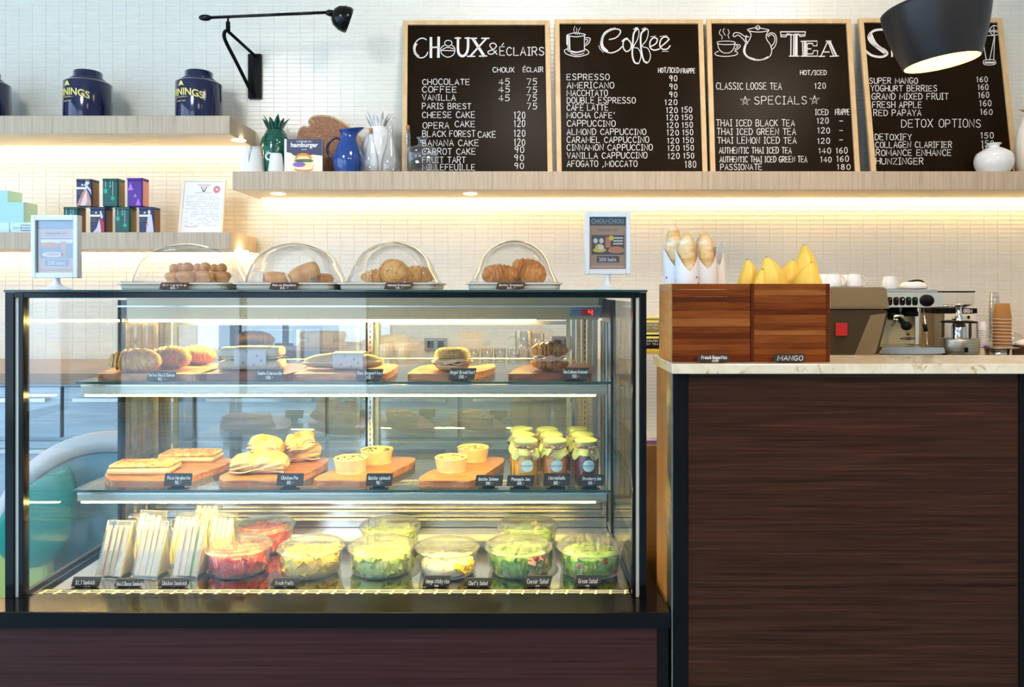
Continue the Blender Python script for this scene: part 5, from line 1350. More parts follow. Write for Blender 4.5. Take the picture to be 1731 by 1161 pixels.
def slab_geo(w, d, h, q=.012, seed=0, amp=.0012, dz=0.0):
    m = MB(); Rg = []
    def rr(wx, wy, z, n=5):
        p = []
        for sx, sy, a0 in ((1, 1, 0), (-1, 1, PI / 2), (-1, -1, PI), (1, -1, 3 * PI / 2)):
            pts = [(sx * (wx - q) + q * math.cos(a0 + PI / 2 * k / (n - 1)), sy * (wy - q) + q * math.sin(a0 + PI / 2 * k / (n - 1)), z) for k in range(n)]
            p += pts
        return [tuple(wob(Vector(v), 40, amp, seed)) for v in p]
    for wx, z in ((.90, 0), (.985, h * .12), (1, h * .45), (.985, h * .80), (.92, h * .96), (.80, h)):
        Rg.append(rr(w * wx, d * (1 - (1 - wx) * w / d if d else 1), z + dz))
    return m.rings(Rg, 0, True)
W_ = 53 * s; hb = 17 * s
o = slab_geo(W_, .034, hb * .95, seed=1).build('lower_bread', 'white_roll', r)
o = slab_geo(W_ * .97, .034, hb * 1.0, seed=2, dz=hb * 1.25).build('upper_bread', 'white_roll', r)
m = MB()
for k in range(26):
    x = random.uniform(-W_ * .93, W_ * .93); m.ball((0, 0, 0), .010, .006, .004, 8, 5); n0 = len(m.v) - 48
    y = random.choice((-1, 1)) * random.uniform(.022, .029)
    m.v[n0:] = [(p[0] + x, p[1] + y, p[2] + hb * 1.1 + random.uniform(-.002, .002) * 0) for p in m.v[n0:]]
m.build('herb_filling', 'herb', r)['kind'] = 'stuff'
slab_geo(W_ * .92, .032, .004, seed=3, dz=hb * 1.12).build('cheese_filling', 'cheese', r)
wrap_band(r, -W_ * .45, W_ * .55, .0375, .001, hb * 2.32)
s = 2.12 / F
r = thing('baguette_sandwich', 'long golden baguette sandwich with a paper band on the upper shelf', 'sandwich', (X(581, 2.12), 2.12, Z1), -.02)
m = loaf_geo(136 * s, .031, 1.5, .72, 0, .004, 3.3); zfit(m); hh = max(p[2] for p in m.v); m.build('bread', 'soft_roll', r)
m = MB().tube([(-66 * s, -.018, .018), (-50 * s, -.026, .019), (-20 * s, -.0295, .020), (20 * s, -.0295, .022), (50 * s, -.026, .022), (66 * s, -.016, .022)], .0035, 6); m.build('ham_slice', 'turkey', r)
loaf_geo(120 * s, .0315, 1.6, .30, 0, .004, 8.1); wrap_band(r, -14 * s, 37 * s, .0340, .0005, hh + .003)
# bagel
s = 2.10 / F
r = thing('bagel_sandwich', 'sesame bagel sandwich with cheese, egg and ham on the paddle board', 'sandwich', (X(764, 2.10), 2.10, Z1))
R = 31 * s
def torus_half(R, rt, h, z0, up, nm, mt):
    m = MB(); pr = []
    for k in range(9):
        a = PI * k / 8; pr.append((R - rt + rt * math.cos(a), z0 + (h * math.sin(a) if up else -h * math.sin(a) * .9)))
    pr = [(R * 1.0, z0)] + pr + [(R - 2 * rt, z0)]
    m.lathe(pr, 40, fn=lambda rr, a, z: rr * (1 + .02 * math.sin(3 * a + 1))); return m.build(nm, mt, r)
torus_half(R * .98, R * .42, .018, .018, False, 'lower_bagel', 'soft_roll')
torus_half(R * 1.0, R * .44, .024, .038, True, 'upper_bagel', 'croissant')
def sheet(r, nm, mt, R, z, wav, th=.002, n=40, sq=False, k=5, ph=0, droop=.0):
    m = MB(); Rg = []
    def rad(a):
        return R / max(abs(math.cos(a)), abs(math.sin(a))) ** .8 if sq else R * (1 + .08 * math.sin(k * a + ph))
    for t in (.0, .35, .7, 1.0):
        Rg.append([(rad(a) * max(t, .01) * math.cos(a), rad(a) * max(t, .01) * math.sin(a), z + wav * t * t * math.sin(k * a + ph) - droop * t ** 3) for a in [2 * PI * j / n for j in range(n)]])
    Rg2 = [[(p[0], p[1], p[2] - th) for p in g_] for g_ in reversed(Rg)]
    m.rings(Rg + Rg2, 0, True, False, False); return m.build(nm, mt, r)
sheet(r, 'ham_slice', 'ham', R * 1.08, .023, .004, .004, k=7)
sheet(r, 'egg_layer', 'custard', R * 1.02, .029, .003, .005, k=5, ph=1)
sheet(r, 'cheese_slice', 'cheese', R * .92, .037, .003, .002, sq=True, k=4, droop=.007)
m = MB(); rnd = random.Random(3)
for k in range(150):
    a = rnd.uniform(0, 2 * PI); b = rnd.uniform(.25, 2.6); rt = R * .44
    rr = R - rt + rt * math.cos(b); zz = .038 + .0243 * math.sin(b)
    d = Vector((-math.sin(a + rnd.uniform(-1, 1)), math.cos(a), 0)) * .0016
    m.obox((rr * math.cos(a), rr * math.sin(a), zz), d, Vector((d.y, -d.x, 0)) * .6, (0, 0, .0005))
m.build('sesame_seeds', 'seed', r)['kind'] = 'stuff'
# ham croissant sandwich
s = 2.10 / F
r = thing('croissant_sandwich', 'croissant sandwich stuffed with folded turkey ham at the right of the upper shelf', 'sandwich', (X(929, 2.10), 2.10, Z1), 0)
m = croissant_geo(62 * s, .026, .012, 8, .3, .75); m.v = [(a, b + .004, min(c, .026)) for a, b, c in m.v]; m.build('lower_croissant', 'croissant_dark', r)
m = croissant_geo(56 * s, .029, .014, 7, 2.3, 1.0); zs_ = .036; m.v = [(a * 1 , b + .004, c * .72 + zs_ - .004 + (0 if c > .006 else .003)) for a, b, c in m.v]; m.build('upper_croissant', 'croissant_dark', r)
for k, (cx, zc, w) in enumerate(((-.016, .030, .032), (.014, .029, .034), (0, .035, .044), (-.016, .040, .028), (.018, .039, .026))):
    m = MB(); pts = []
    for q in range(15):
        t = -1 + 2 * q / 14; pts.append((cx + w * math.sin(t * 1.3), -.026 - .008 * math.cos(t * 1.5) + k * .001, zc + .0035 * math.sin(t * 5 + k)))
    Rg = [[(p[0], p[1], p[2] + .0012), (p[0], p[1] + .03, p[2] + .0012), (p[0], p[1] + .03, p[2] - .0012), (p[0], p[1], p[2] - .0012)] for p in pts]
    m.rings(Rg, 0, True); m.build('ham_fold', 'turkey', r)
g = 'price tags on the upper glass shelf'
for (a, b, c, d, t, pr) in ((247, 627, 298, 643, 'Turkey Ham & Cheese', '90.-'), (431, 624, 479, 640, 'Tomato & Mozzarella', '150.-'), (601, 623.5, 648, 640, 'Des Baguettes', '150.-'), (757.5, 622, 805.5, 639, 'Bagel Breakfast', '150.-'), (949, 621.5, 996, 638, 'Ham & cheese Croissant', '150.-')):
    name_plate('black price tag reading %s on the upper glass shelf' % t.lower(), a, b, c, d + 3, SF + .005, ZS1 + .0004, two(t, pr, (.08, .94), (.38, .64)), g)

# ================================================================ LOWER GLASS SHELF
G2_ = 'boards on the lower glass shelf'
paddle('wooden board under the two flat pizza breads', [(178, 800), (186, 811), (215, 817), (290, 812), (345, 798), (388, 782), (385, 774), (330, 774), (250, 782), (200, 792)], ZS2, TH, G2_)
paddle('wooden board under the puff pastry chicken pies', [(371, 806), (380, 815), (420, 818), (480, 812), (530, 795), (552, 781), (548, 773), (495, 774), (430, 786), (388, 797)], ZS2, TH, G2_)
paddle('wooden board under the spinach quiches', [(532, 808), (540, 816), (575, 818), (630, 811), (680, 790), (700, 779), (696, 773), (650, 773), (595, 786), (555, 797)], ZS2, TH, G2_)
paddle('wooden board with a lifted end under the salmon quiches', [(708, 808), (716, 817), (760, 819), (800, 812), (835, 792), (851, 780), (846, 773), (800, 774), (755, 787), (725, 797)], ZS2, TH, G2_)
Z2 = ZS2 + TH + .0006
def flatbread(px, D, w, d, h, rz, label, seed):
    r = thing('pizza_bread', label, 'pizza', (X(px, D), D, Z2), rz, 'flat pizza breads')
    slab_geo(w, d, h * .75, .010, seed, .0025).build('dough', 'pastry_pale', r)
    m = slab_geo(w * .97, d * .95, h * .35, .012, seed + 5, .004, dz=h * .70); m.build('baked_topping', 'pizza_top', r)
    m = MB(); rnd = random.Random(seed)
    for k in range(26):
        c = Vector((rnd.uniform(-w * .85, w * .85), rnd.uniform(-d * .85, d * .85), h * 1.04)); q = rnd.uniform(.003, .007)
        m.ball((0, 0, 0), q, q * rnd.uniform(.5, 1), .0018, 8, 4); n0 = len(m.v) - 40; m.v[n0:] = [tuple(Vector(p) + c) for p in m.v[n0:]]
    m.build('tomato_bits', 'salmon', r)['kind'] = 'stuff'
flatbread(246, 2.11, .086, .050, .026, .05, 'front flat pizza bread with a cut pale side, left end of the lower shelf', 1)
flatbread(323, 2.26, .084, .046, .022, .0, 'rear flat pizza bread lying behind the first one', 2)
def puff(px, D, z, L, Rr, label, rz, rot=None, seed=0):
    r = thing('chicken_pie', label, 'pie', (X(px, D), D, z), rz, 'puff pastry pies', rot)
    m = MB(); Rg = []
    for i in range(41):
        t = -1 + 2 * i / 40; w = Rr * (1 + .10 * math.sin(4 * t + seed)) * (1 - .25 * max(0, abs(t) - .75) / .25); th = .020 * (1 - abs(t) ** 6) + .010
        ring = []
        for j in range(36):
            b = 2 * PI * j / 36; cx_, sx_ = math.cos(b), math.sin(b)
            gr = 1 - .22 * max(0, 1 - abs(math.sin(1.5 * b + 2.2 * t + seed)) * 3.5) - .12 * max(0, 1 - abs(t + .3) * 9)
            p = Vector((t * L / 2, w * gr * math.copysign(abs(cx_) ** .8, cx_), th * gr * sx_ * (1 - .45 * max(0, cx_) ** 2)))
            ring.append(wob(p, 32, .005, seed))
        Rg.append(ring)
    m.rings(Rg, 0, True); zfit(m); m.v = [(a, b, max(c, .003)) for a, b, c in m.v]; zfit(m); m.build('puff_parcel', 'puff', r)
    for k in range(3):
        m = MB(); Rg = []
        for i in range(17):
            t = -1 + 2 * i / 16; yy = -Rr * (.98 - .04 * k) + .004 * math.sin(3 * t + k)
            zc = .012 + k * .009 + .004 * math.sin(4 * t + seed + k)
            Rg.append([tuple(wob(Vector((t * L * .47, yy + a_, zc + b_)), 50, .002, seed)) for a_, b_ in ((0, -.0018), (-.004, 0), (0, .0018), (.012, 0))])
        m.rings(Rg, 0, True); m.build('pastry_layer', 'pastry_pale', r)
    return r
puff(440, 2.10, Z2, .155, .040, 'long puff pastry chicken pie in front', .06, seed=1)
puff(506, 2.24, Z2, .125, .036, 'puff pastry chicken pie behind at the right', .25, seed=2)
puff(450, 2.15, Z2 + .036, .095, .032, 'puff pastry chicken pie stacked on top at the left', -.15, (0, .12, -.15), seed=3)
r_ = puff(511, 2.20, Z2 + .038, .085, .026, 'pointed puff pastry chicken pie stacked on top at the right', .3, (0, -.20, .3), seed=4)
def quiche(px, D, wpx, label, fill, seed, grp='quiches on the lower shelf'):
    s = D / F; R = wpx / 2 * s; h = R * .80
    r = thing('quiche', label, 'quiche', (X(px, D), D, Z2), group=grp)
    m = MB().lathe(spline([(.0005, 0), (R * .82, 0), (R * .86, h * .12), (R * .97, h * .86), (R * 1.0, h), (R * .94, h * 1.02), (R * .87, h * .90)], 3), 48, fn=lambda rr, a, z: rr * (1 + .012 * math.sin(9 * a + seed) * (z / h)))
    m.build('crust', 'pastry_pale', r)
    m = MB(); m.lathe([(.0005, h * .96), (R * .4, h * .96), (R * .8, h * .90), (R * .88, h * .86)], 32, fn=lambda rr, a, z: rr); m.v = [tuple(wob(Vector(p), 70, .004, seed)) for p in m.v]; m.build('filling', fill, r)
    m = MB(); rnd = random.Random(seed)
    for k in range(14):
        a = rnd.uniform(0, 2 * PI); q = R * .75 * rnd.random() ** .5; m.ball((0, 0, 0), rnd.uniform(.003, .006), .003, .0018, 8, 4); n0 = len(m.v) - 40
        m.v[n0:] = [(p[0] + q * math.cos(a), p[1] + q * math.sin(a), p[2] + h * .965) for p in m.v[n0:]]
    m.build('topping', 'herb' if seed < 3 else 'salmon', r)['kind'] = 'stuff'
quiche(593, 2.11, 57, 'front small round spinach quiche', 'custard', 1)
quiche(637, 2.22, 55, 'rear small round spinach quiche', 'custard', 2)
quiche(763, 2.12, 56, 'front small round salmon quiche', 'custard', 3)
quiche(800, 2.25, 54, 'rear small round salmon quiche', 'custard', 4)
# jars
def jar_proto(loc, jam, label, kind):
    r = thing('jam_jar', label, 'jar', loc, group='cloth topped jam jars')
    R = .0335; h = .127
    MB().lathe(spline([(.0005, 0), (R * .9, 0), (R, .005), (R, .088), (R * .96, .098), (R * .80, .108), (R * .80, .118)], 3), 36).build('glass_body', 'clear', r)
    MB().lathe([(.0005, .003), (R * .9, .003), (R * .955, .008), (R * .955, .088), (R * .90, .096), (R * .74, .105), (.0005, .106)], 32).build('jam', jam, r)
    rnd = random.Random(kind)
    m = MB(); m.lathe(spline([(.0005, h), (R * .5, h + .001), (R * .88, h - .003), (R * .95, h - .008), (R * .90, h - .016), (R * .86, h - .020)], 3), 40); m.build('cloth_cap', 'cloth_green', r)
    ph = rnd.uniform(0, 6)
    def fl(rr, a, z):
        k = (h - .020 - z) / .030; return rr * (1 + max(0, k) * (.13 * math.sin(6 * a + ph)))
    m = MB().lathe([(R * .86, h - .020), (R * .98, h - .028), (R * 1.10, h - .034), (R * 1.15, h - .040)], 60, fn=fl)
    n = len(m.v); m.v = [(a, b, c - (.014 * max(0, math.sin(4 * math.atan2(b, a) + ph)) * (h - .020 - c) / .020)) for a, b, c in m.v]; m.build('cloth_skirt', 'cloth_green', r)
    m = MB().lathe([(R * .90, h - .0245), (R * .93, h - .022), (R * .93, h - .017), (R * .90, h - .0155)], 36)
    m.build('ribbon', 'ribbon', r)
    bw = MB()
    sx = -1 if kind % 2 else 1
    kx, ky, kz = sx * .006, -R * 1.0, h - .020
    for dx, dz, L in ((-1, .10, .032), (1, .18, .028), (.45, -1.0, .034)):
        d = Vector((dx * sx, -.15, dz)).normalized(); p0 = Vector((kx, ky, kz)); pts = [p0, p0 + d * L * .5 + Vector((0, -.003, .002)), p0 + d * L]
        sd = Vector((-d.z, 0, d.x)) * .0035
        bw.add([p0 - sd * .4, p0 + sd * .4, pts[1] + sd, pts[1] - sd, pts[2] + sd * .8, pts[2] - sd * .8], [(0, 1, 2, 3), (3, 2, 4, 5)])
    bw.ball((kx, ky, kz), .005, .004, .004, 8, 5); bw.build('bow', 'ribbon', r, fix=False)
    lx = .004; Rl = R + .0006
    def onjar(x, z): a = -PI / 2 + (x + lx) / Rl; return (Rl * math.cos(a), Rl * math.sin(a), z)
    m = MB(); N = 28; rows__ = []
    for q in range(-6, 7):
        z = q / 6 * .0165; hw = math.sqrt(max(.0165 ** 2 - z * z, 0)); rows__.append([onjar(-hw + 2 * hw * k / 8, .059 + z) for k in range(9)])
    m.rings(rows__, 0, True, False, False, close=False); m.build('round_label', 'label_teal', r, fix=False)
    font('CHOU\u00b7CHOU', .0075, 'label_lettering', 'ink', r, (0, 0, 0), bold=.0001, wrap=lambda x, y: tuple(Vector(onjar(x, y + .0565)) * 1.0 + Vector((0, -.0005, 0))))
    return r
names = ('pineapple', 'marmalade', 'strawberry'); jams = ('jam_yellow', 'jam_orange', 'jam_red')
rowsj = ((2.03, (889, 938, 991), 'front'), (2.11, (884, 933, 985), 'middle'), (2.19, (881, 925, 976), 'rear'))
protos = {}
for D, pxs, where in rowsj:
    for k, px in enumerate(pxs):
        loc = (X(px, D), D, ZS2 + .0005)
        lb = '%s row %s jam jar with green cloth top' % (where, {'pineapple': 'yellow pineapple', 'marmalade': 'orange marmalade', 'strawberry': 'dark red strawberry'}[names[k]])
        if k not in protos: protos[k] = jar_proto(loc, jams[k], lb, k)
        else: dup(protos[k], loc, rz=random.uniform(-.4, .4), label=lb)
g = 'price tags on the lower glass shelf'
for (a, b, c, d, t, pr, ww) in ((277, 800, 325, 818, 'Pizza Margherita', '90.-', (.12, .92)), (467, 800, 514, 818, 'Chicken Pie', '80.-', (.18, .78)), (618, 800, 664, 818.5, 'Quiche spinach', '90.-', (.10, .90)), (803, 803, 851, 818.5, 'Quiche Salmon', '100.-', (.12, .82)),
                                (856, 803.5, 904, 818.5, 'Pineapple Jam', '160.-', (.18, .82)), (918, 800, 964, 818.5, 'Marmalade', '160.-', (.20, .80)), (977, 802, 1022, 818, 'Strawberry Jam', '160.-', (.16, .86))):
    name_plate('dark price tag reading %s on the lower glass shelf' % t.lower(), a, b, c, d + 3, SF + .005, ZS2 + .0004, two(t, pr, ww, (.38, .62)), g, slant=2)

# ================================================================ BOTTOM DECK
ZD_ = ZD + .0005
def bowl(px, D, R, kind, label):
    D += .018; R *= .985
    r = thing('salad_bowl', label, 'bowl', (X(px, D), D, ZD_), group='lidded plastic bowls on the case floor')
    D0_ = D; h = .061
    MB().lathe([(.0005, .001), (R * .86, .001), (R * .89, .006), (R * .955, h - .006), (R * .97, h)], 144, rib=.007, ribn=36).build('clear_tub', 'pet', r)
    MB().lathe(spline([(R * .965, h - .003), (R * 1.0, h - .002), (R * 1.015, h + .002), (R * 1.0, h + .006), (R * .93, h + .006), (R * .91, h + .010), (R * .88, h + .012), (R * .5, h + .013), (.0005, h + .0135)], 3), 56).build('clear_lid', 'lid', r)
    MB().tube([(R * 1.013 * math.cos(2 * PI * k / 48), R * 1.013 * math.sin(2 * PI * k / 48), h + .002) for k in range(49)], .0022, 6).build('rim_bead', 'lid', r)
    rnd = random.Random(px)
    Rb = R * .84
    spec = {'strawberry': ('strawberry', [('strawberry', 60)]), 'pineapple': ('pineapple', [('pineapple', 60)]), 'melon': ('melon', [('melon', 60)]),
            'rice': ('rice', [('rice', 12), ('mango_cut', 14)]), 'chef': ('lettuce_dark', [('lettuce', 60), ('ham', 12), ('tomato', 4)]), 'caesar': ('lettuce', [('lettuce', 50), ('cheese', 10)]),
            'green': ('lettuce', [('lettuce', 60), ('lettuce_dark', 14), ('tomato', 3), ('mango_cut', 3)])}[kind]
    hc = h * (.78 if kind != 'rice' else .42)
    m = MB().lathe([(.0005, .004), (Rb * .96, .004), (Rb * 1.0, hc * .4), (Rb * 1.02, hc), (Rb * .7, hc + .004), (.0005, hc + .006)], 32)
    m.v = [tuple(wob(Vector(p), 60, .006, px)) if p[2] > .01 else p for p in m.v]; m.build('food_fill', spec[0], r)['kind'] = 'stuff'
    for mt, cnt in spec[1]:
        m = MB()
        for k in range(cnt):
            edge = rnd.random() < .55
            a = rnd.uniform(-PI, 0) if edge and rnd.random() < .75 else rnd.uniform(0, 2 * PI)
            if mt in ('ham', 'tomato', 'mango_cut') : a = rnd.uniform(-1.2, .0) if kind in ('chef', 'rice') else rnd.uniform(-2.2, -.6); edge = True
            q = Rb * (1.0 if edge else rnd.uniform(.1, .85)); z = rnd.uniform(.010, hc + .006) if edge else hc + rnd.uniform(.002, .010)
            c = Vector((q * math.cos(a), q * math.sin(a), z))
            u = Vector((rnd.gauss(0, 1), rnd.gauss(0, 1), rnd.gauss(0, 1))).normalized(); v = u.orthogonal().normalized(); w_ = u.cross(v)
            if mt.startswith('lettuce'):
                L = rnd.uniform(.010, .019); pts = []
                for i in range(5):
                    for j in range(4): pts.append(c + u * L * (i / 4 - .5) + v * L * .8 * (j / 3 - .5) + w_ * rnd.uniform(-.004, .004))
                pts = [Vector((p.x * min(1, Rb * 1.04 / max(math.hypot(p.x, p.y), 1e-5)), p.y * min(1, Rb * 1.04 / max(math.hypot(p.x, p.y), 1e-5)), min(max(p.z, .005), h - .001))) for p in pts]
                m.add(pts, [(i * 4 + j, i * 4 + j + 1, (i + 1) * 4 + j + 1, (i + 1) * 4 + j) for i in range(4) for j in range(3)], 0, True)
            elif mt in ('tomato',):
                m.ball((0, 0, 0), .009, .009, .009, 12, 8); n0 = len(m.v) - 108; c *= .93; c.z = min(max(z, .016), h - .012); m.v[n0:] = [tuple(Vector(p) + c) for p in m.v[n0:]]
            else:
                L = rnd.uniform(.006, .011) if mt != 'rice' else .004; c2 = Vector((c.x * .94, c.y * .94, min(max(c.z, .014), h - .010)))
                m.obox(c2, u * L, v * L * .8, w_ * L * .7)
        m.build({'strawberry': 'strawberry_pieces', 'pineapple': 'pineapple_chunks', 'melon': 'melon_chunks', 'rice': 'rice_grains', 'mango_cut': 'mango_slices', 'ham': 'ham_strips', 'tomato': 'cherry_tomatoes', 'cheese': 'cheese_shavings', 'lettuce': 'salad_leaves', 'lettuce_dark': 'dark_leaves'}[mt], mt, r, fix=False)['kind'] = 'stuff'
    return r
bowl(404, 1.975, .0865, 'strawberry', 'lidded bowl of cut strawberries in the front row')
bowl(526, 1.970, .0870, 'pineapple', 'lidded bowl of pineapple chunks in the front row')
bowl(645, 1.975, .0880, 'melon', 'lidded bowl of green melon chunks in the front row')
bowl(757, 1.965, .0830, 'rice', 'lidded bowl of mango sticky rice in the front row')
bowl(877, 1.975, .0900, 'chef', 'lidded bowl of salad with ham and tomato in the front row')
bowl(998, 1.970, .0890, 'green', 'lidded bowl of green salad with a cherry tomato at the right end')
bowl(447, 2.145, .0860, 'strawberry', 'lidded bowl of strawberries in the back row')
bowl(660, 2.145, .0880, 'melon', 'lidded bowl of melon chunks in the back row')
bowl(892, 2.150, .0880, 'caesar', 'lidded bowl of leaf salad in the back row')
# sandwich wedges
def wedge(px, D, w, hgt, fills, label, rz=0.0):
    rz = -.16; w = w * 1.12
    r = thing('sandwich_pack', label, 'sandwich', (X(px, D), D, ZD_), rz, 'clear wedge packs of sandwiches')
    lean = .052; dp = .070
    tri = [(0, .001), (lean, hgt), (lean + .010, hgt), (dp, .030), (dp, .001)]
    MB().prism(tri, 'x', -w / 2, w / 2).build('clear_box', 'pet', r, bev=.0015)
    m = MB()
    for a, b in (((-w / 2, 0, .001), (-w / 2, lean, hgt)), ((w / 2, 0, .001), (w / 2, lean, hgt)), ((-w / 2, lean, hgt), (w / 2, lean, hgt)), ((-w / 2, 0, .001), (w / 2, 0, .001)), ((w / 2, lean + .010, hgt), (w / 2, dp, .03)), ((-w / 2, lean + .010, hgt), (-w / 2, dp, .03))):
        m.tube([a, b], .0016, 6)
    m.build('box_rim', 'lid', r)
    it = [(.0045, .006), (lean * .88, hgt * .93), (dp - .006, .028), (dp - .006, .006)]
    xs = -w / 2 + .004; tw = w - .008
    lay = [('white_roll', .20), (fills[0], .10), ('white_roll', .17), ('crumb', .06), ('white_roll', .17), (fills[1], .10), ('white_roll', .20)]
    x = xs
    for mt, f in lay:
        bread = mt == 'white_roll'; x2 = x + tw * f
        off = .0 if bread else .0022
        p = [(it[0][0] + off, it[0][1]), (it[1][0] + off * .5, it[1][1] - (0 if bread else .008)), it[2], it[3]]
        MB().prism(p, 'x', x + .0002, x2 - .0002).build('bread_slice' if bread else 'filling', 'sand_bread' if bread else mt, r, bev=.0012 if bread else 0)
        x = x2
    return r
pmat('sand_bread', [(0.3, (0.70, 0.60, 0.40)), (0.7, (0.80, 0.74, 0.58))], 50, 0.75, 0.2)
D = 1.925
wedge(181, D, .064, .134, ('ham', 'turkey'), 'bacon and tomato sandwich wedge pack at the front left', 0)
wedge(243, D, .064, .133, ('cheese', 'cheese'), 'ham and cheese sandwich wedge pack in the middle of the front row', 0)
wedge(310, D, .066, .136, ('ham', 'lettuce'), 'chicken sandwich wedge pack at the right of the front row', 0)
D = 2.005
wedge(237, D, .062, .138, ('ham', 'lettuce'), 'sandwich wedge pack with ham standing second row left', 0)
wedge(298, D, .060, .132, ('cheese', 'cheese'), 'pale sandwich wedge pack standing second row middle', 0)
wedge(362, D, .058, .130, ('cheese', 'turkey'), 'sandwich wedge pack at the right of the second row', 0)
D = 2.085
wedge(335, D, .062, .140, ('cheese', 'cheese'), 'tallest sandwich wedge pack at the back', 0)
for k, (px, D, py) in enumerate(((214, 2.14, 880), (234, 2.22, 868))):
    r = thing('dip_cup', ('left' if k == 0 else 'right') + ' small lidded pinkish cup behind the sandwich packs', 'cup', (X(px, D), D, ZD_), group='small cups behind the sandwiches')
    h = Z(py, D) - ZD_
    MB().lathe([(.0005, 0), (.020, 0), (.027, h - .006), (.027, h - .004)], 28).build('cup', 'lilac_print', r)
    MB().lathe([(.0285, h - .006), (.0290, h - .002), (.027, h), (.0005, h + .001)], 28).build('lid', 'lid', r)
g = 'price tags on the case floor'
for (a, b, c, d, t, pr, ww) in ((120, 975, 171, 997, 'B.L.T Sandwich', '120', (.16, .78)), (193, 978, 244, 998, 'Ham & Cheese Sandwich', '120', (.08, .94)), (267, 977, 321, 997, 'Chicken Sandwich', '120.-', (.13, .90)), (457, 977, 508, 996, 'Fresh Fruits', '120.-', (.18, .76)),
                                (714, 973, 763, 995, 'Mango sticky rice', '200.-', (.12, .92)), (783, 977, 834, 997, "Chef's Salad", '130.-', (.18, .80)), (885, 973, 934, 996, 'Caesar Salad', '150.-', (.12, .84)), (970, 972, 1018, 996, 'Green Salad', '120.-', (.16, .82))):
    name_plate('dark price tag reading %s on the case floor' % t.lower(), a, b, c, d + 4, 1.873, ZD_, two(t, pr, ww, (.40, .62)), g, slant=4)

# ================================================================ CRATES ON THE BAR
ZCc = ZC + .0005
def crate(px0, px1, label, shades, darkl, darkr, seed, zfl=.002):
    D = 1.752; x0, x1 = X(px0, D), X(px1, D); zt2 = Z(479.5, D)
    cx = (x0 + x1) / 2; w = (x1 - x0) / 2; h = zt2 - ZCc; d = .165
    r = thing('wooden_crate', label, 'crate', (cx, D + d / 2, ZCc), group=None)
    y0 = -d / 2
    MB().box(-w, -w + .009, y0 + .010, d / 2, 0, h).build('side_wall', 'crate_side', r, bev=.001)
    MB().box(w - .009, w, y0 + .010, d / 2, 0, h).build('side_wall', 'crate_side', r, bev=.001)
    MB().box(-w + .0095, w - .0095, d / 2 - .009, d / 2, 0, h).build('back_wall', 'crate_side', r, bev=.001)
    MB().box(-w + .0095, w - .0095, y0 + .0105, d / 2 - .0095, zfl, zfl + .008).build('crate_bottom', 'crate_side', r)
    rnd = random.Random(seed); n = len(shades)
    hs = [rnd.uniform(.75, 1.3) for _ in range(n)]; tot = sum(hs); z = 0
    l, rr = -w + (.007 if darkl else 0), w - (.009 if darkr else 0)
    for k in range(n):
        z2 = z + h * hs[k] / tot
        MB().box(l + .0003, rr - .0003, y0 + rnd.uniform(0, .0005), y0 + .0095, z + .0003, z2 - .0002).build('wood_strip', 'crate_%d' % shades[k], r, bev=.0004)
        z = z2
    if darkl: MB().box(-w, l, y0, y0 + .0095, 0, h).build('corner_strip', 'crate_1', r, bev=.0005)
    if darkr: MB().box(rr, w, y0, y0 + .0095, 0, h).build('corner_strip', 'crate_1', r, bev=.0005)
    return r
crate(1137, 1268.5, 'laminated wooden crate full of paper wrapped baguettes on the marble counter', [1, 0, 2, 0, 1, 0, 3, 2, 0, 1, 0, 2], False, False, 4)
crate(1269.5, 1403, 'laminated wooden crate full of yellow mangoes on the marble counter', [0, 2, 0, 2, 3, 0, 2, 1, 0, 2, 3, 2], True, True, 9, Z(522, 1.84) - ZCc - .0085)
name_plate('brown tag reading french baguettes leaning on the crate', 1178, 599, 1233, 614, 1.738, ZCc, [('French Baguettes', .14, .92, .50, .34), ('45/65', .46, .66, .90, .28)], 'tags on the bar counter', slant=2, th=.008)
name_plate('brown tag reading mango leaning on the crate', 1308, 598, 1362, 613, 1.738, ZCc, [('MANGO', .12, .90, .72, .50)], 'tags on the bar counter', slant=2, th=.008)
zin = ZCc + .011
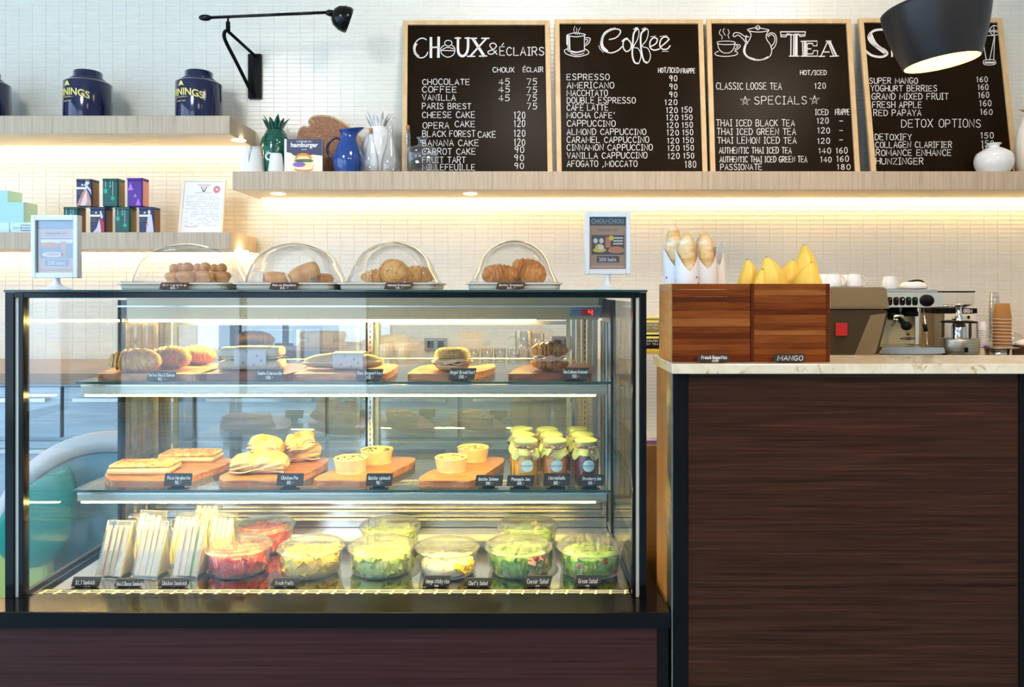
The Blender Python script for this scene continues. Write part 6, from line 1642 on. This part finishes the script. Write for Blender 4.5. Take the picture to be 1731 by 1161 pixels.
def baguette(px, ptop, D, wpx, lean, label, seed, bread=True, ptop_paper=430):
    s = D / F; Rr = wpx / 2 * s; ht = Z(ptop, D) - zin
    r = thing('baguette', label, 'baguette', (X(px, D), D, zin), rot=(0, lean, 0), group='paper wrapped baguettes in the crate')
    if bread:
        m = MB(); Rg = []; n = 40
        for i in range(n + 1):
            t = 1 - (1 - i / n) ** 2.2; zz = ht * t; e = max(0, (t - .84) / .16); q = Rr * .90 * (1 - .10 * max(0, (t - .45) / .55) ** 2) * math.sqrt(max(1 - e * e, .0005)) * (.92 + .08 * math.sin(PI * t))
            Rg.append([tuple(wob(Vector((q * math.cos(b) * (1 + .09 * math.cos(zz * 130 + math.cos(b) * 2.0) * (math.sin(b) < 0)), q * math.sin(b), zz)), 34, .002, seed)) for b in [2 * PI * j / 20 for j in range(20)]])
        m.rings(Rg, 0, True); m.build('bread', 'baguette', r)
    hp = Z(ptop_paper, D) - zin
    m = MB(); Rg = []
    for i in range(12):
        t = i / 11
        Rg.append([((Rr * (.99 + .08 * t)) * math.cos(b), (Rr * (.99 + .08 * t)) * math.sin(b), hp * t * (1 - (.14 * max(0, -math.sin(b)) ** 1.5 * t ** 4)) + .022 * t ** 8 * abs(math.cos(b))) for b in [2 * PI * j / 28 for j in range(28)]])
    m.rings(Rg, 0, True, True, False); m.build('paper_sleeve', 'paper', r)
    m = MB(); rnd = random.Random(seed)
    for k in range(8):
        b = rnd.uniform(-PI * .95, -.05); zz = rnd.uniform(ht * .45, hp * .8); q = Rr * (.99 + .08 * zz / hp) + .0012
        pts = [(q * math.cos(b + .11 * math.cos(a) * .025 / Rr), q * math.sin(b + .11 * math.cos(a) * .025 / Rr), zz + .0026 * math.sin(a)) for a in [PI * j / 5 for j in range(10)]]
        m.add(pts, [tuple(range(10))])
    m.build('printed_dots', 'purple', r, fix=False)
baguette(1145, 381, 1.878, 36, -.03, 'pale baguette at the left, tallest of the crate', 1.0, True, 430)
baguette(1164, 392, 1.822, 36, -.02, 'baguette in the middle with a cracked crust', 2.0, True, 436)
baguette(1196, 391, 1.84, 37, -.03, 'baguette at the right with diagonal slashes', 3.0, True, 432)
baguette(1228, 425, 1.87, 22, -.10, 'paper sleeve standing at the right end of the baguette crate', 4.0, False, 424)
def mango(px, ptop, D, wpx, label, rot, seed, zb=None, spot=False):
    s = D / F; R = wpx / 2 * s; zin = Z(522, 1.84) + .0003; ht = Z(ptop, D) - zin
    r = thing('mango', label, 'mango', (X(px, D), D, zin), rot=rot, group='yellow mangoes in the crate')
    m = MB(); Rg = []; n = 22
    for i in range(n + 1):
        t = (1 - math.cos(PI * i / n)) / 2; q = R * math.sin(PI * min(t, .999) ** .85) ** .60 * (1.06 - .18 * t) if 0 < t < 1 else R * .03
        bx = R * .30 * math.sin(PI * t) * (1 - t) + (R * .42 * t ** 4)
        Rg.append([(q * math.cos(b) + bx * math.cos(seed), q * .86 * math.sin(b), ht * t) for b in [2 * PI * j / 28 for j in range(28)]])
    m.rings(Rg, 0, True); m.build('fruit', 'mango_skin', r)
    MB().ball((R * .42 * math.cos(seed), 0, ht * .998), .0022, .0022, .0018, 8, 5).build('stem_scar', 'mango_spot', r)
mango(1268, 439, 1.86, 40, 'pointed mango at the left end of the mango crate', (0, .04, 0), 3.1)
mango(1284, 455, 1.793, 27, 'short pale mango in front at the left', (0, 0, 0), .3)
mango(1311, 434, 1.808, 52, 'large pointed mango second from the left, in front', (0, -.05, 0), 3.1)
mango(1325, 438, 1.878, 46, 'mango tucked behind the large front one', (0, .08, 0), .0)
mango(1364, 414, 1.878, 46, 'tallest mango, at the back right of the crate', (0, .04, 0), 3.0)
mango(1363, 444, 1.81, 50, 'spotted mango in front at the right end of the crate', (0, -.02, 0), .4)
# ================================================================ ON THE BACK COUNTER
K = ZK + .0005
# espresso machine
D = 3.25
r = thing('espresso_machine', 'bronze and chrome two group espresso machine behind the mango crate', 'coffee machine', (X(1490, D), D + .2, K))
O = Vector(r.location)
def q(px, py, D): return W(px, py, D) - O
def pbox(a, b, c, d, D0, D1, nm, mt, bev=0, par=None, DD=3.25):
    p0 = q(a, d, DD); p1 = q(b, c, DD); return MB().box(p0.x, p1.x, D0 - O.y, D1 - O.y, max(p0.z, 0), p1.z).build(nm, mt, par or r, bev=bev)
def ppoly(pts, D0, D1, nm, mt, bev=.003, DD=3.25):
    P_ = [(q(u, v, DD).x, max(q(u, v, DD).z, 0)) for u, v in pts]
    return MB().prism(P_, 'y', D0 - O.y, D1 - O.y).build(nm, mt, r, bev=bev)
ppoly([(1395, 485.5), (1483, 485.5), (1487, 489), (1492, 521), (1395, 521.5)], 3.19, 3.52, 'upper_cheek', 'bronze', .004)
ppoly([(1395, 523), (1489, 523), (1491, 529), (1484, 560), (1470, 612), (1468, 624), (1395, 624)], 3.20, 3.52, 'lower_cheek', 'bronze_dark', .004)
ppoly([(1462, 532), (1487, 529), (1480, 560), (1466, 606), (1432, 606)], 3.195, 3.1995, 'cheek_relief', 'bronze', .001)
ppoly([(1396, 492), (1472, 492), (1478, 517), (1396, 518)], 3.184, 3.1895, 'cheek_relief', 'bronze', .001)
pbox(1403, 1422, 545, 566, 3.188, 3.1945, 'red_notice', 'red', .001)
ppoly([(1488, 494), (1582, 494), (1583, 518), (1493, 519)], 3.20, 3.50, 'control_head', 'warm_chrome', .004)
pbox(1489, 1583, 489, 493.8, 3.24, 3.52, 'cup_rail', 'steel', .001)
for px in (1504, 1515, 1525.5, 1536, 1547):
    s = 3.2 / F; c = q(px, 509, 3.198)
    m = MB(); w = 3.8 * s; h = 7.2 * s
    pts = [(c.x + w * math.cos(a), c.z + (h - w) * (1 if math.sin(a) >= 0 else -1) + w * math.sin(a)) for a in [2 * PI * k / 20 for k in range(20)]]
    b = m.prism(pts, 'y', 3.194 - O.y, 3.1995 - O.y).build('button', 'matte_black', r)
    kk = {1504: 'red', 1515: 'red', 1525.5: 'paper', 1536: 'green', 1547: 'green'}[px]
    MB().ball((c.x, 3.193 - O.y, c.z + .008), .004, .002, .003, 8, 6).build('indicator_light', kk, b)
c = q(1571, 508, 3.18); MB().lathe([(.001, -.03), (.020, -.028), (.026, -.012), (.022, .0), (.012, .012), (.001, .014)], 20).xf(Matrix.Translation(c) @ Matrix.Rotation(PI / 2, 4, 'X')).build('steam_knob', 'matte_black', r)
pbox(1474, 1557, 519.5, 584, 3.36, 3.50, 'splash_panel', 'gold_mirror' if 'gold_mirror' in M else 'cream', .002, None, 3.36)
pbox(1557, 1565, 519.5, 584, 3.30, 3.50, 'right_pillar', 'warm_chrome', .002)
for px in (1507, 1538):
    c = q(px, 519, 3.28)
    MB().lathe([(.030, 0), (.030, -.018), (.034, -.020), (.034, -.040), (.001, -.040)], 28, tuple(c)).build('group_head', 'matte_black', r)
c = q(1514, 531, 3.27)
pf = MB().lathe([(.034, 0), (.036, -.003), (.036, -.024), (.030, -.026), (.001, -.026)], 28, tuple(c)).build('portafilter', 'warm_chrome', r)
h = q(1532, 551, 3.17); MB().tube([c + Vector((0, -.03, -.014)), (c + h) / 2, h], [.008, .009, .012], 10).ball(tuple(h), .021, .024, .019, 16, 10).build('portafilter_handle', 'matte_black', pf)
MB().tube([c + Vector((-.006, -.01, -.026)), c + Vector((-.022, -.02, -.045)), c + Vector((-.026, -.02, -.05))], .005, 8).tube([c + Vector((.004, -.01, -.026)), c + Vector((.02, -.02, -.045))], .005, 8).build('double_spout', 'bronze', pf)
c = q(1560, 520, 3.22)
MB().tube([c, q(1564, 545, 3.2), q(1566, 565, 3.2), q(1568, 585, 3.2)], .004, 8).build('steam_wand', 'warm_chrome', r)
MB().tube([q(1563, 548, 3.198), q(1565, 560, 3.198)], .009, 8).build('wand_grip', 'matte_black', r)
ppoly([(1477, 584), (1576, 585), (1578, 595), (1472, 595)], 3.16, 3.50, 'drip_tray', 'steel', .002)
pbox(1470, 1577, 595.3, 625, 3.18, 3.50, 'machine_base', 'tinted_steel', .002)
pbox(1574, 1579, 594, 601, 3.155, 3.1795, 'foot_cap', 'matte_black', .001)
c = q(1534.5, 572.2, 3.36); 
m = MB().prism([(c.x + .034 * math.cos(a), c.z + .0062 * math.sin(a)) for a in [2 * PI * k / 24 for k in range(24)]], 'y', 3.357 - O.y, 3.3595 - O.y).build('brand_plate', 'matte_black', r)
m = MB(); write(m, 'CONTINENTAL'[:9] if False else 'empinador', 1525, 1544, 573.6, 3.6, .5, lambda u, v: tuple(W(u, v, 3.3562) - O), jit=.02); m.build('brand_lettering', 'paper', r, fix=False)
MB().ball(tuple(q(1534.5, 564.7, 3.357)), .006, .003, .006, 12, 8).build('status_light', 'green', r)
zcup = Z(485, 3.25) + .0006
# cups on the machine
def mug_geo(px, D, zb, wpx, hpx, handle, label, grp='cups on the espresso machine', flip=True):
    s = D / F; R = wpx / 2 * s; h = hpx * s
    r = thing('coffee_cup', label, 'cup', (X(px, D), D, zb), group=grp)
    pr = spline([(.0005, 0), (R * .6, 0), (R * .68, h * .05), (R * .95, h * .55), (R, h)], 4)
    inner = [(a - .003, max(b, .004)) for a, b in reversed(pr) if a > .006]
    P_ = pr + inner + [(.0005, .005)]
    if flip: P_ = [(a, h - b) for a, b in P_]
    MB().lathe(P_, 32).build('body', 'white_ceramic', r)
    if handle:
        hx = handle
        m = MB(); k = -1 if flip else 1; zz = h * (.45 if flip else .55)
        m.tube([(hx * (R * .85 + R * .55 * math.sin(a)), 0, zz + R * .62 * math.cos(a)) for a in [PI * j / 12 for j in range(13)]], R * .12, 8); m.build('handle', 'white_ceramic', r)
    return r
for px, D, hnd, lb in ((1395, 3.30, 0, 'half hidden white cup right behind the mango crate'), (1407, 3.38, 0, 'upturned white cup second behind the crate, set further back'), (1409, 3.24, 1, 'large upturned white cup with its handle to the right, nearest the crate'), (1432, 3.40, 0, 'upturned white cup at the back between the two front cups'), (1444, 3.25, 1, 'upturned white cup with handle at the right, middle of the machine')):
    mug_geo(px, D, zcup, 27, 20.5 if D > 3.3 else 21.5, hnd, lb)
zr2 = Z(489, 3.25) + .0006
mug_geo(1504, 3.34, zr2, 27, 22, 0, 'tall white milk cup on the chrome part of the machine')
r = thing('tea_pot', 'small clear and steel jug with a black handle on the chrome part of the machine', 'jug', (X(1543, 3.36), 3.36, zr2))
MB().lathe(spline([(.0005, 0), (.050, 0), (.058, .010), (.050, .026), (.032, .033), (.0005, .034)], 4), 32).build('body', 'white_ceramic', r)
MB().tube(spline([(-.02, 0, .034), (.02, 0, .040), (.045, 0, .034), (.056, 0, .014), (.057, 0, .004)], 4), .004, 8).build('handle', 'matte_black', r)

# grinder
D = 3.42
r = thing('coffee_grinder', 'coffee grinder with a clear bean hopper and black lid', 'grinder', (X(1613, D), D + .08, K))
O = Vector(r.location)
pbox(1578, 1647, 523, 634, 3.42, 3.58, 'body', 'bronze', .003, r, 3.42)
pbox(1573, 1650, 521, 529.5, 3.41, 3.59, 'brand_band', 'matte_black', .002, r, 3.42)
pbox(1595, 1648, 530, 634, 3.412, 3.4185, 'front_plate', 'cream', .001, r, 3.42)
m = MB(); write(m, 'ORIM', 1629, 1643, 528.2, 5.5, 1.3, lambda u, v: tuple(W(u, v, 3.408) - O), jit=.02); m.build('brand_lettering', 'paper', r, fix=False)
a, b = q(1585, 520.5, 3.42), q(1648, 494.5, 3.42)
m = MB(); P2 = lambda k, z: [(a.x + k, -.075 + k, z), (b.x - k, -.075 + k, z), (b.x - k, .07 - k, z), (a.x + k, .07 - k, z)]
m.rings([P2(.03, a.z), P2(.0, a.z + .018), P2(0, b.z)], 0, False, True, False); m.build('hopper', 'acrylic', r)
MB().box(a.x - .004, b.x + .003, -.080, .075, b.z + .0003, b.z + .0075).build('hopper_lid', 'matte_black', r, bev=.002)
m = MB(); m.rings([P2(.036, a.z + .002), P2(.006, a.z + .014)], 0, False); m.build('coffee_beans', 'choc', r)['kind'] = 'stuff'
MB().ball(tuple(q(1637.5, 536, 3.408)), .007, .003, .007, 12, 8).build('dial', 'matte_black', r)
# juicer
D = 3.22; s = D / F
r = thing('citrus_press', 'round steel and glass citrus press with a lever top in front of the grinder', 'juicer', (X(1621, D), D, K))
hz = lambda v: Z(v, D) - K
MB().box(-29 * s, 29 * s, -.06, .06, 0, hz(597.5)).build('stand', 'tinted_steel', r, bev=.002)
MB().lathe(spline([(29 * s, hz(597)), (30 * s, hz(595)), (30.5 * s, hz(574)), (29 * s, hz(571.5))], 2), 48, cap0=True, cap1=True).build('steel_base', 'brushed', r)
MB().lathe([(27 * s, hz(571.3)), (27 * s, hz(545))], 48).build('glass_drum', 'clear', r)
MB().lathe([(12 * s, hz(571.3)), (12 * s, hz(552)), (8 * s, hz(545.5))], 32).build('inner_cone', 'chrome', r)
for k in range(7):
    a = 2 * PI * k / 7 + .3; MB().tube([(26 * s * math.cos(a), 26 * s * math.sin(a), hz(571)), (26 * s * math.cos(a), 26 * s * math.sin(a), hz(545.5))], .0035, 6).build('cage_bar', 'matte_black', r)
MB().lathe([(.001, hz(545.2)), (27.5 * s, hz(545.2)), (27.5 * s, hz(543)), (20 * s, hz(541.5)), (.001, hz(541))], 40).build('drum_lid', 'matte_black', r)
MB().lathe([(11 * s, hz(541)), (10 * s, hz(536)), (5 * s, hz(534)), (4 * s, hz(518)), (6.5 * s, hz(516)), (7 * s, hz(514)), (.001, hz(513))], 28).build('press_shaft', 'chrome', r)
MB().tube([(0, 0, hz(516.5)), (-20 * s, -.01, hz(517.5)), (-31 * s, -.01, hz(517))], .005, 8).build('lever', 'steel', r)
MB().box(-.010 - .012, -.010 + .003, -30.6 * s, -29.9 * s, hz(593), hz(585)).build('switch', 'matte_black', r)

# tray, dish, cups
D = 3.42; s = D / F
r = thing('steel_dish', 'small steel dish with a flat plate on top carrying the cup stacks', 'dish', (X(1685, D), D, K))
hz = lambda v: Z(v, D) - K
MB().lathe([(12 * s, 0), (17 * s, hz(603)), (19 * s, hz(588)), (.001, hz(588))], 36, cap0=True).build('bowl', 'steel', r)
MB().lathe([(.001, hz(587.8)), (33 * s, hz(587.3)), (34.5 * s, hz(586)), (33 * s, hz(585.6)), (.001, hz(585.6))], 40).build('plate', 'steel', r)
zp = Z(585.6, D) + .0006
def cup_stack(px, D, zb, n, wtop, wbot, hcup, pitch, mats, nm, lab, grp, cat='cup'):
    """upturned cups nested into each other, mouth down"""
    s = D / F; Rb = wbot / 2 * s; Rt = wtop / 2 * s; h = hcup * s
    proto = None
    order = ['lowest', 'second from the bottom', 'third from the bottom', 'fourth from the bottom', 'fifth from the bottom', 'sixth from the bottom', 'seventh from the bottom', 'eighth from the bottom', 'ninth from the bottom', 'tenth from the bottom']
    for k in range(n):
        lb = '%s, %s' % (lab, 'topmost' if k == n - 1 else order[k])
        if proto is None:
            r = thing(nm, lb, cat, (X(px, D), D, zb), group=grp)
            MB().lathe([(Rb, .0008), (Rt, h), (Rt * .97, h), (Rt * .95, h - .003), (.0005, h - .003)], 36).build('wall', mats[0], r)
            MB().lathe([(Rb - .001, 0), (Rb + .0022, 0), (Rb + .0028, .0014), (Rb + .0022, .0030), (Rb - .0005, .0030)], 36).build('rim', mats[1], r)
            proto = r
        else:
            dup(proto, (X(px, D), D, zb + k * pitch * s), label=lb)
cup_stack(1694, D - .03, zp, 9, 22, 28, 27, 5.8, ('kraft', 'kraft_rim'), 'paper_cup', 'brown paper cup in the upturned stack', 'upturned brown paper cups')
cup_stack(1681, D + .06, zp, 9, 13, 17, 34, 7.0, ('clear', 'lid'), 'plastic_cup', 'clear plastic cup in the tall stack behind the brown ones', 'upturned clear plastic cups')
cup_stack(1661, D - .02, zp, 8, 9.5, 13, 15, 3.9, ('white_ceramic', 'white_ceramic'), 'small_cup', 'small white cup in the short stack', 'upturned small white cups')
r = thing('purple_clip', 'tiny purple clip lying before the small white cups', 'clip', (X(1667, 3.37), 3.37, zp)); MB().lathe([(.012, 0), (.010, .008), (.001, .009)], 16, cap0=True).build('clip_body', 'purple', r)
r = thing('wooden_box', 'red brown wooden box at the right end of the back counter', 'box', (X(1743, 3.4), 3.40, K))
MB().box(-.055, .07, -.05, .05, 0, Z(585, 3.4) - K).build('box_body', 'acacia_dark', r, bev=.002)
MB().box(-.056, .071, -.051, .051, Z(585, 3.4) - K + .0003, Z(583.5, 3.4) - K).build('box_lid', 'acacia', r)
zbx = Z(583.5, 3.4) + .0006
r = thing('sugar_mound', 'heap of white napkins on the red brown box', 'napkins', (X(1743, 3.38), 3.40, zbx))
m = MB()
m.ball((0, 0, 0), .055, .035, .028, 20, 8); m.v = [tuple(wob(Vector(p), 40, .006)) for p in m.v]; m.v = [(a, b, max(c, 0)) for a, b, c in m.v]; m.build('napkin_heap', 'paper', r)
r = thing('glass_dome', 'clear glass dome behind the brown cup stack', 'glass cover', (X(1712, 3.50), 3.50, K))
MB().lathe(spline([(.055, 0), (.055, .06), (.048, .115), (.025, .145), (.001, .150)], 4), 36).build('dome', 'clear', r)

# tea boxes beside the case
r = thing('wooden_stand', 'dark red wooden stand under the two black tea boxes', 'stand', (X(1096, 3.45), 3.45, K))
MB().box(-.06, .06, -.05, .05, 0, Z(588, 3.45) - K).build('stand_body', 'acacia_dark', r, bev=.002)
z0 = Z(588, 3.45) + .0006
def tea_box(py0, py1, z0, px, label, mt):
    D = 3.42; r = thing('tea_box', label, 'box', (X(px, D), D + .03, z0), group='black and gold tea boxes')
    h = Z(py0, D) - z0; w = 18 * D / F
    MB().box(-w, w, -.03, .03, 0, h - .010).build('box_body', mt, r, bev=.001)
    MB().box(-w - .001, w + .001, -.031, .031, h - .0095, h).build('lid', 'gold_print', r, bev=.001)
    MB().box(-w * .9, w * .92, -.0312, -.0302, h * .62, h * .76).build('gold_band', 'gold_print', r)
    m = MB(); c = 1094
    for t, vb in (('HARMONISATION', .42), ('GREEN TEA', .22)):
        write(m, t, -w * .85, w * .85, 0, .008, .0011, lambda u, v: (u, -.0316, h * vb - v), jit=.03)
    m.build('lettering', 'cream', r, fix=False)
    return h
hb_ = tea_box(562, 588, z0, 1097, 'lower black and gold tea box between case and crate', 'matte_black')
tea_box(535, 562, z0 + hb_ + .0005, 1097, 'upper black and gold tea box between case and crate', 'tin_olive')
# trolley with papers between case and bar
r = thing('side_cabinet', 'narrow brown wooden cabinet in the gap between case and bar', 'cabinet', (.57, 2.42, 0))
MB().box(-.20, .14, -.22, .22, .06, Z(742, 2.3)).build('body', 'side_wood', r, bev=.002)
MB().box(-.185, .13, -.2, .2, 0, .0595).build('plinth', 'matte_black', r)
zc = Z(742, 2.3) + .0006
r = thing('purple_folder', 'purple folder lying on the narrow wooden cabinet', 'folder', (.49, 2.32, zc))
MB().box(-.11, .10, -.08, .12, 0, .006).build('cover', 'purple', r, bev=.001)
MB().box(-.10, .09, -.075, .115, .0062, .016).build('pages', 'paper', r)
zf = zc + .0168
r = thing('order_pad', 'white lined order pad with a yellow top standing between case and bar', 'notepad', (X(1096, 2.34), 2.36, zf))
h = Z(598, 2.34) - zf
MB().box(-.035, .035, -.008, .004, 0, h).build('paper_stack', 'paper', r)
MB().box(-.037, .037, -.010, .006, h + .0003, h + .012).build('yellow_binding', 'yellow', r, bev=.002)
m = MB()
for k in range(20): m.box(-.033, .033, -.0086, -.0082, h * (.05 + k * .045), h * (.05 + k * .045) + .0006)
m.build('ruled_lines', 'poster_blue', r, fix=False)

# things seen through the case
r = thing('microwave_oven', 'dark blue microwave oven on the back counter seen through the case', 'oven', (X(457, 3.35), 3.50, K))
O = Vector(r.location)
w = 88 * 3.35 / F; h = Z(549, 3.35) - K
MB().box(-w, w, -.15, .17, .01, h).build('cabinet', 'oven_blue', r, bev=.004)
MB().box(-w + .02, w * .45, -.158, -.1505, .03, h - .02).build('door', 'oven_blue', r, bev=.003)
MB().box(w * .52, w * .60, -.168, -.1505, .03, h - .02).build('door_handle', 'brushed', r, bev=.003)
MB().box(w * .66, w - .012, -.156, -.1505, .03, h - .02).build('control_panel', 'poster_steel', r)
for sx in (-1, 1): MB().box(sx * w * .9 - .012, sx * w * .9 + .012, -.13, .13, 0, .0098).build('foot', 'matte_black', r)
def holder(px, D, label, k):
    r = thing('cup_holder', label, 'holder', (X(px, D), D, K), group='stacks of frilled paper cups')
    m = MB().lathe([(.026, 0), (.034, .06), (.040, .105), (.036, .105), (.024, .004)], 64, fn=lambda rr, a, z: rr * (1 + .06 * math.cos(16 * a) * (z / .1)), cap0=True); m.build('cup_stack', 'cream', r)
holder(648, 3.35, 'left stack of frilled cream baking cups on the back counter', 0)
holder(680, 3.38, 'right stack of frilled cream baking cups on the back counter', 1)
def tumbler(px, D, R, h, label, nm='drinking_glass', grp='glasses behind the case'):
    r = thing(nm, label, 'glass', (X(px, D), D, K), group=grp)
    MB().lathe([(.0005, .004), (R * .8, .003), (R * .85, 0), (R * .88, .002), (R, h), (R * .96, h), (R * .82, .008), (.0005, .008)], 28).build('glass_body', 'clear', r); return r
for k, (px, D) in enumerate(((800, 3.35), (823, 3.36), (845, 3.38), (868, 3.35))):
    tumbler(px, D, .028, .085, ['leftmost', 'second', 'third', 'rightmost'][k] + ' of the four small glasses on the back counter behind the case')
r = tumbler(905, 3.42, .042, .15, 'clear glass measuring jug standing behind the ham croissant', 'glass_jug', 'glass jugs behind the case')
MB().tube(spline([(.040, 0, .13), (.07, 0, .12), (.07, 0, .06), (.038, 0, .045)], 4), .004, 8).build('handle', 'clear', r)
r = tumbler(885, 3.50, .042, .155, 'clear glass jug further back behind the ham croissant', 'glass_jug', 'glass jugs behind the case')
MB().tube(spline([(-.040, 0, .13), (-.07, 0, .12), (-.07, 0, .06), (-.038, 0, .045)], 4), .004, 8).build('handle', 'clear', r)
def socket(a, b, c, d, mt, label):
    x0, x1, z0, z1 = X(a, DW), X(b, DW), Z(d, DW), Z(c, DW)
    r = thing('wall_socket', label, 'socket', ((x0 + x1) / 2, DW - .004, (z0 + z1) / 2)); w = (x1 - x0) / 2; h = (z1 - z0) / 2
    MB().box(-w, w, -.010, 0, -h, h).build('plate', mt, r, bev=.002)
    for k in (-.45, .45): MB().box(w * k - .016, w * k + .016, -.0125, -.0101, -.018, .018).build('socket_insert', 'matte_black', r, bev=.001)
socket(718, 756, 571, 593, 'grey_plate', 'grey wall socket plate seen through the case above the bagel')
socket(933, 968, 568, 590, 'brown_plate', 'brown wall socket plate seen through the case right of the ham croissant')
